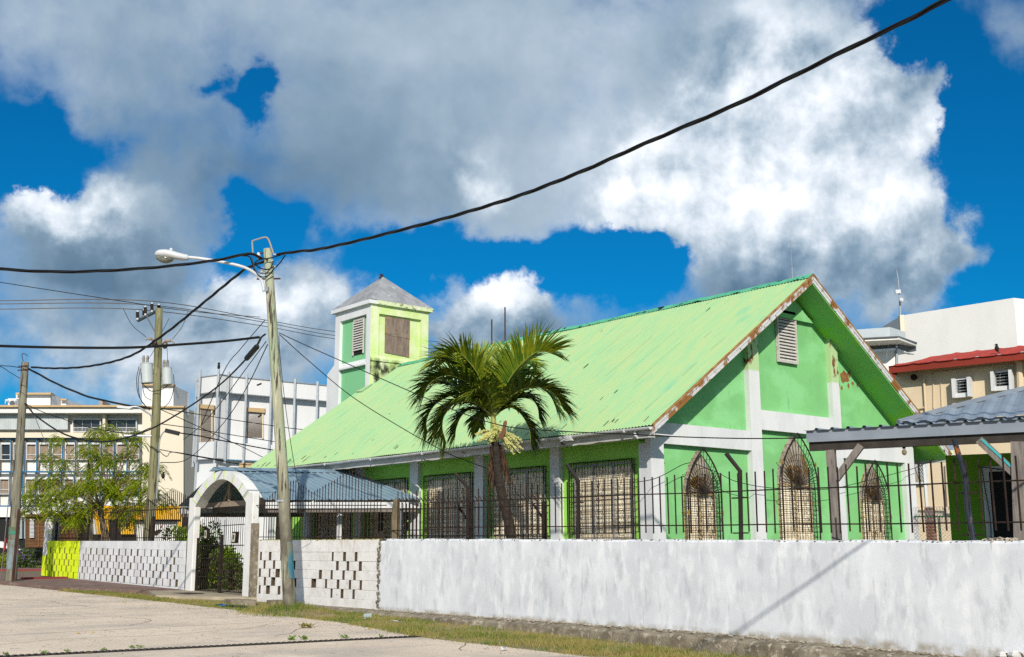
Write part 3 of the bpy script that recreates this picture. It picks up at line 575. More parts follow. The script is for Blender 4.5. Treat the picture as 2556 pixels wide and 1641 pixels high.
# ------------------------------------------------------------------ gateway arch, gate, covered walk
ga = thing('gateway', 'white arched gateway with lime joint lines over the iron gate', 'gateway', (XW, 28.2, 0))
XA = XW; DEP = .32
for (y0, y1, zt) in ((29.84, 30.22, 2.64), (26.44, 26.84, 2.66)):
    b = MB(); b.box((XA, y0, -.1), (XA+.18, y1, zt)); b.build('pillar', M['pillar_white'], ga, bevel=.015)
yc = 28.32; n = 28; zi0 = 2.40
b = MB(); pin = []; pout = []
for i in range(n+1):
    a = math.pi*i/n; ca, sa = math.cos(a), math.sin(a)
    u = math.cos(a); pin.append((yc+1.50*u, zi0+.67*(1-abs(u)**1.9))); pout.append((yc+1.80*u, zi0+.13+.76*(1-abs(u)**2.0)))
for i in range(n):
    q = [(XA+.004, pin[i][0], pin[i][1]), (XA+.004, pin[i+1][0], pin[i+1][1]), (XA+.004, pout[i+1][0], pout[i+1][1]), (XA+.004, pout[i][0], pout[i][1])]
    b.prism(q, (DEP-.02, 0, 0))
b.build('arch', M['pillar_white'], ga)
for i in range(3, n-1, 3):
    b = MB(); p, q = pin[i], pout[i]; b.bar((XA-.002, p[0], p[1]), (XA-.002, q[0], q[1]), .014, .014, up=(1, 0, 0)); b.build('joint_line', M['mortar_lime'], ga)
b = MB(); b.box((XA-.03, 26.24, -.1), (XA+.10, 26.435, 1.88)); b.build('buttress', M['kerb'], ga)
# gate leaves
gt = thing('iron_gate', 'black wrought iron double gate under the white arch', 'gate', (XA+.25, 28.1, .1))
XG = XA+.13
for (y0, y1) in ((26.84, 28.35), (28.4, 29.82)):
    b = MB()
    for y in (y0, y1): b.bar((XG, y, .12), (XG, y, 1.55 if y not in (28.35, 28.4) else 1.62), .05)
    for z in (.16, .52, 1.0, 1.34): b.bar((XG, y0, z), (XG, y1, z), .025)
    k = int((y1-y0)/.115)
    for i in range(1, k):
        y = y0+(y1-y0)*i/k; tp = 1.95+.22*math.sin(math.pi*i/k); b.tube([(XG, y, .14), (XG, y, tp)], .009, 5)
    for i in range(k):
        y = y0+(y1-y0)*(i+.5)/k
        for z, r_ in ((.34, .058), (.66, .058), (.86, .058)):
            b.tube([(XG-.012, y+r_*math.cos(a), z+r_*math.sin(a)*1.15) for a in np.linspace(0, 6.28, 9)], .006, 4, False)
    b.build('leaf', M['iron'], gt)
b = MB(); b.tube([(XG, 26.86, 1.87), (XG, 28.6, 1.85)], .012, 5); b.build('rail', M['iron'], gt)
for (px, py, w, h, tilt, lab) in ((513, 1334, .17, .27, .0, 'small floodlight with cream front on the left gate leaf'), (583, 1342, .24, .29, .12, 'tilted dark framed floodlight on the right gate leaf')):
    c = PX(px, py, XG-.1); fl = thing('floodlight', lab, 'floodlight', c, 'floodlights on the gate')
    yv = np.array([0, 1., 0]); zv = np.array([0, -tilt, 1.])
    b = MB(); b.prism([c-yv*w/2-zv*h/2, c+yv*w/2-zv*h/2, c+yv*w/2+zv*h/2, c-yv*w/2+zv*h/2], (.09, 0, 0)); b.build('housing', M['iron'], fl)
    b = MB(); w2_, h2_ = w*.36, h*.38; b.prism([c-yv*w2_-zv*h2_-[.004, 0, 0], c+yv*w2_-zv*h2_-[.004, 0, 0], c+yv*w2_+zv*h2_-[.004, 0, 0], c-yv*w2_+zv*h2_-[.004, 0, 0]], (.006, 0, 0)); b.build('reflector', MAT('lamp_reflector', (.62, .60, .48), (.5, .48, .4), 20, rough=.4), fl)
    b = MB(); b.prism([c-yv*w*.12-zv*h*.16-[.014, 0, 0], c+yv*w*.12-zv*h*.16-[.014, 0, 0], c+yv*w*.12+zv*h*.22-[.014, 0, 0], c-yv*w*.12+zv*h*.22-[.014, 0, 0]], (.01, 0, 0)); b.build('lamp', M['iron'], fl)
# covered walk from the arch to the church
cw = thing('covered_walk', 'covered walkway with a blue-grey ribbed metal roof between gateway and church', 'walkway', (15.8, 28.6, .1))
YR, ZR0, ZR1, YE, ZE0, ZE1, YB = 28.95, 3.38, 3.47, 26.3, 2.46, 2.52, 31.6
def rib_sheet(b, P00, P10, P01, P11, n, h=.025, w=.16):
    """ribbed roof sheet: P00-P10 along the ridge, P01-P11 along the eave; n ribs"""
    P00, P10, P01, P11 = (np.array(p, float) for p in (P00, P10, P01, P11)); N_ = np.cross(P10-P00, P01-P00); N_ /= np.linalg.norm(N_)
    if N_[2] < 0: N_ = -N_
    T = []; B = []
    for i in range(n):
        for f, hh in ((0, 0), (1-w*1.6, 0), (1-w*1.2, h), (1-w*.4, h), (.999, 0)):
            t = (i+f)/n; T.append(P00+(P10-P00)*t+N_*hh); B.append(P01+(P11-P01)*t+N_*hh)
    k = len(T); b.add(T+B, [(i, i+1, k+i+1, k+i) for i in range(k-1)])
b = MB(); rib_sheet(b, (13.78, YR, ZR0), (18.0, YR, ZR1), (13.85, YE, ZE0), (17.98, YE-1.0, ZE1), 20); rib_sheet(b, (13.78, YR, ZR0), (18.0, YR, ZR1), (13.85, YB, ZE0), (17.98, YB, ZE1), 20)
roof = b.build('roof', M['bluemetal'], cw)
b = MB(); b.prism([(13.65, YR-.28, ZR0-.055), (13.65, YR, ZR0+.055), (13.65, YR+.28, ZR0-.055)], (4.3, 0, .09)); b.build('ridge_cap', M['bluemetal'], roof)
for y, z, dy in ((YE+.03, ZE0-.01, -1.0), (YB-.03, ZE0-.01, 0)):
    b = MB(); b.bar((13.87, y, z-.12), (17.95, y+dy, z-.06), .03, .16); b.build('fascia', M['trim_white'], cw)
    b = MB(); b.bar((13.95, y+(.08 if y < 28 else -.05), z-.25), (17.9, y+dy+(.08 if y < 28 else -.05), z-.19), .08, .10); b.build('beam', M['timber'], cw)
for x in (14.3, 16.1, 17.4):
    for y in (YE+.12, YB-.12):
        b = MB(); b.box((x-.05, y-.05, -.1), (x+.05, y+.05, 2.25)); b.build('post', M['trim_white'] if x == 16.1 else M['timber_dark'], cw)
b = MB(); b.bar((14.15, YE+.1, 2.45), (14.15, YB-.1, 2.45), .05, .14); b.bar((14.15, YR, 2.5), (14.15, YR, 3.3), .1, .05); b.bar((14.2, YR+.4, 2.5), (14.3, YR+.05, 3.25), .08, .05)
b.build('truss', M['timber_pale'], cw)
b = MB(); b.bar((14.9, YE+.1, 2.38), (14.9, YB-.1, 2.38), .05, .18); b.build('tie_beam', M['timber'], cw)
# loose sheets leaning where the walk roof meets the church wall
ls = PX(985, 1180, 17.5)
b = MB(); q = [PX(1000, 1196, 17.5)]
q2 = [PX(1026, 1206, 17.3), PX(1047, 1219, 17.6), PX(1044, 1240, 17.6), PX(1022, 1226, 17.3)]; b.prism(q2, (0, .02, .02))
tag(b.build('loose_sheet', MAT('dull_green_sheet', (.10, .16, .17), (.14, .21, .22), 2, rough=.5), loc=q[0]), 'loose curled metal sheet lying where the walkway roof meets the church', 'metal sheet')

# ------------------------------------------------------------------ the church
XC, XR_, YC, YF, YEND = 18.0, 28.42, 16.89, 16.17, 34.55
XE, XRI, ZE, ZR = 17.33, 23.21, 3.76, 7.845; XE2 = 2*XRI-XE; SL = (ZR-ZE)/(XRI-XE)
def zroof(x): return ZE+SL*((x-XE) if x < XRI else (XE2-x))
ch = thing('church', 'mint green church with a faded corrugated roof and a small square tower', 'church', (XC, YC, 0))
ZG = -.2; RX, RY = .14, .14                       # depth of the recessed panels
# body: recessed wall surfaces, as a shell with the gable
b = MB(); pts = [(XC+RX, ZG), (XR_-RX, ZG), (XR_-RX, zroof(XR_-RX)-.22), (XRI, ZR-.24), (XC+RX, zroof(XC+RX)-.22)]
b.prism([(x, YC+RY, z) for x, z in pts], (0, YEND-.6-YC-RY, 0)); b.build('wall', M['green_wall'], ch)
b = MB(); b.box((XC+RX-.004, YC+.362, ZG), (XC+RX+.01, YEND-.62, 3.55)); b.build('side_wall', M['green_side_bounce'], ch)  # thin panel that carries the bounce-tinted green
# corner and gable pilasters, beams
def pil(x0, x1, z0, z1, mat, prj=0.): b = MB(); b.box((x0, YC-prj, z0), (x1, YC+RY+.02, z1)); return b.build('pilaster', mat, ch)
b = MB(); b.box((XC, YC, ZG), (XC+.41, YC+.36, 3.47)); b.build('pilaster', M['trim_white'], ch)
b = MB(); b.box((XR_-.46, YC, ZG), (XR_, YC+.36, 3.47)); b.build('pilaster', M['trim_white'], ch)
for (x0, x1) in ((21.44, 21.84), (24.79, 25.11)):
    pil(x0, x1, ZG, 3.47, M['trim_white'], .003)
    zt = zroof((x0+x1)/2)-.2
    b = MB(); b.prism([(x0, YC-.003, 3.47), (x1, YC-.003, 3.47), (x1, YC-.003, zroof(x1)-.2), (x0, YC-.003, zroof(x0)-.2)], (0, RY+.02, 0)); b.build('pilaster', M['pil_upper'], ch)
for (x0, x1, z0, z1) in ((XC, 21.43, 3.471, 3.93), (21.845, 24.785, 3.99, 4.46), (25.115, XR_, 3.471, 3.93)):
    b = MB(); b.box((x0, YC, z0), (x1, YC+RY+.02, z1)); b.build('beam', M['trim_white'], ch)
b = MB(); zz = zroof(XRI-.86)-.3; b.prism([(XRI-.95, YC+.02, zz-.10), (XRI+.95, YC+.02, zz-.10), (XRI+.78, YC+.02, zz+.02), (XRI-.78, YC+.02, zz+.02)], (0, .1, 0))
b.prism([(XRI-.8, YC+.03, zz), (XRI+.8, YC+.03, zz), (XRI, YC+.03, ZR-.28)], (0, .06, 0)); b.build('gable_panel', M['green_wall'], ch)
# long side: pilasters, eave beam
bays = [(17.25, 19.83), (20.15, 22.70), (23.05, 25.55), (25.92, 28.4), (28.78, 31.3), (31.68, 34.0)]
for (y0, y1) in ((19.83, 20.15), (22.70, 23.05), (25.55, 25.92), (28.4, 28.78), (31.3, 31.68), (33.6, 33.95)):
    b = MB(); b.box((XC, y0, ZG), (XC+RX+.02, y1, 3.57)); b.build('pilaster', M['trim_white'], ch)
b = MB(); b.box((XC+.02, YC+.36, 3.53), (XC+RX+.02, YEND-.6, 3.66)); b.build('beam', M['green_side_bounce'], ch)
# roof sheets (real corrugation), one per slope
def corr(mb, x_e, z_e, x_r, z_r, y0, y1, lam=.095, amp=.012, rows=5):
    n = int((y1-y0)/lam*6); ys = np.linspace(y0, y1, n); nx, nz = -(z_r-z_e), (x_r-x_e); l = math.hypot(nx, nz); nx /= l; nz /= l
    if nz < 0: nx, nz = -nx, -nz
    V = []
    for r_ in range(rows):
        t = r_/(rows-1)
        for y in ys:
            a = amp*math.cos(2*math.pi*(y-y0)/lam)+.006*math.sin(y*1.3+t*4); e = 0
            if r_ == 0: e = .02*math.sin(y*2.7)*math.sin(y*.9)
            V.append((x_e+(x_r-x_e)*t+nx*a-(x_r-x_e)*e*.1, y, z_e+(z_r-z_e)*t+nz*a-(z_r-z_e)*e*.1))
    mb.add(V, [(r_*n+i, r_*n+i+1, (r_+1)*n+i+1, (r_+1)*n+i) for r_ in range(rows-1) for i in range(n-1)])
b = MB(); corr(b, XE-.03, ZE-.02, XRI, ZR, YF, YEND); corr(b, XE2+.03, ZE-.02, XRI, ZR, YF, YEND, rows=2)
roof = b.build('roof', M['roof'], ch, smooth=True)
b = MB(); nx_, nz_ = -SL/math.hypot(SL, 1), 1/math.hypot(SL, 1)
def onroof(t, y, h): return (XE+(XRI-XE)*t+nx_*h, y, ZE+(ZR-ZE)*t+nz_*h)
y = YF+.75
while y < YEND-.3:
    t = random.uniform(0, .2)
    while t < .97:
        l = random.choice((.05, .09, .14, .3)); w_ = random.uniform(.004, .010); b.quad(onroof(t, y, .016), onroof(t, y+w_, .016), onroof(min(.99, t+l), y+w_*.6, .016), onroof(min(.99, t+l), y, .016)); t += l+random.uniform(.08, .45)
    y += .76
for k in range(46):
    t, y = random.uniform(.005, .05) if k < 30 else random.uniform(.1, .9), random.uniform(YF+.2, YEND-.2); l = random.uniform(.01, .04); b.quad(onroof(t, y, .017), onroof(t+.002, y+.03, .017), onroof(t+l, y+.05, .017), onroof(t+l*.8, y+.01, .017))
kind(b.build('sheet_seam', MAT('dark_sheet_edge', (.05, .22, .13), (.22, .20, .07), 3), roof), 'stuff')  # dark seam and crack lines of the roof sheets
b = MB(); n = 120
V = []
for i in range(n+1):
    y = YF-.01+(YEND-YF)*i/n; j = .012*math.sin(y*5.1)+.01*math.sin(y*2.3)
    V += [(XRI-.20, y, ZR-.20*SL+.028+j*.5), (XRI-.03, y, ZR+.018+j*.6), (XRI+.03, y, ZR+.018+j*.6), (XRI+.20, y, ZR-.20*SL+.028)]
b.add(V, [(i*4+j, (i+1)*4+j, (i+1)*4+j+1, i*4+j+1) for i in range(n) for j in range(3)]); b.build('ridge_cap', M['ridge'], roof)
# soffit boards under the roof
b = MB(); o_ = .13
for xa, xb in ((XE+.05, XRI), (XE2-.05, XRI)):
    b.prism([(xa, YF+.04, zroof(xa)-o_-.10), (xb, YF+.04, ZR-o_-.10), (xb, YF+.04, ZR-o_+.06), (xa, YF+.04, zroof(xa)-o_+.06)], (0, YEND-YF-.1, 0))
b.build('soffit', M['green_soffit'], ch)
# rusted bargeboards at both slopes of the street gable, two boards each
for xa, xb, sg in ((XE, XRI, 1), (XE2, XRI, -1)):
    b = MB()
    for (t, h0, h1, dy) in ((0, -.015, -.105, 0), (1, -.107, -.205, .012)):
        b.prism([(xa, YF+dy, zroof(xa)+h1), (xb, YF+dy, ZR+h1), (xb, YF+dy, ZR+h0), (xa, YF+dy, zroof(xa)+h0)], (0, .035, 0))
    b.build('bargeboard', M['barge'], roof)
    b = MB(); b.prism([(xa, YF-.012, zroof(xa)-.03), (xb, YF-.012, ZR-.03), (xb, YF-.012, ZR+.012), (xa, YF-.012, zroof(xa)+.012)], (0, .05, 0)); b.build('verge_trim', MAT('rust_edge', (.30, .12, .03), (.42, .27, .10), 5, rough=.9), roof)
b = MB(); b.prism([(XE, YEND-.03, ZE-.2), (XRI, YEND-.03, ZR-.2), (XRI, YEND-.03, ZR-.02), (XE, YEND-.03, ZE-.02)], (0, .03, 0)); b.build('bargeboard', M['barge'], roof)
# eave: gutter, fascia, soffit
for xg, sg in ((XE, 1), (XE2, -1)):
    b = MB(); V = []; ys = np.linspace(YF+.02, YEND, 60); k = 9
    for y in ys:
        w_ = .006*math.sin(y*1.9)
        V += [(xg-sg*.065+.062*math.cos(a), y, ZE-.055+w_+.062*math.sin(a)) for a in np.linspace(math.pi, 2*math.pi, k)]
    b.add(V, [(i*k+j, (i+1)*k+j, (i+1)*k+j+1, i*k+j+1) for i in range(len(ys)-1) for j in range(k-1)])
    b.prism([(xg-sg*.065+.062*math.cos(a), YF+.018, ZE-.055+.062*math.sin(a)) for a in np.linspace(math.pi, 2*math.pi, k)], (0, .004, 0))
    gu = b.build('gutter', M['gutter'], roof)
    b = MB()
    for y in np.arange(16.9, 34.3, 2.45): b.box((xg-sg*.065-.068, y, ZE-.12), (xg-sg*.065+.068, y+.03, ZE-.048))
    b.build('clip', M['gutter'], gu)
    b = MB(); V = []
    for i, y in enumerate(np.linspace(YF+.03, YEND-.02, 90)):
        h = random.choice((0, 0, 0, .01, -.015)); V += [(xg+sg*.015, y, ZE-.05), (xg+sg*.045, y, ZE-.26+h), (xg+sg*.075, y, ZE-.26+h), (xg+sg*.05, y, ZE-.05)]
    b.add(V, [(i*4+j, (i+1)*4+j, (i+1)*4+(j+1) % 4, i*4+(j+1) % 4) for i in range(89) for j in range(4)]); b.add(V[:4], [(0, 1, 2, 3)]); b.build('fascia', M['fascia'], roof)
b = MB(); b.box((XE+.05, YF+.08, 3.56), (XC+.01, YEND-.1, 3.58)); b.build('eave_soffit', M['trim_white'], ch)
# little downpipe stub and broken gutter bracket near the corner
b = MB(); b.tube([(XE-.03, YF+.5, ZE-.11), (XE-.02, YF+.5, ZE-.2), (XE+.04, YF+.5, ZE-.25)], .035, 7); b.build('outlet', M['gutter'], roof)
b = MB(); b.box((XE-.14, 18.55, ZE-.17), (XE+.01, 18.9, ZE-.05)); b.build('gutter_joint', M['gutter'], roof)

def heart(b, x, y0, z0, w, h, ax):
    """scroll heart with a stem, drawn with thin rod; ax 'y' on the long wall, 'x' on the gable"""
    def P(u, v): return (x, y0+u, z0+v) if ax == 'y' else (y0+u, x, z0+v)
    for s in (-1, 1):
        b.tube([P(s*w*q[0], h*q[1]) for q in ((.02, -.5), (.22, -.12), (.42, .22), (.44, .42), (.30, .52), (.12, .46), (.06, .30), (.16, .22), (.22, .30))], .006, 4, False)
    b.tube([P(0, h*.5), P(0, h*.05)], .006, 4, False)
def cscroll(b, x, y0, z0, w, h, ax):
    def P(u, v): return (x, y0+u, z0+v) if ax == 'y' else (y0+u, x, z0+v)
    for s in (-1, 1):
        b.tube([P(s*w*q[0], h*q[1]) for q in ((.04, -.5), (.30, -.42), (.44, -.2), (.30, -.02), (.14, -.12), (.2, -.24))], .006, 4, False)
        b.tube([P(s*w*q[0], h*q[1]) for q in ((.04, .0), (.34, .08), (.46, .28), (.32, .46), (.14, .36), (.2, .24))], .006, 4, False)
def side_window(y0, y1, z0=1.0, z1=3.12):
    xs = XC+RX-.012
    fr = MB(); 
    pw_ = (y1-y0)
    fr.box((xs-.03, y0, z1-.05), (xs+.02, y1, z1)); fr.box((xs-.03, y0, z0), (xs+.02, y1, z0+.05))
    for k in range(4): yy = y0+pw_*k/3; fr.box((xs-.03, max(y0, yy-.03), z0+.05), (xs+.02, min(y1, yy+.03), z1-.05))
    w = fr.build('window', M['frame_grey'], ch)
    lv = MB()
    for k in range(3):
        a, c = y0+pw_*k/3+.032, y0+pw_*(k+1)/3-.032; z = z0+.06
        while z < z1-.12:
            lv.prism([(xs-.022, a, z), (xs-.016, a, z-.002), (xs+.002, a, z+.105), (xs-.004, a, z+.107)], (0, c-a, 0)); z += .104
    lv.build('louvre', M['louvre'], w)
    # wrought iron grille standing off the wall
    g = MB(); xg = XC+.0; ya, yb_, za, zb_ = y0-.06, y1+.06, z0-.05, z1+.04
    g.bar((xg, ya, za), (xg, ya, zb_), .022); g.bar((xg, yb_, za), (xg, yb_, zb_), .022); g.bar((xg, ya, zb_), (xg, yb_, zb_), .022); g.bar((xg, ya, za), (xg, yb_, za), .022)
    for yy in (ya, yb_):
        for z in np.arange(za, zb_+.01, .16): g.bar((xg, yy, z), (XC+RX, yy, z), .010)
        g.bar((xg+.07, yy, za), (xg+.07, yy, zb_), .010)
    for yy in np.arange(ya, yb_, .1): g.bar((xg, yy, zb_), (XC+RX, yy, zb_), .008)
    cols = 3; cwid = (yb_-ya)/cols
    for z in np.arange(za+.11, zb_-.02, .122): g.bar((xg, ya, z), (xg, yb_, z), .0065)
    for c in range(cols):
        yq = ya+cwid*c
        for f in (.08, .22, .34, .66, .78, .92): g.bar((xg, yq+cwid*f, za), (xg, yq+cwid*f, zb_), .0075)
        ym = yq+cwid*.5
        heart(g, xg-.012, ym, zb_-.32, .24, .42, 'y')
        for z in (zb_-.72, zb_-1.12, zb_-1.50): cscroll(g, xg-.012, ym, z, .24, .32, 'y')
        heart(g, xg-.012, ym, zb_-1.9, .24, .40, 'y')
        for z in np.arange(zb_-1.0, zb_-.8, .03): pass
    g.build('grille', M['iron'], w)
for (y0, y1) in ((17.52, 19.42), (20.44, 22.42), (23.28, 25.2), (26.2, 28.1), (29.1, 31.0)): side_window(y0, y1)

def arched_window(cx, w, zs, za, z0=.95, zl=None):
    """pointed window: louvred shutters below, fanlight and a bowed fan grille above"""
    ys = YC+RY-.012; n = 14
    def arc(wd, spring, apex):
        # two arcs meeting in a point
        L_ = [(cx-wd/2*(1-t**2.1), spring+(apex-spring)*t) for t in np.linspace(0, 1, n)]
        return L_
    la = arc(w, zs, za)
    poly = [(cx-w/2, zs)]+la[1:]+[(2*cx-x, z) for x, z in la[::-1][1:]]
    b = MB(); b.prism([(x, ys-.004, z) for x, z in poly], (0, .012, 0)); win = b.build('arched_window', M['louvre_dark'], ch)
    b = MB()
    for x0, x1 in ((cx-w/2, cx-.022), (cx+.022, cx+w/2)):
        z = z0
        while z < zs-.08: b.prism([(x0+.03, ys-.03, z), (x0+.03, ys-.024, z-.002), (x0+.03, ys-.006, z+.105), (x0+.03, ys-.012, z+.107)], (x1-x0-.06, 0, 0)); z += .104
    b.build('louvre', M['louvre'], win)
    b = MB(); 
    for x in (cx-w/2, cx-.025, cx+w/2-.05): b.box((x, ys-.035, z0-.05), (x+.05, ys+.01, zs-.04))
    b.box((cx-w/2, ys-.04, zs-.04), (cx+w/2, ys+.01, zs+.03)); b.build('frame', M['frame_cream'], win)
    # brown lacquered sunburst slats at the foot of the fan
    b = MB()
    for a in np.linspace(-.95, .75, 9):
        if abs(a) < .1: continue
        r_ = .34*w; b.prism([(cx-.01, ys-.02, zs+.05), (cx+math.sin(a-.06)*r_, ys-.02, zs+.05+math.cos(a-.06)*r_), (cx+math.sin(a+.06)*r_, ys-.02, zs+.05+math.cos(a+.06)*r_)], (0, .01, 0))
    b.build('sunburst', MAT('amber_slat', (.22, .11, .008), (.12, .06, .01), 8, rough=.4), win)
    g = MB(); yg = YC-.05; wg = w+.10
    ga_ = arc(wg, zs, za+.02); full = ga_+[(2*cx-x, z) for x, z in ga_[::-1][1:]]
    g.tube([(cx-wg/2, yg, z0-.05), (cx-wg/2, yg, zs)]+[(x, yg, z) for x, z in full]+[(cx+wg/2, yg, zs), (cx+wg/2, yg, z0-.05)], .019, 5)
    # side returns of the cage
    for x, z in full[::2]: g.bar((x, yg, z), (cx+(x-cx)*w/wg, ys, z), .008)
    for z in np.arange(z0, zs, .13):
        for x in (-1, 1): g.bar((cx+x*wg/2, yg, z), (cx+x*w/2, ys, z), .008)
    for x in (-1, 1): g.bar((cx+x*(wg/2-.004), yg+.09, z0), (cx+x*(wg/2-.004), yg+.09, zs), .008)
    # fan of rods from the centre
    for a in np.linspace(-1.5, 1.5, 25):
        # find the length to the outline
        best = None
        for i in range(len(full)-1):
            (xa, z_a), (xb, z_b) = full[i], full[i+1]
            dx, dz = math.sin(a), math.cos(a); den = dx*(z_b-z_a)-dz*(xb-xa)
            if abs(den) < 1e-9: continue
            t = ((xa-cx)*(z_b-z_a)-(z_a-zs)*(xb-xa))/den; u = ((xa-cx)*dz-(z_a-zs)*dx)/den
            if t > 0 and -1e-6 <= u <= 1+1e-6: best = t if best is None else min(best, t)
        if best: g.tube([(cx, yg, zs), (cx+math.sin(a)*best, yg, zs+math.cos(a)*best)], .0085, 4, False)
    for rr in (.55, .34):
        g.tube([(cx+math.sin(a)*w*rr*.9, yg-.008, zs+math.cos(a)*w*rr) for a in np.linspace(-1.15, 1.15, 13)], .006, 4, False)
    for i in range(5): g.tube([(cx-wg/2+wg*(i+.0)/5+wg/10*0, yg-.01, zs+(.28+.0*i)*w)], .005) if False else None
    for z in np.arange(z0+.03, zs+.02, .105): g.bar((cx-wg/2, yg, z), (cx+wg/2, yg, z), .008)
    for f in (.08, .18, .28, .42, .50, .58, .72, .82, .92): g.bar((cx-wg/2+wg*f, yg, z0-.05), (cx-wg/2+wg*f, yg, zs), .0085)
    for f in (.32, .68):
        heart(g, yg-.012, cx-wg/2+wg*f, zs-.2, .2*w, .34, 'x'); cscroll(g, yg-.012, cx-wg/2+wg*f, zs-.56, .2*w, .3, 'x'); heart(g, yg-.012, cx-wg/2+wg*f, zs-.95, .2*w, .34, 'x')
    gr = g.build('grille', M['iron'], win)
    for s in (-1, 1):
        for z in (zs+.42*(za-zs), zs-.42):
            b = MB(); xx = cx+s*(wg/2+.015 if z < zs else wg*.46); b.box((xx-.006, YC-.08, z-.055), (xx+.006, YC-.05, z+.05)); b.bar((xx, YC-.05, z), (xx, YC+RY, z), .012)
            b.build('hinge_bracket', M['bracket'], win)
arched_window(19.66, 1.03, 2.42, 3.40); arched_window(23.17, 1.32, 2.73, 3.96); arched_window(26.45, 1.03, 2.44, 3.45)
# louvred vent high in the gable
vx0, vx1, vz0, vz1 = 22.71, 23.48, 5.72, 7.04
b = MB(); b.box((vx0, YC+RY-.02, vz0), (vx1, YC+RY-.01, vz1)); vent = b.build('vent', M['dark'], ch)
b = MB(); z = vz0+.05
while z < vz1-.12: b.prism([(vx0+.03, YC+RY-.085, z), (vx0+.03, YC+RY-.073, z-.012), (vx0+.03, YC+RY-.02, z+.05), (vx0+.03, YC+RY-.032, z+.062)], (vx1-vx0-.06, 0, 0)); z += .081
b.build('slats', M['vent'], vent)
b = MB(); b.box((vx0, YC+RY-.10, vz0), (vx0+.03, YC+RY, vz1)); b.box((vx1-.03, YC+RY-.10, vz0), (vx1, YC+RY, vz1)); b.box((vx0+.03, YC+RY-.11, vz1-.13), (vx1-.03, YC+RY, vz1)); b.box((vx0+.03, YC+RY-.1, vz0), (vx1-.03, YC+RY, vz0+.035)); b.build('frame', M['vent'], vent)
# plaster scars near the right rake: brown patches where the paint has gone
b = MB()
for (px, py, w, h) in ((2109, 943, 44, 36), (2120, 935, 12, 20), (2118, 964, 10, 18), (2101, 969, 12, 12), (2128, 957, 14, 10), (2094, 960, 10, 22), (2140, 962, 8, 12)):
    c = PY(px, py, YC+RY-.004); s = 1/100.
    b.prism([(c[0]+w*s*.5*math.cos(a)*random.uniform(.6, 1.1), c[1], c[2]+h*s*.5*math.sin(a)*random.uniform(.6, 1.15)) for a in np.linspace(0, 6.28, 16)[:-1]], (0, .003, 0))
b.build('bare_patch', MAT('bare_brown_plaster', (.22, .085, .045), (.33, .16, .05), 8, rough=.95), ch)

# tower on the far end of the ridge
TX0, TX1, TY0, TY1 = 21.85, 24.40, 34.06, 36.50; ZT = 9.93; ZL0, ZL1 = 7.80, 8.0
tw = MB(); r_ = .12
tw.box((TX0+r_, TY0+r_, 5.0), (TX1-r_, TY1-r_, ZT)); tower = tw.build('tower', M['green_panel'], ch)
b = MB()                                          # left (street side) frame, white
b.box((TX0, TY0+.003, 6.2), (TX0+r_+.02, TY0+.29, ZT)); b.box((TX0, TY1-.33, 6.2), (TX0+r_+.02, TY1, ZT)); b.box((TX0, TY0+.29, 9.59), (TX0+r_+.02, TY1-.33, ZT))
b.prism([(TX0+r_+.01, TY0+.29, ZL1), (TX0-.02, TY0+.29, ZL0), (TX0-.02, TY0+.29, ZL0-.06), (TX0+r_+.01, TY0+.29, ZL0-.06)], (0, TY1-.33-TY0-.29+.0, 0))
b.prism([(TX0, TY1, ZL1), (TX0, TY1+.5, ZL0-.12), (TX0, TY1+.5, 5.5), (TX0, TY1, 5.5)], (.3, 0, 0))
b.build('street_frame', M['tower_white'], tower)
b = MB()                                          # right (gable side) frame, bleached lime
b.box((TX0+.003, TY0, 5.5), (TX0+.36, TY0+r_+.02, ZT)); b.box((TX1-.32, TY0, 5.5), (TX1, TY0+r_+.02, ZT)); b.box((TX0+.36, TY0, 9.61), (TX1-.32, TY0+r_+.02, ZT))
b.box((TX0+.36, TY0, 5.5), (TX1-.32, TY0+r_+.02, 7.9)); b.prism([(TX0+.003, TY0-.0, 7.9), (TX0+.003, TY0-.05, 7.86), (TX0+.003, TY0-.05, 7.95), (TX0+.003, TY0, 8.06)], (TX1-TX0, 0, 0))
b.build('gable_frame', M['tower_yel'], tower)
b = MB(); b.box((TX0+.36, TY0+r_-.006, 7.9), (TX1-.32, TY0+r_+.004, 9.61)); b.build('gable_recess', M['tower_yel'], tower)
c1 = MB(); c1.box((TX0-.13, TY0-.10, ZT), (TX0+.2, TY1+.13, ZT+.14)); c1.build('street_cornice', M['tower_white'], tower)
c1 = MB(); c1.box((TX0+.2, TY0-.12, ZT), (TX1+.13, TY1+.13, ZT+.145)); c1.build('gable_cornice', M['tower_corn'], tower)
ax, ay = (TX0+TX1)/2, (TY0+TY1)/2; e = .12
b = MB(); P4 = [(TX0-e, TY0-e, ZT+.147), (TX1+e, TY0-e, ZT+.147), (TX1+e, TY1+e, ZT+.147), (TX0-e, TY1+e, ZT+.147), (ax, ay, 11.36)]
b.add(P4, [(0, 1, 4), (1, 2, 4), (2, 3, 4), (3, 0, 4), (0, 3, 2, 1)]); b.build('tower_roof', M['grey_roof'], tower)
b = MB(); b.bar((ax-.22, ay-.1, 11.24), (ax, ay, 11.44), .06, .03); b.bar((ax+.2, ay+.12, 11.3), (ax-.1, ay, 11.43), .08, .03); b.build('finial_scrap', M['timber_dark'], tower)
# louvre on the street face, board on the gable face
b = MB(); xx = TX0+r_-.012; b.box((xx-.01, 34.62, 8.2), (xx+.01, 35.36, 9.55)); lv = b.build('tower_louvre', M['dark'], tower)
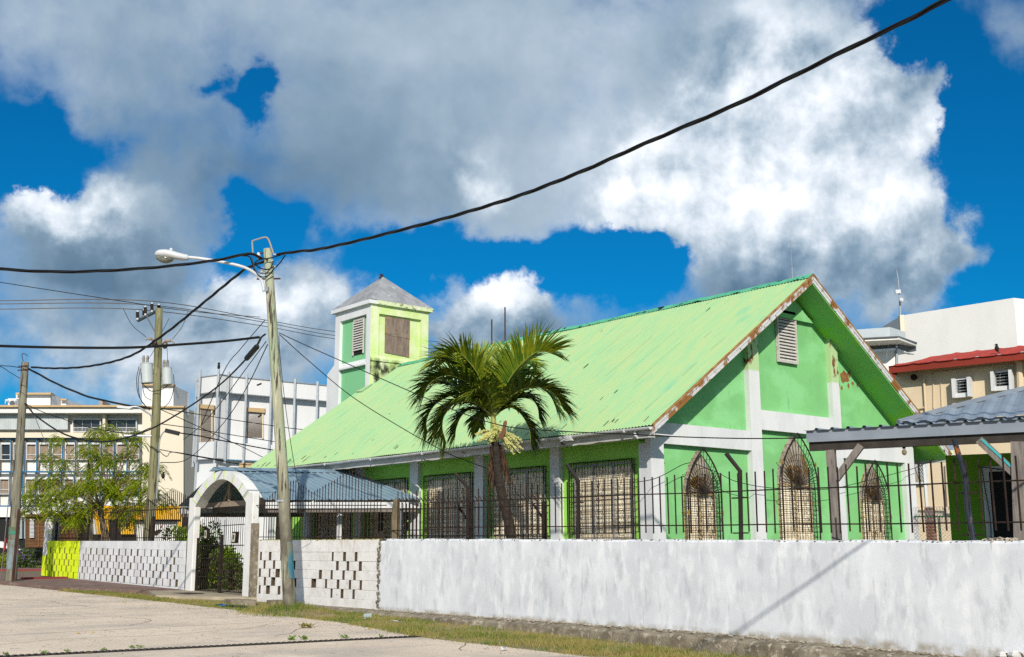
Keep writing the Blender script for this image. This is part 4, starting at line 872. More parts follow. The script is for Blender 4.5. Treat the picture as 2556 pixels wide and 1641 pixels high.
# plywood board
bp = MB(); yy = TY0+r_-.02; bp.prism([(22.53, yy-.02, 8.22), (23.61, yy-.02, 8.16), (23.60, yy-.02, 8.89), (22.53, yy-.02, 8.93)], (0, .018, 0)); bp.prism([(22.52, yy-.035, 8.88), (23.61, yy-.035, 8.84), (23.60, yy-.035, 9.55), (22.52, yy-.035, 9.55)], (0, .02, 0))
bp.prism([(22.53, yy-.05, 8.98), (22.53, yy-.05, 8.90), (23.1, yy-.04, 8.97), (23.2, yy-.04, 9.01)], (0, .012, 0)); bp.build('plywood_board', M['ply'], tower)
b = MB(); z = 8.36
while z < 9.42: b.prism([(xx-.065, 34.66, z), (xx-.055, 34.66, z-.012), (xx-.012, 34.66, z+.05), (xx-.022, 34.66, z+.062)], (0, .66, 0)); z += .092
b.prism([(xx-.03, 34.62, 9.46), (xx-.03, 35.36, 9.46), (xx-.03, 35.36, 9.55), (xx-.03, 34.62, 9.55)], (.03, 0, 0))
b.box((xx-.06, 34.62, 8.2), (xx, 34.66, 9.46)); b.box((xx-.06, 35.32, 8.2), (xx, 35.36, 9.46)); b.build('slats', M['vent'], tower)
# lead flashing where the tower meets the roof
b = MB(); q = [PX(916, 967, TX0-.02), ]
b.prism([(TX0-.35, 34.0, zroof(TX0-.35)+.03), (TX0-.05, 34.0, zroof(TX0-.05)+.03), (TX0+.1, 34.0, zroof(TX0+.1)+.05), (TX0-.3, 34.5, zroof(TX0-.3)+.05)], (0, -.0, .02)); b.build('flashing', M['roof'], tower)
# mast on the ridge, light rods behind
p = PX(1978, 690, XRI); b = MB(); b.tube([(p[0], p[1], ZR), (p[0], p[1], ZR+.3)], .012, 6); b.tube([(p[0], p[1], ZR+.3), (p[0], p[1], ZR+1.0)], .007, 5)
tag(b.build('lightning_rod', M['galv'], loc=(p[0], p[1], ZR)), 'slim grey rod standing on the roof ridge near the gable peak', 'rod')
for (px, y0, lab) in ((1227.5, 798, 'shorter thin rusty mast rising behind the roof ridge'), (1260.5, 767, 'taller thin rusty mast rising behind the roof ridge')):
    p = PV(px, y0, 42); b = MB(); b.tube([(p[0], p[1], 0), tuple(p)], .028, 6); tag(b.build('thin_mast', M['steelrust'], loc=(p[0], p[1], 0)), lab, 'mast', 'masts behind the church')

# ------------------------------------------------------------------ poles
def pole(name, label, pts, D, r0, r1, mat, cat='utility pole', sink=.4, n=14):
    P = [PV(x, y, D) for x, y in pts]; base = P[0].copy()
    P = [P[0]-(P[1]-P[0])/np.linalg.norm(P[1]-P[0])*sink]+P; P = smoothpath(P, 6)
    rr = list(np.linspace(r0, r1, len(P))); b = MB()
    t = thing(name, label, cat, base); b.tube(P, rr, n); o = b.build('shaft', mat, t, smooth=False)
    for p in o.data.polygons: p.use_smooth = len(p.vertices) == 4
    return t, P, rr
mb = PX(723, 1520, 12.12); DM = float(mb @ NH)
mp, MP, MR = pole('utility_pole', 'bleached leaning wooden utility pole with a blue patch, in front of the pierced wall', [(723, 1517), (705.5, 1189), (686, 900), (668, 622)], DM, .152, .092, M['pole_pale'])
def ringpatch(path, rr, i0, i1, a0, a1, grow):
    b = MB(); V = []; k = 9
    for i in np.linspace(i0, i1, 8):
        j = int(i); f = i-j; p = np.array(path[j])*(1-f)+np.array(path[min(j+1, len(path)-1)])*f; r = rr[min(j, len(rr)-1)]+grow
        V += [p+r*np.array([math.cos(a), math.sin(a), 0]) for a in np.linspace(a0, a1, k)]
    b.add(V, [(i*k+j, i*k+j+1, (i+1)*k+j+1, (i+1)*k+j) for i in range(7) for j in range(k-1)]); return b
def zidx(path, z): return float(np.interp(z, [p[2] for p in path], range(len(path))))
vb = math.atan2(-mb[1], -mb[0])                    # bearing of the street side
ringpatch(MP, MR, zidx(MP, mb[2]+.62), zidx(MP, mb[2]+1.38), vb+.1, vb+1.35, .004).build('paint_patch', M['paint_blue'], mp)
b = MB(); p = PV(704, 1251, DM); b.tube([p-[0, 0, .02], p+[0, 0, .02]], .142, 14); b.build('band', M['galv'], mp)
def knobs(t, pts, D, r, mat, name):
    for x, y in pts: b = MB(); c = PV(x, y, D); b.ball(c, r, 8, 6); b.ball(c+[0, 0, r*.7], r*.7, 8, 6); b.build(name, mat, t)
knobs(mp, ((645, 637), (646, 643), (655, 677)), DM-.12, .045, M['porc_white'], 'insulator')
b = MB(); b.bar(PV(641, 634, DM-.1), PV(657, 632, DM-.1), .03); b.bar(PV(645, 646, DM-.1), PV(660, 645, DM-.1), .03); b.bar(PV(641, 697, DM), PV(700, 696, DM), .03); b.build('bracket', M['steelrust'], mp)
b = MB(); b.tube(smoothpath([PV(*q, DM-.1) for q in ((630, 637), (631, 628), (629.5, 605), (633, 601), (655, 594), (664, 593), (671, 600), (678, 620), (683, 635))], 4), .018, 6); b.build('bent_rod', MAT('pinkish_rod', (.42, .33, .27), (.35, .30, .26), 5), mp)
for pts in (((683, 636), (705, 634)), ((678, 652), (684, 650)), ((684, 670), (688, 664))):
    b = MB(); b.tube([PV(*q, DM-.13) for q in pts], .022, 6); b.build('clamp', M['galv'], mp)
b = MB()
for a in (((642, 962), (652, 958)), ((645, 1041), (652, 1036))): b.tube([PV(*a[0], DM-.05), PV(*a[1], DM-.12)], .02, 5)
b.build('climbing_peg', M['steelrust'], mp)
# street lamp carried by the pole
lp = thing('street_lamp', 'white street lamp on a curved arm near the top of the leaning pole', 'street lamp', PV(659, 726, DM-.1))
DL = DM-.5
b = MB(); arm = smoothpath([PV(659, 728, DM-.11), PV(655, 706, DM-.13), PV(645, 690, DM-.16), PV(621, 673, DM-.25), PV(590, 662, DM-.34), PV(540, 652, DM-.42), PV(496, 645, DL), PV(468, 642.5, DL)], 5); b.tube(arm, .033, 8); b.build('arm', M['lamp_white'], lp, smooth=True)
b = MB(); b.bar(PV(660, 722, DM-.11), PV(670, 722, DM-.14), .05, .10); b.build('bracket', M['galv'], lp)
def loftx(stations, n=12):
    """sections along the lamp: (px, top py, bottom py, half depth)"""
    V = []; 
    for (x, yt, yb, hw) in stations:
        pt, pb_ = PV(x, yt, DL), PV(x, yb, DL); c = (pt+pb_)/2; hz = (pt[2]-pb_[2])/2
        V += [c+np.array([0, 0, hz])*math.sin(a)+NH*hw*math.cos(a) for a in np.linspace(0, 2*math.pi, n+1)[:-1]]
    k = len(stations); return V, [(i*n+j, i*n+(j+1) % n, (i+1)*n+(j+1) % n, (i+1)*n+j) for i in range(k-1) for j in range(n)]+[tuple(range(n)), tuple((k-1)*n+j for j in range(n))]
b = MB(); b.add(*loftx([(387.5, 633, 638, .03), (391, 627, 642, .09), (400, 624, 643.5, .14), (415, 623.5, 645, .165), (430, 626, 647.5, .155), (446, 631, 650, .12), (460, 634.5, 651, .08), (468, 636, 650.5, .06), (470, 638, 648, .05)])); hd = b.build('head', M['lamp_white'], lp, smooth=True)
b = MB(); b.add(*loftx([(388.5, 637, 641, .05), (393, 636, 650, .09), (402, 636, 655.5, .13), (412, 637, 658, .145), (422, 638, 656.5, .13), (430, 640, 653, .09), (433, 642, 649, .05)])); b.build('lens', M['lens'], hd, smooth=True)
b = MB(); c = PV(427, 626, DL); b.tube([c, c+[0, 0, .05]], .035, 10); b.build('photocell', M['lamp_white'], hd)
b = MB(); b.tube([PV(388, 638.5, DL-.17), PV(430, 643.5, DL-.17), PV(468, 648, DL-.08)], .004, 4); b.build('seam', M['steelrust'], hd)

tb_D = 36.0
tp, TP, TR = pole('utility_pole', 'greenish utility pole carrying two grey transformers behind the left wall', [(371, 1352), (383, 1190), (391, 1000), (397, 771)], tb_D, .19, .115, M['pole_green'], sink=1.5)
def P3(x, y, dd=0): return PV(300+x/5.923, 740+y/5.923, tb_D+dd)
b = MB(); b.bar(P3(255, 355, -.9), P3(535, 210, .1), .07, .05); b.bar(P3(262, 378, -.85), P3(540, 235, .15), .04, .03); b.build('crossarm', M['dkgrey'], tp)
b = MB(); b.bar(P3(385, 285, -.5), P3(525, 545, -.05), .05, .02); b.build('brace', M['galv'], tp)
def insul(x, y0, y1, dd):
    b = MB(); a, c = P3(x, y1, dd), P3(x, y0, dd); n = 13
    b.tube([a+(c-a)*i/n for i in range(n+1)], [.062 if i % 2 else .038 for i in range(n+1)], 8); o = b.build('insulator', M['porcelain'], tp)
    b = MB(); b.tube([a-[0, 0, .06], a], .03, 6); b.tube([c, c+[0, 0, .05]], .03, 6); b.build('cap', M['porc_white'], o)
for q in ((257, 235, 320, -.9), (372, 165, 255, -.45), (352, 215, 285, -.2), (470, 115, 205, -.1), (572, 135, 175, 0)): insul(*q)
# fuse cut-outs
for pts in (((372, 655), (400, 630), (425, 630), (470, 628), (500, 660), (515, 705)), ((610, 692), (640, 690), (660, 662), (745, 655), (800, 690), (790, 710))):
    b = MB(); b.tube([P3(*q, -.15) for q in pts], .022, 6); b.tube([P3(*pts[2], -.15), P3(*pts[3], -.15)], .05, 8); b.build('cutout', MAT('beige_cutout', (.36, .28, .22), (.26, .20, .16), 8), tp)
b = MB(); b.ball(P3(505, 690, -.2), (.10, .10, .12), 8, 6); b.ball(P3(662, 725, -.2), (.10, .10, .12), 8, 6); b.build('bushing', M['porcelain'], tp)
def transformer(x0, x1, y0, y1, lab, dd):
    c0, c1 = P3((x0+x1)/2+4, y1, dd), P3((x0+x1)/2-8, y0, dd); rad = (x1-x0)/2/5.923*tb_D/F
    t = thing('transformer', lab, 'transformer', c0, 'pole transformers')
    b = MB(); ax_ = np.array([c1[0]-c0[0], c1[1]-c0[1], c1[2]-c0[2]]); L0 = np.linalg.norm(ax_)
    b.tube([c0+ax_*f for f in (0, .03, .035, .9, .93)], [rad*.97, rad*.97, rad, rad, rad], 20); tank = b.build('tank', M['trafo'], t, smooth=False)
    b = MB(); b.tube([c0+ax_*f for f in (.931, .95, .951, .985, 1.0)], [rad*1.04, rad*1.04, rad*1.02, rad*.8, rad*.2], 20); b.build('lid', M['trafo'], t)
    b = MB()
    for s in (-.5, .15): 
        p = c1+np.array([_r[0]*rad*s, _r[1]*rad*s, 0]); b.tube([p-[0, 0, .05], p+[0, 0, .08], p+[0, 0, .16], p+[0, 0, .24]], [.05, .045, .05, .03], 8)
    b.build('bushing', MAT('grey_bushing', (.30, .28, .25), (.22, .2, .18), 9), t)
    b = MB(); 
    for f in (.35, .75): b.bar(c0+ax_*f, (c0+ax_*f)*.3+P3(545, (y0*f+y1*(1-f)), 0)*.7, .08, .06)
    b.build('hanger', M['galv'], t)
transformer(305, 487, 985, 1285, 'larger grey can transformer on the left of the green-tinged pole', -.1)
transformer(615, 770, 1050, 1308, 'smaller grey can transformer on the right of the green-tinged pole', .15)
# lamp arms and splice box on the transformer pole
l2 = thing('street_lamp', 'small pale street lamp reaching left below the transformers', 'street lamp', PV(378, 1047, tb_D))
b = MB(); b.tube(smoothpath([PV(378, 1052, tb_D-.1), PV(377, 1038, tb_D-.15), PV(365, 1029, tb_D-.2), PV(345, 1017, tb_D-.3), PV(326, 1016, tb_D-.35)], 4), .03, 6); b.build('arm', M['galv'], l2)
b = MB(); b.prism([PV(291, 1013, tb_D-.5), PV(326, 1015, tb_D-.5), PV(329, 1019, tb_D-.5), PV(322, 1021, tb_D-.5), PV(292, 1018, tb_D-.5)], NH*.25); b.build('head', M['lamp_white'], l2)
b = MB(); b.tube([PV(310, 1088, tb_D-.2), PV(378, 1089, tb_D-.1)], .04, 7); b.build('side_arm', M['galv'], tp)
b = MB(); a, c = PV(413, 1075, tb_D-.2), PV(447, 1083, tb_D-.2); b.bar(a, c, .12, .13); b.build('splice_box', M['cable'], tp)
b = MB(); b.tube(smoothpath([PV(413, 1075, tb_D-.2), PV(404, 1085, tb_D-.2), PV(398, 1105, tb_D-.15), PV(396, 1160, tb_D-.15), PV(391, 1240, tb_D-.1), PV(384, 1330, tb_D-.1)], 4), .022, 6); b.build('conduit', M['galv'], tp)

lb = PG(28, 1457); DLP = float(lb @ NH)
op, OP, OR_ = pole('utility_pole', 'dark weathered utility pole with teal and pale blue paint at the far left', [(27, 1455), (37, 1300), (48, 1130), (63, 905)], DLP, .20, .115, M['pole_old'])
ringpatch(OP, OR_, zidx(OP, lb[2]+.45), zidx(OP, lb[2]+1.35), vb-1.5, vb+1.5, .005).build('paint_patch', M['paint_pale'], op)
ringpatch(OP, OR_, zidx(OP, lb[2]+1.52), zidx(OP, lb[2]+1.75), vb-1.6, vb+1.6, .006).build('paint_band', M['paint_teal'], op)
b = MB(); b.bar(PV(15, 1345, DLP-.1), PV(12, 1374, DLP-.1), .06, .04); b.build('red_tag', M['red'], op)
b = MB(); b.bar(PV(18, 1291, DLP-.1), PV(15, 1301, DLP-.1), .04, .04); b.build('blue_sleeve', M['litter_blue'], op)
b = MB(); b.tube(smoothpath([PV(q[0], q[1], DLP-.1) for q in ((58, 903), (55, 890), (57, 883), (66, 886), (68, 890))], 3), .012, 5); b.tube([PV(44, 925, DLP-.12), PV(70, 922, DLP-.12)], .02, 5); b.tube([PV(46, 915, DLP-.12), PV(72, 913, DLP-.12)], .02, 5); b.build('bracket', M['steelrust'], op)
b = MB(); b.tube([PV(30, 1457, DLP-.2), PV(33, 1400, DLP-.2)], .015, 5); b.tube([PV(1, 1447, DLP-.3), PV(12, 1345, DLP-.25), PV(33, 1130, DLP-.15)], .014, 5); b.build('guy_wire', M['conductor'], op)
# rusted iron post next to it
p, q = PV(32, 1453, DLP-.4), PV(48, 1272, DLP-.4); b = MB(); b.bar(p-[0, 0, .2], q, .11, .06); tag(b.build('iron_post', M['steelrust'], loc=p), 'rusted square iron post leaning beside the painted far left pole', 'post')
# pole hidden in the tree with a coil of cable
hp, HP, HR = pole('utility_pole', 'short green pole with a hanging cable coil, seen through the feathery tree', [(224, 1345), (225, 1240), (225, 1143)], 62, .17, .14, M['pole_green'], sink=.8)
b = MB(); c = PV(235, 1155, 61.7)
for k in range(3): b.tube([c+_r*(.28+.03*k)*math.cos(a)+np.array([0, 0, (.36+.02*k)*math.sin(a)]) for a in np.linspace(0, 6.28, 20)], .018, 5, False)
b.build('cable_coil', M['cable'], hp)

# ------------------------------------------------------------------ cables
def resample(P, step):
    P = np.array(P); s = np.concatenate([[0], np.cumsum(np.linalg.norm(np.diff(P, axis=0), axis=1))]); n = max(2, int(s[-1]/step)+1); q = np.linspace(0, s[-1], n)
    return np.stack([np.interp(q, s, P[:, i]) for i in range(3)], 1)
def twisted(P, label, rs=.0175, off=.019, pitch=2.3, group='twisted overhead cables'):
    P = resample(smoothpath(P, 12), .09); b = MB()
    T = np.gradient(P, axis=0); T /= np.linalg.norm(T, axis=1)[:, None]; U = np.cross(T, [0, 0, 1.]); U /= np.linalg.norm(U, axis=1)[:, None]; W = np.cross(U, T)
    s = np.arange(len(P))*.09
    for k, (rk, of) in enumerate(((rs, off), (rs, off), (rs*.9, off), (rs*.45, off*1.15))):
        a = 2*math.pi*s/pitch+k*2.1+.5*np.sin(s*.7); b.tube(P+U*(np.cos(a)*of)[:, None]+W*(np.sin(a)*of)[:, None], rk, 5)
    return tag(b.build('overhead_cable', M['cable'], loc=P[0], smooth=True), label, 'cable', group)
def wire(P, r, label, mat='wire', n=8, group='thin overhead wires', name='overhead_wire'):
    b = MB(); b.tube(smoothpath(P, n), r, 4); return tag(b.build(name, M[mat], loc=P[0]), label, 'wire' if r < .015 else 'cable', group)
c0 = PV(690, 636, DM-.1); cE = PX(2390, -8, 12.0)
C1 = [PL(x, y, c0, cE) for x, y in ((690, 636), (745, 628), (800, 622), (936, 591), (1112, 545), (1280, 494), (1436, 435), (1579, 372), (1700, 320), (1841, 259), (1981, 190), (2136, 113), (2273, 47), (2390, -12))]
dd_ = C1[-1]-C1[-2]; C1.append(C1[-1]+dd_*4+np.array([0, 0, -.2])); C1.append(C1[-1]+dd_*6)
twisted(C1, 'thick twisted black cable rising from the leaning pole to the upper right corner')
twisted([PV(x, y, DM-.1-(660-x)/660*3.0) for x, y in ((655, 648), (630, 634), (604, 637), (519, 653), (364, 670), (169, 679), (0, 672), (-160, 655))], 'twisted black cable crossing behind the lamp to the left edge')
twisted([PV(x, y, DM-.1+(668-x)/600*(DLP-DM)) for x, y in ((668, 650), (630, 664), (604, 678), (519, 747), (416, 830), (325, 889), (227, 914), (140, 920), (78, 917))], 'twisted black cable sagging from the leaning pole to the far left pole')
twisted([PV(x, y, DLP+(x-70)/300*(tb_D-DLP)) for x, y in ((66, 918), (90, 931), (145, 960), (218, 990), (265, 1001), (310, 1011), (375, 1019))], 'twisted black cable from the far left pole to the transformer pole')
wire([PV(x, y, DM-.1-(660-x)/660*2.5) for x, y in ((648, 842), (560, 852), (455, 860), (325, 868), (160, 868), (0, 864), (-120, 858))], .027, 'smooth black cable running level from the leaning pole to the left edge', 'cable')
C5 = [(662, 835, 0), (652, 843, .02), (641, 863, .05), (613, 898, .1), (558, 953, .2), (500, 997, .3), (440, 1036, .42), (379, 1070, .55), (315, 1093, .68), (260, 1103, .78), (217, 1100, .85), (156, 1082, .91), (93, 1041, .96), (62, 1008, 1)]
wire([PV(x, y, DM-.1+t*(DLP-DM)) for x, y, t in C5], .026, 'black telephone cable sagging in front of the feathery tree', 'cable')
b = MB(); a, c = PV(643, 864, DM-.08), PV(614, 897, DM+.9); b.tube([a, a+(c-a)*.06, a+(c-a)*.94, c], [.03, .062, .062, .03], 8); tag(b.build('splice_case', M['cable'], loc=a), 'black sausage shaped splice case on the cable beside the leaning pole', 'splice')
for pts, lab in ((((66, 1010, 0), (110, 1030, .1), (160, 1047, .2), (210, 1064, .3), (250, 1072, .4), (330, 1083, .7), (376, 1068, 1)), 'thin black wire sagging from the far left pole behind the tree'),):
    wire([PV(x, y, DLP+t*(tb_D-DLP)) for x, y, t in pts], .012, lab, 'cable')
wire([PV(x, y, DLP+.3) for x, y in ((62, 1002), (82, 1030), (105, 1085), (130, 1140), (165, 1170), (210, 1185))], .010, 'pale cord hanging from the far left pole into the tree', 'conductor')
wire([PV(x, y, DLP-1) for x, y in ((-60, 908), (0, 913), (30, 915), (60, 920))], .012, 'upper short wire leaving the far left pole to the left edge', 'cable')
wire([PV(x, y, DLP-1) for x, y in ((-60, 895), (0, 915), (25, 930), (50, 945))], .010, 'lower sloping short wire leaving the far left pole to the left edge', 'cable')
# bare conductors over the transformer pole, three of them
for y0, ym, xm, y1, y2, lab in ((751, 752, 377, 797, 828, 'top'), (759, 761, 362, 803, 838, 'middle'), (772, 773, 343, 813, 846, 'bottom')):
    wire([PV(x, y, tb_D+d_) for x, y, d_ in ((-150, y0-1, 0), (0, y0, 0), (xm, ym, 0), (649, y1, 8), (836, y2, 14), (1075, y2+24, 22), (1300, y2+42, 30))], .014, lab+' one of the three bare power lines above the transformer pole', 'conductor')
wire([PV(x, y, tb_D-2) for x, y in ((-80, 692), (0, 705), (180, 733), (375, 763))], .012, 'thin dark wire slanting down to the top of the transformer pole', 'wire')
wire([PV(x, y, tb_D+d_) for x, y, d_ in ((400, 768, 0), (520, 782, 4), (649, 792, 8))], .012, 'thin dark wire from the transformer pole top to behind the leaning pole', 'wire')
for pts, lab in ((((308, 772), (330, 812), (365, 842)), 'jumper wire left of the transformer pole'), (((470, 777), (455, 815), (430, 848)), 'long jumper wire right of the transformer pole'), (((422, 795), (412, 815), (404, 830)), 'short jumper wire right of the transformer pole'),
                 (((417, 870), (418, 890), (419, 907)), 'vertical jumper wire above the right transformer'), (((386, 872), (375, 890), (368, 896)), 'jumper wire above the left transformer')):
    wire([PV(x, y, tb_D-.15) for x, y in pts], .009, lab, group='transformer jumper wires')
for pts, lab in ((((347, 915), (341, 950), (347, 990), (372, 1024)), 'outermost low voltage loop left of the left transformer'), (((350, 920), (345, 960), (352, 1000), (374, 1025)), 'second low voltage loop left of the left transformer'), (((352, 930), (360, 985), (378, 1000)), 'inner low voltage loop left of the left transformer'),
                 (((433, 935), (434, 965), (425, 1000), (405, 1022)), 'low voltage loop right of the right transformer'), (((356, 958), (372, 974), (384, 977), (405, 972), (420, 962)), 'slack loop hanging below both transformers')):
    wire([PV(x, y, tb_D-.25) for x, y in pts], .012, lab, 'cable', group='transformer low voltage loops')
# lines from the transformer pole towards the right
for pts, lab in ((((398, 1020), (460, 1029), (565, 1046), (681, 1063), (760, 1073), (900, 1082)), 'upper line crossing in front of the white clad building'), (((447, 1081), (500, 1089), (548, 1099), (676, 1123), (740, 1131)), 'lower thick line crossing in front of the white clad building'),
                 (((400, 1022), (460, 1049), (535, 1084), (611, 1119), (660, 1144)), 'diagonal line crossing in front of the white clad building'), (((395, 1122), (460, 1134), (530, 1147), (600, 1159), (660, 1163)), 'lowest line passing under the white clad building'),
                 (((398, 1058), (470, 1068), (560, 1083), (685, 1103)), 'faint middle line in front of the white clad building'), (((395, 1122), (408, 1136), (418, 1139), (432, 1129), (500, 1140), (560, 1150)), 'looped line leaving the transformer pole near its foot')):
    wire([PV(x, y, tb_D+(x-398)/300*6) for x, y in pts], .013 if 'thick' not in lab else .02, lab, 'cable')
# house drops from the leaning pole
for pts, lab in ((((661, 800, 0), (600, 872, 2), (560, 925, 4), (502, 1062, 6)), 'leftmost of the thin wires fanning down left from the leaning pole'), (((664, 853, 0), (600, 940, 2), (548, 1010, 4), (500, 1064, 6), (458, 1098, 8)), 'middle of the thin wires fanning down left from the leaning pole'), (((668, 860, 0), (620, 960, 2), (575, 1034, 4), (535, 1083, 6), (497, 1124, 7), (455, 1152, 8), (400, 1155, 9)), 'rightmost of the thin wires fanning down left from the leaning pole')):
    wire([PV(x, y, DM+d_) for x, y, d_ in pts], .012, lab, 'cable')
wire([PV(x, y, DM+t*(17.2-DM)) for x, y, t in ((696, 831, 0), (767, 864, .06), (837, 895, .13), (950, 945, .24), (1058, 992, .35), (1160, 1034, .46), (1270, 1066, .57), (1420, 1078, .68), (1560, 1084, .78), (1700, 1091, .87), (1860, 1095, .94), (2010, 1094, 1))], .009, 'long thin wire from the leaning pole past the palm to the open shelter', 'cable')
wire([PV(x, y, DM+t*.8) for x, y, t in ((697, 835, 0), (767, 898, .1), (878, 990, .3), (1007, 1071, .6), (1084, 1114, .75), (1124, 1135, .85), (1182, 1157, .95), (1222, 1172, 1))], .009, 'thin wire from the leaning pole down to the palm', 'cable')
wire([PV(x, y, DM+t) for x, y, t in ((696, 838, .05), (700, 900, .1), (716, 1041, .2), (741, 1195, .3), (756, 1235, .4), (745, 1250, .6), (700, 1258, .9))], .008, 'thin wire hanging straight down beside the leaning pole', 'cable')
# jumper loops at the pole head
for pts, lab in ((((683, 650), (674, 672), (662, 683), (648, 682), (636, 671), (632, 655), (628, 640)), 'inner black loop of cable round the pole head'), (((686, 668), (672, 686), (657, 692), (643, 686), (634, 672), (629, 655), (622, 641), (605, 639)), 'outer black loop of cable round the pole head'), (((684, 666), (668, 673), (650, 670), (640, 662), (637, 655), (650, 648), (672, 645), (705, 636)), 'small black loop of cable round the pole head'), (((712, 637), (700, 655), (688, 668)), 'short black tail joining the big cable to the pole head')):
    wire([PV(x, y, DM-.2) for x, y in pts], .014, lab, 'cable', group='cable loops at the pole head')
_a = PX(2131, 1375, XW)-SUN*7.6; _b = PX(1843, 1577, XW)-SUN*11.4; _d = _b-_a
b = MB(); b.tube([np.array([17.6, 6.6, 2.9]), _a-_d*1.2, _a, _b, _b+_d*9], .021, 6); tag(b.build('overhead_cable', M['cable'], loc=_a), 'black service cable crossing overhead, casting the diagonal shadow on the plastered wall', 'cable')
# long service wire on the church front, low wires near the shelter
wire([PY(*q, YC-.25) for q in ((1580, 1205), (1625, 1198), (1660, 1184), (1700, 1162), (1723, 1155))], .008, 'thin wire sagging across the church corner to the first arched window', 'cable')
wire([PY(*q, YC-.25) for q in ((1730, 1156), (1790, 1180), (1840, 1203), (1930, 1219), (2060, 1222), (2150, 1204), (2250, 1178), (2290, 1166), (2370, 1130))], .008, 'thin wire sagging across the three arched windows', 'cable')

# ------------------------------------------------------------------ the palm
DP = float(PX(1276, 1341, 15.5) @ NH); k_ = DP/F
def Q(x, y, dd=0): return PV(x, y, DP+dd)
pm = thing('palm_tree', 'short feathery palm with drooping fronds and pale fruit before the church', 'palm', Q(1279, 1375))
tr = smoothpath([Q(1284, 1400), Q(1276, 1341), Q(1266, 1285), Q(1254, 1240), Q(1247, 1205), Q(1242, 1171), Q(1239, 1140), Q(1236, 1100)], 8); b = MB()
rr = [(.115-.035*i/len(tr))*(1+.05*(i % 3 == 0)) for i in range(len(tr))]; b.tube(tr, rr, 12); b.build('trunk', M['palm_trunk'], pm)
b = MB(); b.tube([Q(1236, 1104), Q(1233, 1080), Q(1231.5, 1055), Q(1231, 1036), Q(1231, 1020)], [.085, .075, .062, .05, .03], 12); b.build('crownshaft', M['palm_shaft'], pm, smooth=True)
def frond(pts, lmax=.5, nl=48, up=None, droop=1.0, fold=.5, young=False, t0=.2, tw=0.):
    """pts: (zoom x, zoom y, depth offset) along the midrib, in the survey's palm close-up"""
    P = resample(smoothpath([Q(1040+x/4.0525, 820+y/4.0525, dd) for x, y, dd in pts], 10), .02); n = len(P)
    b = MB(); b.tube(P[::3], list(np.linspace(.017, .004, len(P[::3]))), 5); fo = b.build('frond', M['palm_rib'], pm)
    T = np.gradient(P, axis=0); T /= np.linalg.norm(T, axis=1)[:, None]; g = MB()
    sd0 = np.cross(T[n//6], np.array([0, 0, 1.])); sd0 = sd0 if np.linalg.norm(sd0) > .25 else np.cross(T[n//6], -NH); sd0 /= np.linalg.norm(sd0); SDS = []
    for q_ in range(n): sd0 = sd0-T[q_]*(sd0 @ T[q_]); sd0 /= np.linalg.norm(sd0); SDS.append(sd0)
    for i in range(nl):
        t = t0+(1-t0)*(i+.5)/nl; j = min(n-1, int(t*(n-1))); ta = T[j]
        side = SDS[j]; nor = np.cross(side, ta)
        nor = nor if nor[2] > -.2 or abs(nor[2]) < .2 else nor
        if tw: c_, s_ = math.cos(tw), math.sin(tw); side, nor = side*c_+nor*s_, nor*c_-side*s_
        u = (t-t0)/(1-t0); L_ = lmax*(.60+.62*math.sin(math.pi*(.10+.75*u)))*.80
        for s in (-1, 1):
            lf_ = random.uniform(.5, 1.7); f = .50+.42*u+random.uniform(-.1, .1); d0 = ta*f+side*s*(1.0-.30*u)+nor*(fold+random.uniform(-.12, .12)); d0 /= np.linalg.norm(d0)
            l = L_*random.uniform(.85, 1.08); w_ = random.uniform(.026, .040); p = P[j]; seg = 4; A = []; B = []
            bn = np.cross(d0, nor); bn /= np.linalg.norm(bn)+1e-9; d1 = d0.copy()
            for q_ in range(seg+1):
                v = q_/seg; ww = w_*(.55+1.2*v if v < .35 else 1.0*(1-v)**.7+.02)
                A.append(p-bn*ww); B.append(p+bn*ww)
                d1 = d1+np.array([random.gauss(0, .05), random.gauss(0, .05), -1*droop*.30*(.5+v)*lf_]); d1 /= np.linalg.norm(d1); p = p+d1*l/seg
            g.add(A+B, [(q_, q_+1, seg+2+q_, seg+1+q_) for q_ in range(seg)])
    g.build('leaflets', M['palm_low_shade'] if pts[-1][1] > 620 else M['palm_leaf'], fo)
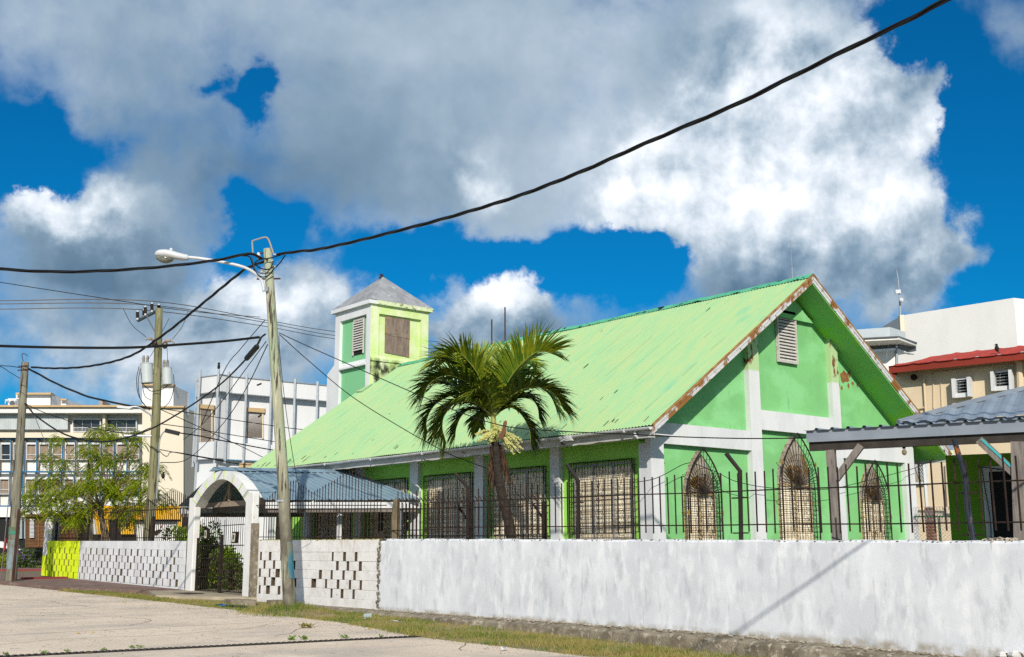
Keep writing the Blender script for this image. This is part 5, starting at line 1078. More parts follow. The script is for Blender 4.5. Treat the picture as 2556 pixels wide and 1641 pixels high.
FR = [([(785, 870, 0), (820, 760, -.1), (880, 620, -.2), (980, 450, -.35), (1100, 290, -.45), (1230, 180, -.5), (1370, 200, -.5)], .62, 54, .6, .55),
      ([(770, 870, 0), (745, 700, .15), (715, 520, .3), (690, 380, .45), (660, 290, .5), (625, 250, .55)], .50, 44, .5, .5),
      ([(785, 860, .05), (790, 690, .3), (780, 500, .5), (760, 350, .6), (745, 270, .75)], .5, 40, .5, .6),
      ([(765, 870, 0), (690, 720, .1), (590, 560, .25), (470, 390, .35), (350, 280, .4), (230, 260, .4), (150, 360, .4)], .55, 52, .5, .8),
      ([(760, 875, 0), (680, 740, -.1), (560, 590, -.15), (420, 500, -.2), (270, 480, -.2), (130, 560, -.2), (70, 680, -.2)], .55, 52, .45, .9),
      ([(755, 885, 0), (660, 790, -.15), (530, 740, -.3), (390, 760, -.35), (290, 860, -.4), (260, 1000, -.4), (300, 1160, -.35)], .52, 54, .45, 1.1),
      ([(755, 885, 0), (640, 770, 0), (490, 680, .05), (320, 690, .05), (170, 790, .05), (100, 940, .05), (110, 1060, .05)], .52, 52, .45, 1.0),
      ([(795, 870, 0), (870, 770, -.1), (980, 670, -.2), (1120, 600, -.3), (1280, 600, -.35), (1410, 680, -.35), (1490, 830, -.35)], .55, 54, .5, .9),
      ([(800, 885, 0), (860, 830, .15), (950, 800, .25), (1040, 850, .3), (1110, 950, .3), (1150, 1070, .3), (1150, 1170, .3)], .45, 48, .4, 1.0),
      ([(795, 865, .05), (850, 730, .3), (930, 590, .5), (1030, 480, .7), (1130, 450, .8), (1200, 520, .85)], .48, 44, .4, 1.0),
      ([(760, 890, .1), (710, 850, .3), (660, 850, .5), (630, 920, .6), (640, 1000, .65)], .35, 34, .4, 1.0),
      ([(800, 875, .05), (900, 780, .3), (1020, 700, .45), (1140, 700, .55), (1220, 790, .6), (1240, 920, .6)], .48, 46, .4, 1.0),
      ([(770, 870, -.05), (740, 740, -.35), (690, 640, -.6), (620, 610, -.8), (540, 680, -.95)], .42, 40, .45, 1.0),
      ([(750, 885, .05), (620, 780, .15), (470, 740, .25), (330, 800, .3), (230, 940, .3), (190, 1090, .3)], .5, 50, .4, 1.1),
      ([(745, 890, .1), (650, 830, .3), (540, 820, .4), (450, 890, .45), (400, 1010, .45), (390, 1100, .45)], .45, 44, .4, 1.1),
      ([(760, 870, .1), (660, 680, .4), (540, 470, .6), (420, 330, .7), (300, 300, .8), (200, 400, .8)], .52, 48, .45, .9),
      ([(765, 865, 0), (700, 660, -.05), (610, 450, -.1), (520, 300, -.1), (430, 200, -.1), (330, 210, -.1)], .52, 50, .5, .8),
      ([(805, 870, .1), (920, 720, .35), (1060, 610, .5), (1220, 590, .55), (1350, 680, .55), (1420, 830, .55)], .48, 46, .4, 1.0),
      ([(785, 865, .1), (830, 660, .4), (900, 460, .6), (990, 330, .7), (1090, 290, .75), (1170, 350, .8)], .5, 46, .45, .9),
      ([(760, 880, .1), (640, 760, .35), (480, 640, .5), (320, 560, .6), (190, 560, .7), (110, 640, .7)], .5, 46, .4, 1.0)]
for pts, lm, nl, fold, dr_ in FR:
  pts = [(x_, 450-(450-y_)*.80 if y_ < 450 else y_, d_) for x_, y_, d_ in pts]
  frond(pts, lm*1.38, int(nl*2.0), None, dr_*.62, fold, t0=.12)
b = MB(); b.tube([Q(1232, 1040), Q(1231, 935), Q(1236, 842)], [.02, .016, .003], 5); b.build('spear_leaf', M['palm_rib'], pm)
def fruitcluster(cx_, cy_, w, h, dd, n=34):
    b = MB(); st = MB(); root = Q(1236, 1090, -.06)
    for i in range(n):
        a = random.uniform(0, 6.28); r_ = math.sqrt(random.random()); e = Q(cx_+w*r_*math.cos(a), cy_+h*r_*math.sin(a), dd+random.uniform(-.18, .18))
        mid = (root+e)/2+np.array([0, 0, .10]); path = smoothpath([root, mid, e], 5); st.tube(path[2:], .004, 3, False)
        for k in range(16):
            p = np.array(path[random.randint(len(path)//2, len(path)-1)])+rng.normal(0, .009, 3); s = random.uniform(.010, .015); b.ball(p, (s, s, s*1.3), 5, 3)
    b.v, b.f = b.v+st.v, b.f+[tuple(i+len(b.v) for i in f) for f in st.f]; b.build('fruit_cluster', M['fruit'], pm)
fruitcluster(1209, 1094, 26, 17, -.25, 40); fruitcluster(1284, 1112, 24, 22, -.22, 38); fruitcluster(1240, 1075, 16, 20, -.15, 22)
b = MB(); b.prism([Q(1243, 1093, -.3), Q(1252, 1075, -.32), Q(1257, 1053, -.34), Q(1263, 1049, -.34), Q(1266, 1055, -.34), Q(1262, 1080, -.33), Q(1254, 1098, -.3)], NH*.05); b.build('spathe', M['spathe'], pm)
for (x0, y0, x1, y1, w, dd) in ((1226, 1115, 1220, 1205, 9, -.1), (1230, 1110, 1228, 1240, 9, .05), (1252, 1115, 1266, 1190, 11, -.12), (1258, 1125, 1277, 1235, 12, -.1), (1248, 1110, 1254, 1180, 8, .1)):
    b = MB()
    for k in range(46):
        t = random.random()**.7; x = x0+(x1-x0)*t*.75+random.uniform(-w, w)*.5*(.4+t); y = y0+(y1-y0)*t*.7; p = Q(x, y, dd+random.uniform(-.06, .06)); l = random.uniform(.12, .34); q_ = p+np.array([random.uniform(-.05, .05), random.uniform(-.05, .05), -l])
        b.add([p-_r*.010, p+_r*.010, q_], [(0, 1, 2)])
    b.tube([Q(x0, y0, dd), Q((x0+x1)/2, (y0+y1)/2, dd), Q(x0+(x1-x0)*.8, y0+(y1-y0)*.8, dd)], [.03, .018, .006], 5); b.build('dead_frond', M['palm_dead'], pm)

# ------------------------------------------------------------------ feathery tree behind the left wall
DT = 38.6
def T_(x, y, dd=0): return PV(x, y, DT+dd)
tt = thing('feathery_tree', 'spreading yellow-green feathery tree behind the lime and grey block walls', 'tree', T_(268, 1365))
b = MB()
def limb(pts, r0, r1): P = smoothpath([T_(*p) for p in pts], 5); b.tube(P, list(np.linspace(r0, r1, len(P))), 7)
limb([(272, 1375, 0), (264, 1330, 0), (252, 1285, .05), (256, 1255, 0), (268, 1235, 0)], .11, .07); limb([(258, 1370, .2), (256, 1320, .2), (250, 1270, .25), (240, 1240, .2)], .08, .05)
CL = [(148, 1095, 16, 12), (242, 1079, 26, 12), (268, 1066, 22, 9), (290, 1086, 24, 12), (338, 1082, 18, 10), (345, 1103, 15, 12), (218, 1118, 24, 14), (253, 1134, 26, 15), (124, 1138, 20, 12), (164, 1153, 22, 13), (275, 1150, 24, 14),
      (94, 1206, 20, 16), (136, 1196, 28, 17), (74, 1240, 22, 16), (66, 1270, 18, 12), (117, 1248, 30, 16), (150, 1232, 30, 16), (187, 1218, 30, 18), (234, 1202, 30, 18), (275, 1210, 28, 18), (312, 1188, 24, 16), (298, 1232, 26, 16),
      (370, 1172, 22, 16), (395, 1170, 16, 14), (356, 1155, 16, 12), (352, 1212, 24, 18), (384, 1224, 22, 16), (412, 1252, 16, 12), (345, 1262, 26, 18), (298, 1272, 26, 16), (214, 1262, 28, 18), (176, 1272, 26, 18), (130, 1278, 20, 12), (190, 1298, 16, 14), (322, 1292, 20, 14), (228, 1168, 24, 12), (316, 1130, 20, 12)]
for (x, y, rx, ry) in CL:
    h = (268, 1238) if x > 225 else (248, 1268); md = ((x+h[0])/2+random.uniform(-8, 8), (y+h[1])/2+random.uniform(0, 10)); limb([(h[0], h[1], 0), (md[0], md[1], random.uniform(-.5, .5)), (x, y, random.uniform(-.9, .9))], .03, .006)
b.build('trunk', M['bark'], tt)
V = []; Fc = []
def leafquad(p, d, nrm_, l, w):
    i = len(V); s = np.cross(d, nrm_); s /= np.linalg.norm(s)+1e-9
    V.extend([p, p+d*l*.5+s*w, p+d*l, p+d*l*.5-s*w]); Fc.append((i, i+1, i+2, i+3))
for (x, y, rx, ry) in CL:
    dd0 = random.uniform(-1.0, 1.0)
    for k in range(int(rx*ry/6.2)):
        a = random.uniform(0, 6.28); r_ = math.sqrt(random.random()); p = T_(x+rx*r_*math.cos(a), y+ry*r_*math.sin(a), dd0+random.gauss(0, .35))
        dv = np.array([random.gauss(-.25, .8), random.gauss(-.1, .8), random.gauss(-.1, .25)]); dv /= np.linalg.norm(dv); q_ = p
        for j in range(11):
            dv = dv+np.array([0, 0, -.12]); dv /= np.linalg.norm(dv); q_ = q_+dv*.042
            for s in (-1, 1):
                sd = np.cross(dv, [0, 0, 1.]); sd /= np.linalg.norm(sd)+1e-9; leafquad(q_, sd*s*.8+dv*.4+np.array([0, 0, -.35]), np.array([random.gauss(0, .3), random.gauss(0, .3), 1]), random.uniform(.065, .10)*(1-.03*j), .016)
g = MB(); g.v = [tuple(p) for p in V]; g.f = Fc; g.build('crown', M['leaf'], tt)

def shrub(name, label, c, rx, ry, rz, n, mat, leaf=.05, cat='shrub', group=None, lumps=9, flowers=None, stems=True):
    t = thing(name, label, cat, (c[0], c[1], c[2])); g = MB(); L_ = []
    for k in range(lumps): L_.append((c+np.array([random.uniform(-.7, .7)*rx, random.uniform(-.7, .7)*ry, rz*random.uniform(.25, 1.6)]), random.uniform(.35, .6)))
    for k in range(n):
        q_, s = random.choice(L_); v = rng.normal(0, 1, 3); v /= np.linalg.norm(v); p = q_+v*np.array([rx, ry, rz*.8])*s*random.uniform(.6, 1.05); p[2] = max(p[2], c[2]+.02)
        d_ = v+rng.normal(0, .5, 3); d_ /= np.linalg.norm(d_); l = leaf*random.uniform(.7, 1.3); s_ = np.cross(d_, v+rng.normal(0, .4, 3)); s_ /= np.linalg.norm(s_)+1e-9
        g.add([p, p+d_*l*.5+s_*l*.33, p+d_*l, p+d_*l*.5-s_*l*.33], [(0, 1, 2, 3)])
    g.build('foliage', mat, t)
    if stems:
        b = MB()
        for k in range(6): q_ = random.choice(L_)[0]; b.tube([c+rng.normal(0, .06, 3)*[1, 1, 0], (c+q_)/2+rng.normal(0, .05, 3), q_], [.02, .014, .006], 5)
        b.build('stem', M['bark'], t)
    if flowers:
        b = MB()
        for k in range(flowers[1]):
            q_, s = random.choice(L_); v = rng.normal(0, 1, 3); v[2] = abs(v[2]); v /= np.linalg.norm(v); p = q_+v*np.array([rx, ry, rz*.8])*s*1.05; b.ball(p, flowers[2], 5, 4)
        b.build('blossom', flowers[0], t)
    return t
def gp(px, D, ref=1450): p = PV(px, ref, D); p[2] = gz(p[1]); return p
shrub('gate_shrub', 'tall yellow-green shrub just inside the left gate leaf', gp(517, 34), .50, .45, .98, 4200, M['leaf_shrub'], .095, lumps=16)
shrub('gate_shrub', 'dense dark shrub inside the gate beside the right leaf', gp(548, 33.2), .5, .42, .66, 3400, M['leaf_shrub'], .09, lumps=14)
shrub('gate_shrub', 'loose bush with a thin stem behind the right gate pillar', gp(583, 32.5), .50, .4, .66, 2600, M['leaf_shrub'], .07, lumps=12)
shrub('wall_shrub', 'round yellow-green bush behind the grey-white wall beside the gateway', gp(440, 38.5), .7, .6, .92, 4200, M['leaf_shrub'], .10, lumps=16)
shrub('red_flowers', 'red flowering plant behind the pierced wall under the walkway roof', PX(752, 1345, 15.2)-[0, 0, 1.2], .12, .12, .62, 120, M['leaf_dark'], .06, 'plant', flowers=(M['flower_red'], 26, .035))
shrub('red_flowers', 'small red flowering plant behind the wall beside the dark walkway post', PX(815, 1350, 15.6)-[0, 0, 1.2], .1, .1, .6, 90, M['leaf_dark'], .06, 'plant', flowers=(M['flower_red'], 14, .03))
shrub('red_flowers', 'few red flowers showing over the plastered wall in front of a barred window', PX(1150, 1352, 16.5)-[0, 0, 1.1], .15, .15, .56, 60, M['leaf_dark'], .05, 'plant', flowers=(M['flower_red'], 10, .035))

# ------------------------------------------------------------------ open shelter on the right
SA = PV(2013, 1092, 17.0); SBd = PV(2554, 1066, 15.55); sd = SBd-SA; sd[2] = 0; SLn = np.linalg.norm(sd); sd /= SLn; sn = np.array([-sd[1], sd[0], 0])
if sn @ NH < 0: sn = -sn
zs0 = SA[2]
def S(u, v, z): return np.array([SA[0], SA[1], 0])+sd*u+sn*v+np.array([0, 0, z])
def SU(px, py=1200): p = PL(px, py, S(0, 0, 0), S(1, 0, 0)); return float((p-SA) @ sd)
def SP(px, py, v=0.): return PL(px, py, S(0, v, 0), S(1, v, 0))
sh = thing('open_shelter', 'open timber shelter with a grey ribbed metal roof on weathered posts', 'shelter', S(2, 1, gz(12)))
UE = 4.6
b = MB(); b.prism([S(-.0, 0, zs0-.075), S(UE, 0, zs0-.075), S(UE, 0, zs0+.10), S(-.0, 0, zs0+.10)], sn*.03); b.build('fascia', M['flash'], sh)
b = MB(); rib_sheet(b, S(-.03, 2.6, zs0+.24), S(UE, 2.6, zs0+.24), S(-.03, -.06, zs0+.095), S(UE, -.06, zs0+.095), 20, .03, .18); b.build('roof', M['bluemetal2'], sh)
b = MB(); b.prism([S(.02, .05, zs0-.20), S(UE, .05, zs0-.20), S(UE, .05, zs0-.06), S(.02, .05, zs0-.06)], sn*.09)
b.prism([S(.02, 2.4, zs0+.0), S(UE, 2.4, zs0+.0), S(UE, 2.4, zs0+.13), S(.02, 2.4, zs0+.13)], sn*.09); b.build('beam', M['timber_dark'], sh)
b = MB()
for u in np.arange(.06, UE, .62): b.bar(S(u, .16, zs0-.01), S(u, 2.5, zs0+.15), .05, .1)
b.build('rafter', M['timber_dark'], sh)
up0, up1 = SP(2074, 1200, .08), SP(2090, 1346, .08); 
for (xa, ya, xb, yb_, w, mt) in ((2073, 1112, 2089, 1346, .125, 'timber'), (2541, 1085, 2551, 1346, .19, 'timber')):
    b = MB(); a, c = SP(xa, ya, .1), SP(xb, yb_, .1); a[2] = zs0-.2; c = c+(c-a)/abs(c[2]-a[2])*.0; f = (a[2]+.3)/(a[2]-c[2]); b.bar(a+(c-a)*f, a, w, w, up=sn); b.build('post', M[mt], sh)
for (pts, w) in ((((2087, 1197), (2150, 1112)), .10), (((2444, 1098), (2536, 1185)), .115)):
    b = MB(); a, c = SP(*pts[0], .08), SP(*pts[1], .08); b.bar(a, c, w, .08, up=sn); b.build('brace', M['timber'], sh)
b = MB(); a, c = SP(2450, 1097, .035), SP(2538, 1178, .035); b.bar(a, c, .012, .03, up=(0, 0, 1)); b.build('paint_strip', M['teal'], sh)
for u, v in ((3.9, 2.45),): b = MB(); b.bar(S(u, v, -.3), S(u, v, zs0+.15), .12); b.build('post', M['timber'], sh)
p = SP(2256, 1112, .12); lbm = thing('lamp_bulb', 'bare bulb in a black holder hanging under the shelter beam', 'bulb', p)
b = MB(); b.tube([p+[0, 0, .04], p+[0, 0, .02], p-[0, 0, .05]], [.06, .03, .022], 10); b.build('holder', M['iron'], lbm)
b = MB(); b.ball(p-[0, 0, .10], (.036, .036, .045), 10, 8); b.build('bulb', M['bulb'], lbm)
# booth behind the shelter, deep green, with its own higher roof
bo = thing('green_booth', 'deep green booth with a dark doorway under its own grey hipped roof', 'booth', S(3.2, 2.8, gz(10)))
V0 = 3.3
u0 = float((SP(2368, 1250, V0)-SA) @ sd); zb_ = -.35
b = MB(); b.prism([S(u0, V0, zb_), S(u0+4.5, V0, zb_), S(u0+4.5, V0, 2.75), S(u0, V0, 2.75)], sn*2.4); b.build('wall', M['booth'], bo)
ud0, ud1 = [float((SP(x, 1300, V0)-SA) @ sd) for x in (2478, 2546)]; zd = SP(2500, 1177, V0)[2]
b = MB(); b.prism([S(ud0, V0-.012, zb_), S(ud1+1.2, V0-.012, zb_), S(ud1+1.2, V0-.012, zd), S(ud0, V0-.012, zd)], sn*.008); dw = b.build('doorway', M['dark'], bo)
b = MB(); b.prism([S(ud0-.11, V0-.03, zb_), S(ud0, V0-.03, zb_), S(ud0, V0-.03, zd), S(ud0-.11, V0-.03, zd)], sn*.03); b.prism([S(ud0-.11, V0-.03, zd), S(ud1+1.2, V0-.03, zd), S(ud1+1.2, V0-.03, zd+.09), S(ud0-.11, V0-.03, zd+.09)], sn*.03); b.build('door_frame', M['trim_white'], dw)
b = MB(); b.tube(smoothpath([S(ud0-.1, V0-.05, zd+.08), S(ud0-.07, V0-.05, zd-.3), S(ud0-.03, V0-.05, zd-.8), S(ud0-.06, V0-.05, zd-1.4)], 6), .008, 4); b.tube(smoothpath([S(ud0-.1, V0-.05, zd+.08), S(ud0+.3, V0-.05, zd+.02), S(ud0+.8, V0-.05, zd+.06)], 6), .008, 4); b.build('light_string', M['cable'], bo)
# higher roof: eave fascia and hip sheet, sloping up to the right and back
VB = 2.0
e0, e1 = SP(2258, 1068, VB), SP(2556, 1040, VB); ze = (e0[2]+e1[2])/2; ue0 = float((e0-SA) @ sd); 
t0_ = SP(2556, 975, VB+2.2); zt_ = t0_[2]; ut = float((t0_-SA) @ sd)
b = MB(); b.prism([S(ue0, VB, ze-.13), S(ue0+5, VB, ze-.13), S(ue0+5, VB, ze+.055), S(ue0, VB, ze+.055)], sn*.03); b.build('fascia', M['flash'], bo)
b = MB(); A_, B_, C_, D_ = S(ue0-.08, VB-.06, ze+.03), S(ue0+5, VB-.06, ze+.03), S(ut+3, VB+2.2, zt_+.0), S(ut, VB+2.2, zt_)
n = 18
Tl, Bl = [], []
for i in range(n*4+1):
    t = i/(n*4); h = .03 if i % 4 in (1, 2) else 0; bp_ = A_+(B_-A_)*t; u_ = float((bp_-A_) @ sd); um = ut-(ue0-.08); top = min(1, u_/um) if um > 0 else 1
    Bl.append(bp_+[0, 0, h]); Tl.append(bp_+(sn*2.26*top+np.array([0, 0, (zt_-ze-.03)*top]))+[0, 0, h])
k = len(Tl); b.add(Tl+Bl, [(i, i+1, k+i+1, k+i) for i in range(k-1)])
b.add([A_, D_, S(ue0-.08, VB+4.4, ze+.03)], [(0, 1, 2)]); rf = b.build('roof', M['bluemetal2'], bo)
b = MB(); b.tube([A_+[0, 0, .02], A_*.5+D_*.5+[0, 0, .035], D_+[0, 0, .03]], .045, 6); b.tube([D_+[0, 0, .02], C_+[0, 0, .03]], .05, 6); b.build('hip_cap', M['flash'], rf)

# ------------------------------------------------------------------ buildings on the right
RA = PV(2218, 916, 55); RB = PV(2554, 877, 51)
rd = RB-RA; rd[2] = 0; RLn = np.linalg.norm(rd); rd /= RLn; rn = np.array([-rd[1], rd[0], 0]); rn = rn if rn @ NH > 0 else -rn
def RP(x, y, v=0.): return PL(x, y, RA+rn*v, RA+rn*v+rd)
def RW(u, v, z): return np.array([RA[0], RA[1], 0])+rd*u+rn*v+np.array([0, 0, z])
def RUp(x, y=1100, v=0.): return float((RP(x, y, v)-RA) @ rd)
ze_r = RA[2]-.04
cb_ = thing('cream_building', 'cream building with a red metal roof and two open louvred windows', 'building', RW(6, 3, 0))
uL = RUp(2238, 1000, .9)
b = MB(); b.prism([RW(uL, .9, -.3), RW(uL+24, .9, -.3), RW(uL+24, .9, ze_r), RW(uL, .9, ze_r)], rn*9); b.build('wall', M['cream2'], cb_)
b = MB(); b.prism([RW(0, 0, ze_r-.28), RW(26, 0, ze_r-.28), RW(26, 0, ze_r+.07), RW(0, 0, ze_r+.07)], rn*.05); b.prism([RW(0, .05, ze_r-.28), RW(.05, .05, ze_r-.28), RW(.05, .05, ze_r), RW(0, .05, ze_r)], rn*1.5); b.build('fascia', M['redfascia'], cb_)
b = MB(); rr0 = RP(2356, 887, 3.2); rr1z = rr0[2]; ur = float((rr0-RA) @ rd)
n = 26; Tl, Bl = [], []
for i in range(n*4+1):
    t = i/(n*4)*26; h = .05 if i % 4 == 1 else 0; top = min(1, t/max(ur, .1)); Bl.append(RW(t, -.08, ze_r+.03+h)); Tl.append(RW(t, -.08+3.28*top, ze_r+.03+(rr1z-ze_r)*top+h))
k = len(Tl); b.add(Tl+Bl, [(i, i+1, k+i+1, k+i) for i in range(k-1)])
b.add([RW(0, -.08, ze_r+.03), RW(ur, 3.2, rr1z), RW(0, 6.4, ze_r+.03)], [(0, 1, 2)]); b.build('roof', M['redroof'], cb_)
# lower red roof scrap at the far end
b = MB(); q = [RP(2213, 937, 2), RP(2240, 930, 2), RP(2252, 965, 2), RP(2252, 985, 2), RP(2236, 1000, 2), RP(2226, 975, 2)]; b.prism([p for p in q], rn*1.0); b.build('side_roof', M['redfascia'], cb_)
def flat(mb, pts, v, th=.05): mb.prism([RP(x, y, v) for x, y in pts], rn*th); return mb
WV = .9
# relief panels on the wall
b = MB()
for q in (((2328, 930), (2526, 908), (2526, 912), (2328, 934)), ((2328, 930), (2330, 930), (2331, 1020), (2329, 1020)), ((2347, 958), (2349, 958), (2352, 1020), (2350, 1020)), ((2525, 908), (2528, 908), (2530, 985), (2527, 985))): flat(b, q, WV-.06, .06)
b.build('moulding', M['cream2'], cb_)
for (x0, y0, x1, y1, dx) in ((2374, 944, 2420, 993, 3), (2471, 926, 2524, 976, 3)):
    sl = -(20/240.)*(x1-x0)*.9
    b = MB(); flat(b, ((x0+7, y0+6), (x1-8, y0+6+sl), (x1-6, y1-5+sl), (x0+9, y1-5)), WV-.03, .02); w = b.build('window', M['dark'], cb_)
    b = MB(); flat(b, ((x0, y0+2), (x0+8, y0+1), (x0+10, y1), (x0+3, y1)), WV-.45, .42); flat(b, ((x1-8, y0+1+sl), (x1, y0+sl), (x1+2, y1+sl), (x1-5, y1+sl)), WV-.45, .42); flat(b, ((x0+4, y0+3), (x1-2, y0+1+sl), (x1-2, y0+5+sl), (x0+4, y0+7)), WV-.2, .2); flat(b, ((x0+3, y1-10), (x1+1, y1-10+sl), (x1+2, y1+1+sl), (x0+3, y1+1)), WV-.3, .3); b.build('frame', M['trim_white'], w)
    b = MB()
    for k in range(4):
        yy = y0+11+k*7.5; b.tube([RP(x0+9, yy, WV-.2), RP(x1-8, yy+sl, WV-.2)], .022, 4)
        b.tube([RP((x0+x1)/2, yy+sl*.5, WV-.25), RP((x0+x1)/2-3, yy+5+sl*.5, WV-.1)], .02, 4)
    b.build('louvre_blades', M['galv'], w)
b = MB(); b.tube([RP(2538, 900, WV-.15), RP(2544, 905, WV-.15), RP(2547, 975, WV-.15)], .14, 8); b.build('drain_pipe', M['cream2'], cb_); b = MB(); b.tube([RP(2306, 945, WV-.1), RP(2311, 1030, WV-.1)], .06, 6); b.tube(smoothpath([RP(2252, 947, WV-.1), RP(2280, 952, WV-.1), RP(2302, 943, WV-.1)], 4), .035, 5); b.tube([RP(2280, 1023, WV-.1), RP(2310, 1017, WV-.1)], .04, 5); b.build('drain_pipe', M['cream2'], cb_)
b = MB(); b.ball(RP(2281, 942, WV-.2), .16, 8, 6); b.build('lamp', M['iron'], cb_)
# lower, between the church and the booth
b = MB(); flat(b, ((2283, 1150), (2312, 1147), (2312, 1206), (2283, 1208)), WV-.05, .03); w = b.build('window', M['louvre_dark'], cb_)
b = MB()
for k in range(-7, 12): 
    xa = 2284+k*4.2
    b.tube([RP(min(max(xa, 2284), 2311), 1150+max(0, 2284-xa)*1.0, WV-.1), RP(min(xa+28, 2311), 1150+min(56, (min(xa+28, 2311)-xa)*2), WV-.1)], .018, 3) if xa > 2270 and xa < 2308 else None
b.build('grille', M['trim_white'], w)
b = MB(); flat(b, ((2283, 1205), (2316, 1203), (2316, 1208), (2283, 1210)), WV-.2, .2); flat(b, ((2311, 1146), (2316, 1146), (2316, 1206), (2311, 1206)), WV-.1, .1); b.build('sill', M['trim_white'], w)
b = MB(); flat(b, ((2290, 1270), (2376, 1272), (2376, 1276), (2290, 1274)), WV-.15, .15); b.tube([RP(2362, 1160, WV-.1), RP(2368, 1275, WV-.1)], .06, 5); flat(b, ((2356, 1265), (2374, 1265), (2376, 1282), (2358, 1282)), WV-.2, .2); b.build('band', M['cream2'], cb_)
# tiny green-guttered roof between
sr = thing('side_porch', 'small porch roof with a pale green gutter beyond the church corner', 'porch', PV(2335, 1350, 34))
b = MB(); b.prism([PV(2300, 1128, 34), PV(2342, 1108, 34.4), PV(2380, 1106, 34.4), PV(2380, 1124, 34)], NH*.05-np.array([0, 0, .0])); b.build('roof', M['bluemetal2'], sr)
b = MB(); b.prism([PV(2301, 1129, 33.9), PV(2380, 1125, 33.9), PV(2380, 1131, 33.9), PV(2301, 1136, 33.9)], NH*.1); b.build('gutter', M['gutter_green'], sr)
b = MB(); b.prism([PV(2303, 1136, 34), PV(2380, 1131, 34), PV(2380, 1148, 34), PV(2303, 1150, 34)], NH*.05); b.build('fascia', M['gutter_green'], sr)
for px in (2305, 2378): b = MB(); a = PV(px, 1148, 34.2); b.tube([a, (a[0], a[1], -.2)], .05, 6); b.build('post', M['trim_white'], sr)
# brick column, green post, chain link fence
a = PV(2320, 1265, 33); b = MB(); zt_b = a[2]; n = int((zt_b+.2)/.085)
bm = thing('brick_column', 'red brick column standing behind the chain link fence', 'column', (a[0], a[1], -.2)); mo = MB(); mo.box((a[0]-.095, a[1]-.095, -.2), (a[0]+.095, a[1]+.095, zt_b)); mo.build('mortar_core', M['mortar'], bm)
for i in range(n):
    z = -.2+i*.085; o2 = .0 if i % 2 else .035
    for (x0, x1) in ((-.105, -.012+o2), (.008+o2, .105)): b.box((a[0]+x0, a[1]-.105, z), (a[0]+x1, a[1]+.105, z+.07))
b.build('brickwork', M['brick'], bm)
cl = thing('chain_link_fence', 'chain link fence with razor wire coils beyond the church corner', 'fence', PV(2340, 1350, 31))
fl, fr_ = PV(2282, 1290, 31), PV(2400, 1290, 30.5); zt_c = fl[2]; b = MB(); sv = fr_-fl; sv[2] = 0; ln = np.linalg.norm(sv); sv /= ln
for k in range(int((ln+1.2)/.1)):
    for s in (1, -1):
        x0 = k*.1-1.2 if s == 1 else k*.1; z0, z1 = zt_c-1.25, zt_c
        b.tube([fl+sv*x0+np.array([0, 0, z0-fl[2]]), fl+sv*(x0+s*1.25)+np.array([0, 0, z1-fl[2]])], .004, 3, False)
b.build('mesh', M['conductor'], cl)
b = MB(); b.tube([fl, fr_], .022, 6); b.build('rail', M['greenpost'], cl)
b = MB(); a = PV(2343, 1288, 30.9); b.tube([a, a-[0, 0, 1.7]], .035, 6); b.build('post', M['greenpost'], cl)
b = MB()
for zz in (.13, -.05): b.tube([fl+sv*(t/110*ln)+np.array([0, 0, zz+.13*math.sin(t*.9)])+NH*.13*math.cos(t*.9) for t in range(110)], .006, 3, False)
b.build('razor_wire', M['galv'], cl)
# grey pavilion and tall white block behind
gp_ = thing('grey_pavilion', 'white block with a grey parapet and overhanging dark grey eave', 'building', PV(2200, 1360, 66))
b = MB(); b.prism([PV(2085, 885, 66), PV(2237, 875, 66), PV(2237, 1400, 66), PV(2085, 1400, 66)], NH*6); b.prism([PV(2237, 876, 66.02), PV(2285, 885, 68), PV(2285, 1400, 68), PV(2237, 1400, 66.02)], NH*2); b.build('wall', M['white_wall'], gp_)
b = MB(); b.prism([PV(2085, 857, 65.8), PV(2236, 851, 65.8), PV(2236, 868, 65.8), PV(2085, 878, 65.8)], NH*.2); b.prism([PV(2244, 853, 65.9), PV(2270, 863, 67), PV(2287, 860, 67.5), PV(2287, 876, 67.5), PV(2270, 879, 67), PV(2244, 869, 65.9)], NH*.2); b.build('eave_band', M['dkgrey'], gp_)
b = MB(); b.prism([PV(2085, 850.5, 64), PV(2243, 842.5, 64), PV(2243, 848, 64), PV(2085, 856, 64)], NH*2.2); b.prism([PV(2243.2, 842.5, 64.02), PV(2288, 859, 67.2), PV(2288, 864, 67.2), PV(2243.2, 848, 64.02)], NH*1.5); b.build('eave', M['white_wall'], gp_)
b = MB(); b.prism([PV(2085, 847, 63.9), PV(2243, 839, 63.9), PV(2243, 842, 63.9), PV(2085, 850, 63.9)], NH*.3); b.prism([PV(2243, 839, 63.95), PV(2289, 855, 67.1), PV(2289, 859, 67.1), PV(2243, 842, 63.95)], NH*.3); b.build('eave_trim', M['dkgrey'], gp_)
b = MB(); b.prism([PV(2085, 827, 66.5), PV(2222, 817, 66.5), PV(2222, 848, 66.5), PV(2085, 854, 66.5)], NH*.4); b.prism([PV(2222.2, 817, 66.52), PV(2260, 829, 67.5), PV(2260, 853, 67.5), PV(2222.2, 848, 66.52)], NH*.4); b.build('parapet', M['greyblock'], gp_)
b = MB(); b.tube([PV(2238, 868, 65.9), PV(2239, 925, 65.9)], .07, 6); b.build('downpipe', M['galv'], gp_)
wb = thing('white_block', 'tall plain white building rising behind the red roof', 'building', PV(2400, 1360, 72))
WA, WBp = PV(2250, 788, 74), PV(2530, 744, 69)
b = MB(); q = [(WA[0], WA[1], -.3), (WBp[0], WBp[1], -.3), (WBp[0], WBp[1], WBp[2]), (WA[0], WA[1], WA[2])]; b.prism(q, NH*14); b.build('wall', M['white_wall'], wb)
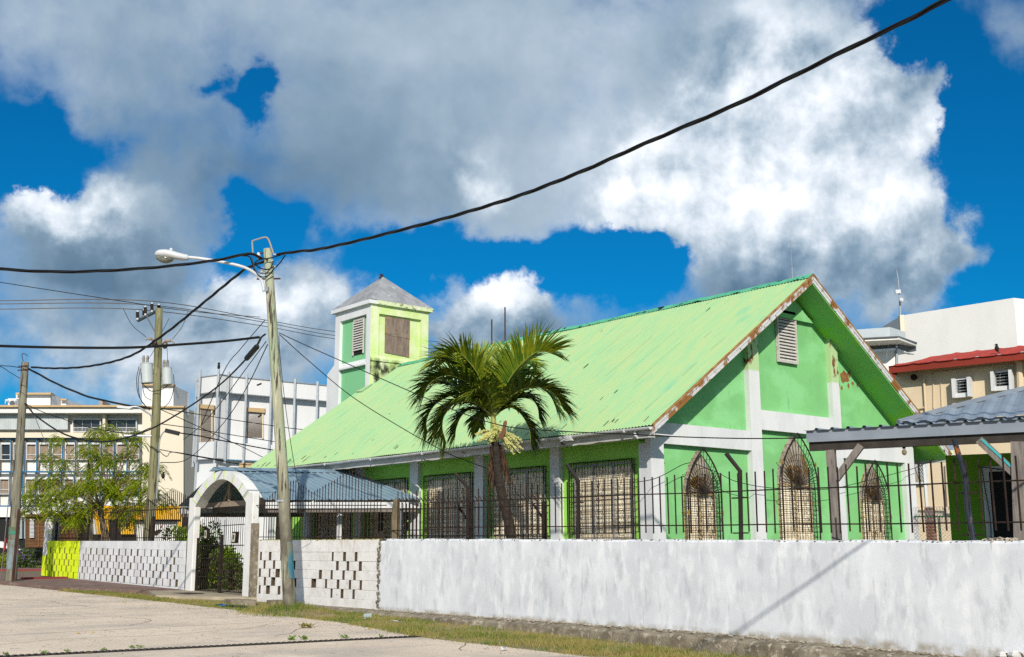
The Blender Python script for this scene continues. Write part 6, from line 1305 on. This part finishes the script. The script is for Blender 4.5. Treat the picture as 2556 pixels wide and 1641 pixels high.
b = MB(); e2 = PV(2680, 792, 71); b.prism([(WBp[0], WBp[1], -.3), (e2[0], e2[1], -.3), (e2[0], e2[1], WBp[2]), (WBp[0], WBp[1], WBp[2])], NH*10); b.build('end_wall', M['white_panel'], wb)
b = MB(); b.prism([PV(2246, 787, 73.6), PV(2256, 786, 73.6), PV(2258, 830, 73.6), PV(2248, 828, 73.6)], NH*.4); b.build('corner_strip', M['cream'], wb)
rm = thing('radio_mast', 'white radio mast with two small dishes on the white building', 'mast', PV(2249, 788, 74))
b = MB(); b.tube([PV(2249, 830, 74), PV(2246, 745, 74)], .07, 6); b.tube([PV(2246, 745, 74), PV(2242, 700, 74), PV(2238, 674, 74)], [.05, .04, .03], 6); b.build('pole', M['galv'], rm)
b = MB(); b.prism([PV(2235, 724, 73.8), PV(2248, 723, 73.8), PV(2249, 732, 73.8), PV(2236, 733, 73.8)], NH*.15); b.build('panel_antenna', M['lamp_white'], rm)
b = MB(); b.ball(PV(2249.5, 750, 73.7), (.16, .16, .17), 10, 6); b.build('dish', M['lamp_white'], rm)
def bird(c, s, lab):
    b = MB(); b.ball(c+[0, 0, s*.55], (s*.34, s*.34, s*.5), 8, 6); b.ball(c+[0, 0, s*1.1], s*.22, 8, 6); b.bar(c+[0, 0, s*1.1]-_r*s*.15, c+[0, 0, s*1.08]-_r*s*.45, s*.07); b.bar(c+[0, 0, s*.3]+_r*s*.1, c+[0, 0, -s*.3]+_r*s*.35, s*.2, s*.06); b.tube([c+[0, 0, s*.2], c], s*.05, 4)
    tag(b.build('bird', M['bird'], loc=c), lab, 'bird')
bird(RW(RUp(2480, 890), .6, ze_r+.3), .30, 'small black bird perched on the red roof')
bird(PV(407, 1196, tb_D), .17, 'small black bird perched on a low wire beside the transformer pole')
# ------------------------------------------------------------------ cream building with blue lines, far left
DB = 100.
def BL(x, y, v=0.): return PV(x, y, DB+v)
bl = thing('cream_building', 'long cream and white building with blue line trim and rows of windows', 'building', BL(180, 1395))
def rect(mb, x0, y0, x1, y1, v, th=.3): mb.prism([BL(x0, y0, v), BL(x1, y0, v), BL(x1, y1, v), BL(x0, y1, v)], NH*th); return mb
b = MB(); rect(b, -140, 1034, 356, 1400, 1.0, 12); b.build('wall', M['white_wall'], bl)
b = MB(); rect(b, 355, 1016, 458, 1400, -.6, 14); rect(b, -140, 1080, 356, 1093, .1, 1.2); b.build('cream_block', M['cream'], bl)
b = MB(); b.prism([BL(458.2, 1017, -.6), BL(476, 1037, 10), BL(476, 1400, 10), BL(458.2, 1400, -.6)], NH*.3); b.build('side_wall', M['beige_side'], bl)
b = MB(); b.prism([BL(458, 1014, -.8), BL(478, 1034, 10), BL(478, 1040, 10), BL(458, 1019, -.8)], NH*.4); rect(b, -140, 1011.5, 355, 1016.2, -.9, .5); rect(b, 353, 1013.5, 459, 1017.5, -.9, .5); rect(b, 39, 980.5, 127, 985, 3.5, .4); b.prism([BL(127, 980.5, 3.5), BL(151, 996, 8), BL(151, 1000, 8), BL(127, 985, 3.5)], NH*.3); rect(b, 150, 996, 166, 999.5, 6, .4); rect(b, 353, 959, 434, 962.5, 1.6, .5); b.prism([BL(434, 959, 1.6), BL(440, 969, 5), BL(440, 973, 5), BL(434, 962.5, 1.6)], NH*.3); b.build('coping', M['tan_cap'], bl)
b = MB(); rect(b, -140, 1016.2, 355, 1031, -.6, 1.6); rect(b, 40, 984, 126, 1014, 4, 8); rect(b, 152, 999, 165, 1014, 6.5, 3); rect(b, 20, 995, 41, 1013, 3, 2); rect(b, 355, 962, 433, 1015, 2, 5); b.build('parapet', M['white_wall'], bl)
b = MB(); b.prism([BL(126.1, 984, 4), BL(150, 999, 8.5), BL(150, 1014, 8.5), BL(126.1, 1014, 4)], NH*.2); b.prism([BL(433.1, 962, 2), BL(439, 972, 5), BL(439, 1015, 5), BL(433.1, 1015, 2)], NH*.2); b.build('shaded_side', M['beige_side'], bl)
b = MB(); rect(b, 246, 1001, 256, 1014, 2, 2); b.build('chimney', M['beige_side'], bl)
ac = thing('air_conditioner', 'rooftop air conditioner with a round fan on the far cream building', 'air conditioner', BL(30, 1013, 2))
b = MB(); rect(b, 21, 1000, 38, 1012, 2.2, .6); b.build('case', M['trim_white'], ac); b = MB(); c = BL(30, 1006.5, 2.1); b.prism([c+_r*.24*math.cos(a)+np.array([0, 0, .22*math.sin(a)]) for a in np.linspace(0, 6.28, 17)[:-1]], NH*.05); b.build('fan', M['dkgrey'], ac)
dsh = MB(); dsh.tube([BL(13, 1008, 2), BL(14, 998, 2), BL(18, 998, 2)], .04, 5); dsh.ball(BL(18, 1000, 2), (.12, .12, .12), 8, 5); tag(dsh.build('roof_lamp', M['trim_white'], loc=BL(13, 1008, 2)), 'small roof lamp beside the air conditioner on the far cream building', 'lamp')
# top floor: corrugated screen and dark windows
b = MB(); n = 150; x0, x1 = -140, 169.
vs = []
for i in range(n+1):
    x = x0+(x1-x0)*i/n; v = .15+(.07 if i % 2 else 0); vs += [BL(x, 1034.5, v), BL(x, 1072.5, v)]
b.add(vs, [(2*i, 2*i+2, 2*i+3, 2*i+1) for i in range(n)]); b.build('corrugated_screen', M['corr_white'], bl)
for (xa, xb) in ((182.5, 249), (265, 339)):
    b = MB(); rect(b, xa, 1048, xb, 1078, .9, .05); w = b.build('window', M['glass'], bl)
    b = MB(); rect(b, xa-2.2, 1045, xb+2.2, 1048, .6, .3); rect(b, xa-2.2, 1048, xa, 1078, .6, .3); rect(b, xb, 1048, xb+2.2, 1078, .6, .3); rect(b, xa+(xb-xa)*.35, 1048, xa+(xb-xa)*.35+.5, 1078, .8, .1); rect(b, xa+(xb-xa)*.68, 1048, xa+(xb-xa)*.68+.5, 1078, .8, .1); b.build('frame', M['trim_white'], w)
    b = MB(); rect(b, xa, 1067, xb, 1068, .3, .1); rect(b, xa, 1077, xb, 1078.5, .3, .1)
    for x in np.arange(xa, xb, 3.4): rect(b, x, 1068, x+.5, 1077, .3, .06)
    b.build('balustrade', M['trim_white'], w)
b = MB(); rect(b, 256, 1034, 262.5, 1080, .2, .7); b.build('pier', M['cream'], bl)
# blue line grid with windows between
b = MB()
for y0, y1 in ((1093, 1097), (1176, 1180), (1262, 1265.5)): rect(b, -140, y0, 355, y1, .35, .25)
for k in range(-4, 11):
    x = 27+32.15*k; rect(b, x-1.3, 1097, x+1.3, 1176, .4, .15); x -= 3.2; rect(b, x-1.3, 1180, x+1.3, 1262, .4, .15)
b.build('blue_trim', M['bluetrim'], bl)
b = MB()
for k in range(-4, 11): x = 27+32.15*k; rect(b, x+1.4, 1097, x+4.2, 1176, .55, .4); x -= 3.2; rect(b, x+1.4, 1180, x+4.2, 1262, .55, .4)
b.build('mullion_side', M['beige_side'], bl)
for row, (yt, yb_, sx) in enumerate(((1110, 1147, 0), (1197, 1233, -3.2))):
    for k in range(-1, 11):
        xa = 27+32.15*k+sx+8.3; xb = xa+21.5
        if xb > 352: continue
        b = MB(); rect(b, xa, yt, xb, yb_, .93, .05); w = b.build('window', M['glass'] if (row == 0 and k in (-1, 0)) else M['curtain'], bl)
        b = MB(); rect(b, xa-1.8, yt-5, xb+1.8, yt, .7, .25); rect(b, xa-1.8, yt, xa, yb_, .7, .25); rect(b, xb, yt, xb+1.8, yb_, .7, .25); rect(b, xa-2.5, yb_, xb+2.5, yb_+1.4, .6, .35); rect(b, xa, yt+25, xb, yt+26.3, .85, .1); b.build('frame', M['trim_white'], w)
b = MB(); rect(b, -140, 1292, 355, 1400, .55, .1); b.build('ground_floor', M['dark'], bl)
b = MB(); rect(b, 46, 1290, 55, 1345, .3, .3); rect(b, 60, 1290, 68, 1345, .4, .3); b.build('ground_pier', M['galv'], bl)
b = MB(); rect(b, -140, 1265.5, 355, 1291, .2, .9); b.build('canopy_band', M['white_wall'], bl)
b = MB()
for y in (1068, 1127, 1188): rect(b, 461, y-26, 464, y-19, 2, .3)
b.build('wall_lamp', M['trim_white'], bl)
for (xa, ya, xb, yb_) in ((463, 1110, 467, 1145), (467, 1200, 470, 1235)): b = MB(); rect(b, xa, ya, xb, yb_, 4.5, .1); b.build('window', M['glass'], bl)
# yellow kiosk and log hut in front of it
yk = thing('yellow_kiosk', 'yellow ribbed kiosk with white shutters behind the feathery tree', 'kiosk', PV(370, 1350, 72))
def yr(mb, x0, y0, x1, y1, v, th=.2): mb.prism([PV(x0, y0, 72+v), PV(x1, y0, 72+v), PV(x1, y1, 72+v), PV(x0, y1, 72+v)], NH*th); return mb
b = MB(); n = 64
vs = []
for i in range(n+1):
    x = 232+(450-232)*i/n; v = .06 if i % 2 else 0; vs += [PV(x, 1263, 72+v), PV(x, 1297, 72+v)]
b.add(vs, [(2*i, 2*i+2, 2*i+3, 2*i+1) for i in range(n)])
yr(b, 240, 1297, 271, 1334, .1, .2); yr(b, 300, 1297, 334, 1334, .1, .2); yr(b, 441, 1274, 470, 1282, .4, .2); yr(b, 443, 1282, 454, 1318, .3, .2); b.build('cladding', M['yellow'], yk)
b = MB(); yr(b, 232, 1263, 452, 1385, .6, 4); b.build('wall', M['white_wall'], yk)
b = MB(); yr(b, 271, 1290, 300, 1334, .4, .15); yr(b, 338, 1297, 450, 1302, .3, .2); yr(b, 454, 1282, 472, 1330, .4, .2); yr(b, 232, 1334, 340, 1352, .45, .1); b.build('opening', M['dark'], yk)
b = MB(); c = PV(390, 1330, 72.5)
b.prism([c+_r*q[0]+np.array([0, 0, q[1]]) for q in ((-.18, -.1), (.0, -.16), (.2, .02), (.35, .16), (.2, .2), (.02, .16), (-.12, .08))], NH*.04)
mural = b.build('painted_emblem', M['iron'], yk); b = MB(); b.prism([c+_r*q[0]+np.array([0, 0, q[1]]) for q in ((.22, .27), (.36, .42), (.34, .52), (.26, .38))], NH*.04); b.build('emblem_tip', M['red'], mural)
lh = thing('log_hut', 'brown log-sided hut with a white louvred shutter at the left', 'hut', PV(85, 1370, 82))
def lr(mb, x0, y0, x1, y1, v, th=.2): mb.prism([PV(x0, y0, 82+v), PV(x1, y0, 82+v), PV(x1, y1, 82+v), PV(x0, y1, 82+v)], NH*th); return mb
b = MB()
for k in range(22): y = 1290+k*3.6; b.tube([PV(64, y, 82), PV(196, y, 82)], .055, 6)
lr(b, 64, 1289, 196, 1368, .05, 3); b.build('log_wall', M['logwood'], lh)
b = MB(); lr(b, 94, 1295, 98, 1365, -.1, .15); lr(b, 63, 1289, 66, 1368, -.1, .15); b.build('corner_board', M['logwood'], lh)
b = MB()
for k in range(14): y = 1296+k*3.4; b.prism([PV(74, y, 81.85), PV(85, y, 81.85), PV(85, y+2.3, 81.75), PV(74, y+2.3, 81.75)], NH*.03)
b.build('shutter', M['trim_white'], lh)
b = MB(); lr(b, 60, 1284, 200, 1290, -.3, 4); b.build('roof', M['logwood'], lh)
b = MB(); lr(b, 130, 1297, 190, 1308, -.08, .05); b.build('opening', M['dark'], lh)
# hedge with purple flowers, lawn, low black fence and kerb across the street
def far(px, py, D): return PV(px, py, D)
zf = -.1
hd_ = shrub('flower_hedge', 'dark hedge dotted with purple flowers in front of the log hut', np.array([*PV(75, 1390, 84)[:2], -.1]), 1.6, 1.0, .85, 2600, M['leaf_dark'], .13, 'hedge', flowers=(M['flower_purple'], 90, .05), lumps=14, stems=False)
shrub('flower_hedge', 'small bright green bush at the far left edge', np.array([*PV(2, 1390, 80)[:2], -.1]), .9, .9, 1.0, 900, M['leaf'], .14, 'hedge', lumps=8, stems=False)
b = MB(); b.prism([(*PV(-160, 1390, 80)[:2], -.09), (*PV(150, 1390, 80)[:2], -.09), (*PV(150, 1390, 94)[:2], -.07), (*PV(-160, 1390, 94)[:2], -.07)], (0, 0, .05)); kind(b.build('lawn', M['lawn']), 'structure')
b = MB(); b.prism([(*PV(-160, 1390, 74)[:2], -.12), (*PV(150, 1390, 74)[:2], -.12), (*PV(150, 1390, 78)[:2], -.1), (*PV(-160, 1390, 78)[:2], -.1)], (0, 0, .14)); kind(b.build('far_pavement', M['redpave']), 'structure')
b = MB(); b.prism([(*PV(-160, 1390, 73.6)[:2], -.15), (*PV(150, 1390, 73.6)[:2], -.15), (*PV(150, 1390, 74)[:2], -.15), (*PV(-160, 1390, 74)[:2], -.15)], (0, 0, .18)); kind(b.build('far_kerb', M['redkerb']), 'structure')
lf = thing('low_fence', 'low black garden fence in front of the lawn across the street', 'fence', PV(50, 1400, 79))
b = MB(); A_, B_ = PV(-120, 1390, 79), PV(140, 1390, 79); A_[2] = B_[2] = 0; Ln = np.linalg.norm(B_-A_); dv = (B_-A_)/Ln
for k in range(int(Ln/.14)): p = A_+dv*k*.14; b.tube([p-[0, 0, .05], p+[0, 0, .42]], .014, 4)
b.build('pickets', M['iron'], lf)
for z in (.05, .36): b = MB(); b.bar(A_+[0, 0, z], B_+[0, 0, z], .025); b.build('rail', M['iron'], lf)
sl_ = MB(); sl_.prism([PV(-10, 1352, 83), PV(6, 1352, 83), PV(14, 1362, 83), PV(30, 1368, 83), PV(50, 1372, 83), PV(50, 1374, 83), PV(-10, 1366, 83)], NH*.5); tag(sl_.build('white_boat_hull', M['trim_white'], loc=PV(10, 1374, 83)), 'low white curved shape resting behind the hedge at the left edge', 'white hull')
# ------------------------------------------------------------------ white clad building in the middle
wc = thing('white_clad_building', 'white clad building with tall steel fins and rolled beige shutters', 'building', PV(640, 1390, 76))
ZT_ = PV(560, 943, 74)[2]; pl = [(474, 76.5), (486, 74.5), (536, 73.4), (549, 73.8), (566, 74.4), (905, 80.5)]
def plan(x): return 1/float(np.interp(x, [p[0] for p in pl], [1/p[1] for p in pl]))
def zat(y, x=560): return PV(x, y, plan(x))[2]
def skin(mb, x0, x1, z0, z1, dv):
    xs = [x0]+[p[0] for p in pl if x0 < p[0] < x1]+[x1]; vs = []
    for x in xs: p = PV(x, 1300, plan(x)+dv); vs += [(p[0], p[1], z0), (p[0], p[1], z1)]
    n = len(xs); back = [PV(x, 1300, plan(x)+dv+.25) for x in xs]
    vs += [q for p in back for q in ((p[0], p[1], z0), (p[0], p[1], z1))]
    fs = []
    for i in range(n-1):
        a, c = 2*i, 2*n+2*i
        fs += [(a, a+2, a+3, a+1), (c, c+1, c+3, c+2), (a+1, a+3, c+3, c+1), (a, c, c+2, a+2)]
    fs += [(0, 1, 2*n+1, 2*n), (2*n-2, 4*n-2, 4*n-1, 2*n-1)]
    mb.add(vs, fs); return mb
b = MB(); skin(b, 474, 905, zat(983), ZT_, -.55); skin(b, 474, 905, zat(1148), zat(1106), -.55); b.build('parapet_band', M['white_panel'], wc)
b = MB(); skin(b, 480, 905, zat(1106), zat(983), .05); skin(b, 480, 905, -.3, zat(1148), .05); b.build('wall', M['white_panel'], wc)
b = MB(); skin(b, 473, 906, ZT_, ZT_+.06, -.62); skin(b, 474, 905, zat(983)-.05, zat(983)-.01, -.55); b.build('coping', M['galv'], wc)
q = PV(474, 1300, 76.5); b = MB(); b.prism([(*PV(471.5, 1300, 76.6)[:2], zat(1160)), (*PV(477, 1300, 76.0)[:2], zat(1160)), (*PV(477, 1300, 76.0)[:2], ZT_+.3), (*PV(471.5, 1300, 76.6)[:2], ZT_+.3)], NH*1.0); b.build('corner_post', M['white_panel'], wc)
for x, yt in ((488, 925), (535, 922), (561, 928), (607, 934), (670, 940), (730, 946), (787, 953)):
    b = MB(); D = plan(x)-.85; p0 = PV(x, 1157, D); p1 = PV(x, yt, D); p1 = np.array([p0[0], p0[1], p1[2]]); b.bar(p0, p1, .14, .12, up=NH); b.build('fin', M['galv'], wc)
    if x == 535: FINTOP = p1
for (x0, x1, yt, ym, yb_) in ((497, 534, 1009, 1019, 1105), (611, 661, 1017, 1027, 1092)):
    D = plan((x0+x1)/2)
    def W(x, y, v): return PV(x, y, plan(x)+v)
    b = MB(); b.prism([W(x0, yt, -.35), W(x1, yt+3, -.35), W(x1, ym+4, -.35), W(x0, ym, -.35)], NH*.4); sb = b.build('shutter', M['tan_cap'], wc)
    b = MB(); n = 24
    for k in range(n): 
        a0, a1 = ym+(yb_-ym)*k/n, ym+(yb_-ym)*(k+.8)/n; b.prism([W(x0+4, a0, -.16), W(x1-7, a0+2, -.16), W(x1-7, a1+2, -.12), W(x0+4, a1, -.12)], NH*.05)
    b.build('slats', M['curtain'] if False else MAT('grey_shutter_slat', (.42, .37, .32), (.36, .31, .27), 1), sb)
    b = MB(); b.prism([W(x1-7, ym, -.22), W(x1-3.5, ym, -.22), W(x1-3.5, yb_+3, -.22), W(x1-7, yb_+3, -.22)], NH*.2); b.prism([W(x0+1, ym, -.22), W(x0+4, ym, -.22), W(x0+4, yb_+1, -.22), W(x0+1, yb_+1, -.22)], NH*.2); b.build('guide', M['cream2'], sb)
b = MB(); b.prism([PV(597, 1155, 74.6), PV(640, 1158, 75), PV(640, 1172, 75), PV(597, 1168, 74.6)], NH*.2); b.build('lower_shutter_box', M['tan_cap'], wc)
b = MB(); a = FINTOP; b.ball(a+[0, 0, .15], (.1, .1, .18), 8, 6); b.ball(a+[0, 0, .36], .09, 8, 6); b.bar(a, a-_r*.05-[0, 0, .15], .08, .05); tag(b.build('bird', M['bird'], loc=a), 'grey pigeon perched on a steel fin of the white clad building', 'bird')
b = MB(); a = PV(473, 975, 74); b.tube([(a[0], a[1], zat(1037)), a, PV(473, 962, 74)], .04, 5); b.tube([PV(468.5, 1030, 74), PV(469.5, 982, 74)], .05, 5); tag(b.build('antenna_rod', M['galv'], loc=a), 'thin paired rods left of the white clad building', 'antenna')
# beige side block between the two
sb_ = thing('beige_block', 'narrow beige building side with small windows in the gap behind the arch', 'building', PV(475, 1390, 120))
b = MB(); b.prism([PV(461, 1140, 118), PV(500, 1155, 132), PV(500, 1390, 132), PV(461, 1390, 118)], NH*2); b.build('wall', M['beige_side'], sb_)
for k in range(6): b = MB(); x = 471+k*2.2; b.prism([PV(x, 1181+k*.6, 117), PV(x+1.2, 1181.4+k*.6, 117), PV(x+1.2, 1194+k*.5, 117), PV(x, 1193.6+k*.5, 117)], NH*4); b.build('window', M['dkgrey'], sb_)

# ------------------------------------------------------------------ small things
p = PG(228, 1453); p[2] = gz(p[1])+.09; b = MB(); b.bar(p, p+[0, 0, .42], .11, .08); tag(b.build('orange_bollard', M['orange'], loc=p), 'stubby orange post against the grey-white block wall', 'post')
p = PG(95, 1452); b = MB(); b.box((p[0]-.5, p[1]-.2, p[2]-.1), (p[0]+.9, p[1]+.2, p[2]+.14)); kind(b.build('corner_kerb', M['redkerb']), 'structure')
def scrap(px, py, s, mat, label, cat='litter', flatn=.5):
    p = PG(px, py); p[2] = gz(p[1])+.03; b = MB()
    for k in range(4):
        c = p+np.array([random.uniform(-s, s)*.5, random.uniform(-s, s)*.5, random.uniform(0, s*.25)]); m_ = [c+rng.normal(0, s*.45, 3)*np.array([1, 1, flatn]) for _ in range(4)]; b.add([np.maximum(q, [-1e9, -1e9, p[2]-.015]) for q in m_], [(0, 1, 2), (0, 2, 3), (0, 3, 1)])
    tag(b.build('litter', mat, loc=p), label, cat)
scrap(555, 1516, .11, M['litter_blue'], 'blue plastic scrap in the grass before the gate'); scrap(911, 1549, .05, M['litter_white'], 'small white paper scrap in the grass below the clear cup'); scrap(992, 1557, .10, M['litter_white'], 'crumpled white paper in the grass strip'); scrap(1254, 1626, .09, M['litter_white'], 'crumpled white tissue on the road near the photo bottom'); scrap(1085, 1563, .03, M['litter_blue'], 'tiny blue scrap in the grass by the kerb'); scrap(1218, 1594, .03, M['litter_white'], 'tiny pale scrap at the edge of the road grass')
p = PG(908, 1545); p[2] += .05; b = MB(); b.tube([p, p+_r*.07, p+_r*.16], [.045, .055, .062], 10); tag(b.build('plastic_cup', M['litter_clear'], loc=p), 'clear plastic cup lying in the grass strip', 'cup')
for k, (px, py) in enumerate(((5, 1524), (108, 1524), (160, 1535), (73, 1552), (225, 1582), (370, 1538), (455, 1538), (305, 1506), (235, 1633), (600, 1537), (700, 1541), (190, 1584), (480, 1521), (920, 1573))):
    p = PG(px, py); p[2] = gz(p[1])+.012; s = random.uniform(.04, .08); a = random.uniform(0, 3); d_ = np.array([math.cos(a), math.sin(a), .1]); n_ = np.array([-math.sin(a), math.cos(a), 0])
    b = MB(); b.add([p, p+d_*s+n_*s*.35+[0, 0, .01], p+d_*s*2, p+d_*s-n_*s*.35], [(0, 1, 2, 3)]); tag(b.build('fallen_leaf', M['yellowleaf'], loc=p), 'fallen yellow leaf lying on the pale road', 'leaf', 'fallen yellow leaves on the road')
def weed(px, py, s, n, label, z=None, mat='weed', P=None):
    p = PG(px, py) if P is None else P
    if z is not None: p[2] = z
    b = MB()
    for k in range(n):
        a = random.uniform(0, 6.28); l = s*random.uniform(.5, 1.2); d_ = np.array([math.cos(a)*.6, math.sin(a)*.6, random.uniform(.3, 1.3)]); d_ /= np.linalg.norm(d_); s_ = np.cross(d_, [0, 0, 1]); s_ /= np.linalg.norm(s_)+1e-9; o_ = p+np.array([random.uniform(-s, s), random.uniform(-s, s), 0])*.6+d_*l*random.uniform(0, .6)
        b.add([o_, o_+d_*l*.3+s_*l*.18, o_+d_*l*.6-[0, 0, l*.06], o_+d_*l*.3-s_*l*.18], [(0, 1, 2, 3)])
    tag(b.build('weed', M[mat], loc=p), label, 'weed')
weed(1420, 1566, .20, 70, 'tallest weed clump on the ledge at the foot of the plastered wall', -.03); weed(1382, 1562, .12, 40, 'weed tuft left of the tallest clump on the wall ledge', -.03); weed(1355, 1565, .10, 30, 'low weed at the left end of the ledge weeds', -.03); weed(1893, 1612, .13, 50, 'lone green weed on the wall ledge near the diagonal shadow', -.04)
weed(2425, 1537, .0, 0, '', .03) if False else None
for px, py, lab in ((15, 1636, 'weed in the drain at the photo left edge'), (110, 1632, 'weed in the drain, second from the photo left edge'), (168, 1630, 'bright weed in the drain beside a yellow leaf'), (258, 1624, 'small weed in the middle left of the drain'), (330, 1619, 'weed in the drain between two bare stretches'), (350, 1618, 'leafy weed spilling over the drain'), (728, 1599, 'biggest weed clump in the drain below the leaning pole'), (760, 1598, 'weed right beside the biggest clump in the drain'), (860, 1594, 'long weed in the right part of the drain'), (950, 1591, 'last small weed at the right end of the drain')):
    weed(px, py, .055 if 'big' not in lab and 'long' not in lab else .085, 34 if 'big' not in lab else 50, lab)
b = MB(); k = 20; V = []
for r_ in (0, .35, .7, 1.0, 1.3):
    V += [(mb[0]+r_*.55*math.cos(a)+.1, mb[1]+r_*1.1*math.sin(a), gz(mb[1])+.13*math.cos(min(1, r_/1.3)*math.pi/2)**.8-.012) for a in np.linspace(0, 6.28, k+1)[:-1]]
b.add(V, [(i*k+j, i*k+(j+1) % k, (i+1)*k+(j+1) % k, (i+1)*k+j) for i in range(4) for j in range(k)]); kind(b.build('soil_mound', M['soil'], smooth=True), 'structure')
def gmz(x, y):
    r_ = math.hypot((x-mb[0]-.1)/.55, (y-mb[1])/1.1); return gz(y)+(.13*math.cos(r_/1.3*math.pi/2)**.8-.012 if r_ < 1.3 else 0)
# grass along the verge: nobody could count the blades
Vg = []; Fg = []
def blade(x, y, z, h):
    a = random.uniform(0, 6.28); w = .006; ln_ = h*random.uniform(.2, .8); b_ = random.uniform(0, 6.28); i = len(Vg)
    Vg.extend([(x-w*math.cos(a), y-w*math.sin(a), z), (x+w*math.cos(a), y+w*math.sin(a), z), (x+ln_*math.cos(b_), y+ln_*math.sin(b_), z+h)]); Fg.append((i, i+1, i+2))
ed = sorted([(p[1], p[0]) for p in edge])
pt = np.array([[math.sin(i*12.9)*.5, math.cos(i*7.1)] for i in range(40)])
def dens(x, y): return .5+.5*math.sin(x*3.1+math.sin(y*1.3)*2)*math.sin(y*1.7+1.1)
cnt = 0
while cnt < 36000:
    y = random.uniform(8.0, 33.0); xr = float(np.interp(y, [e[0] for e in ed], [e[1] for e in ed])); xl = 13.22 if y < 24 else (13.4 if y < 26 else np.interp(y, [26, 27.2, 30.4, 33], [13.0, 12.1, 12.2, 11.6]))
    if y > 31.8: xl = xr+.35
    if xl <= xr: continue
    x = xr-.12+(xl-xr+.12)*random.random(); f = (x-xr)/(xl-xr)
    keep = (.25+.75*dens(x, y))*(1-.65*f if y > 21 else 1-.25*f)*(1 if f > .0 else .35)
    if 21.5 < y < 26.5: keep *= .55
    if 12.3 < x and 15.5 < y < 22.5: keep *= .8
    if random.random() > keep: continue
    blade(x, y, gmz(x, y), random.uniform(.02, .085)*(1.3 if keep > .6 else .9)); cnt += 1
for _ in range(2600):                                # longer tufts round the pole foot
    a = random.uniform(0, 6.28); r_ = random.uniform(.12, 1.0); x, y = mb[0]+r_*math.cos(a), mb[1]+r_*math.sin(a)*1.4
    if x < 13.4: blade(x, y, gmz(x, y), random.uniform(.04, .15)*(1.3-.6*r_))
g = MB(); g.v = Vg; g.f = Fg; kind(g.build('grass', M['grass']), 'stuff')
weed(824, 1598, .0, 0, '') if False else None
p = PG(766, 1568); weed(766, 1569, .13, 60, 'dry grass tuft lying alone on the pale road', None, 'grass')
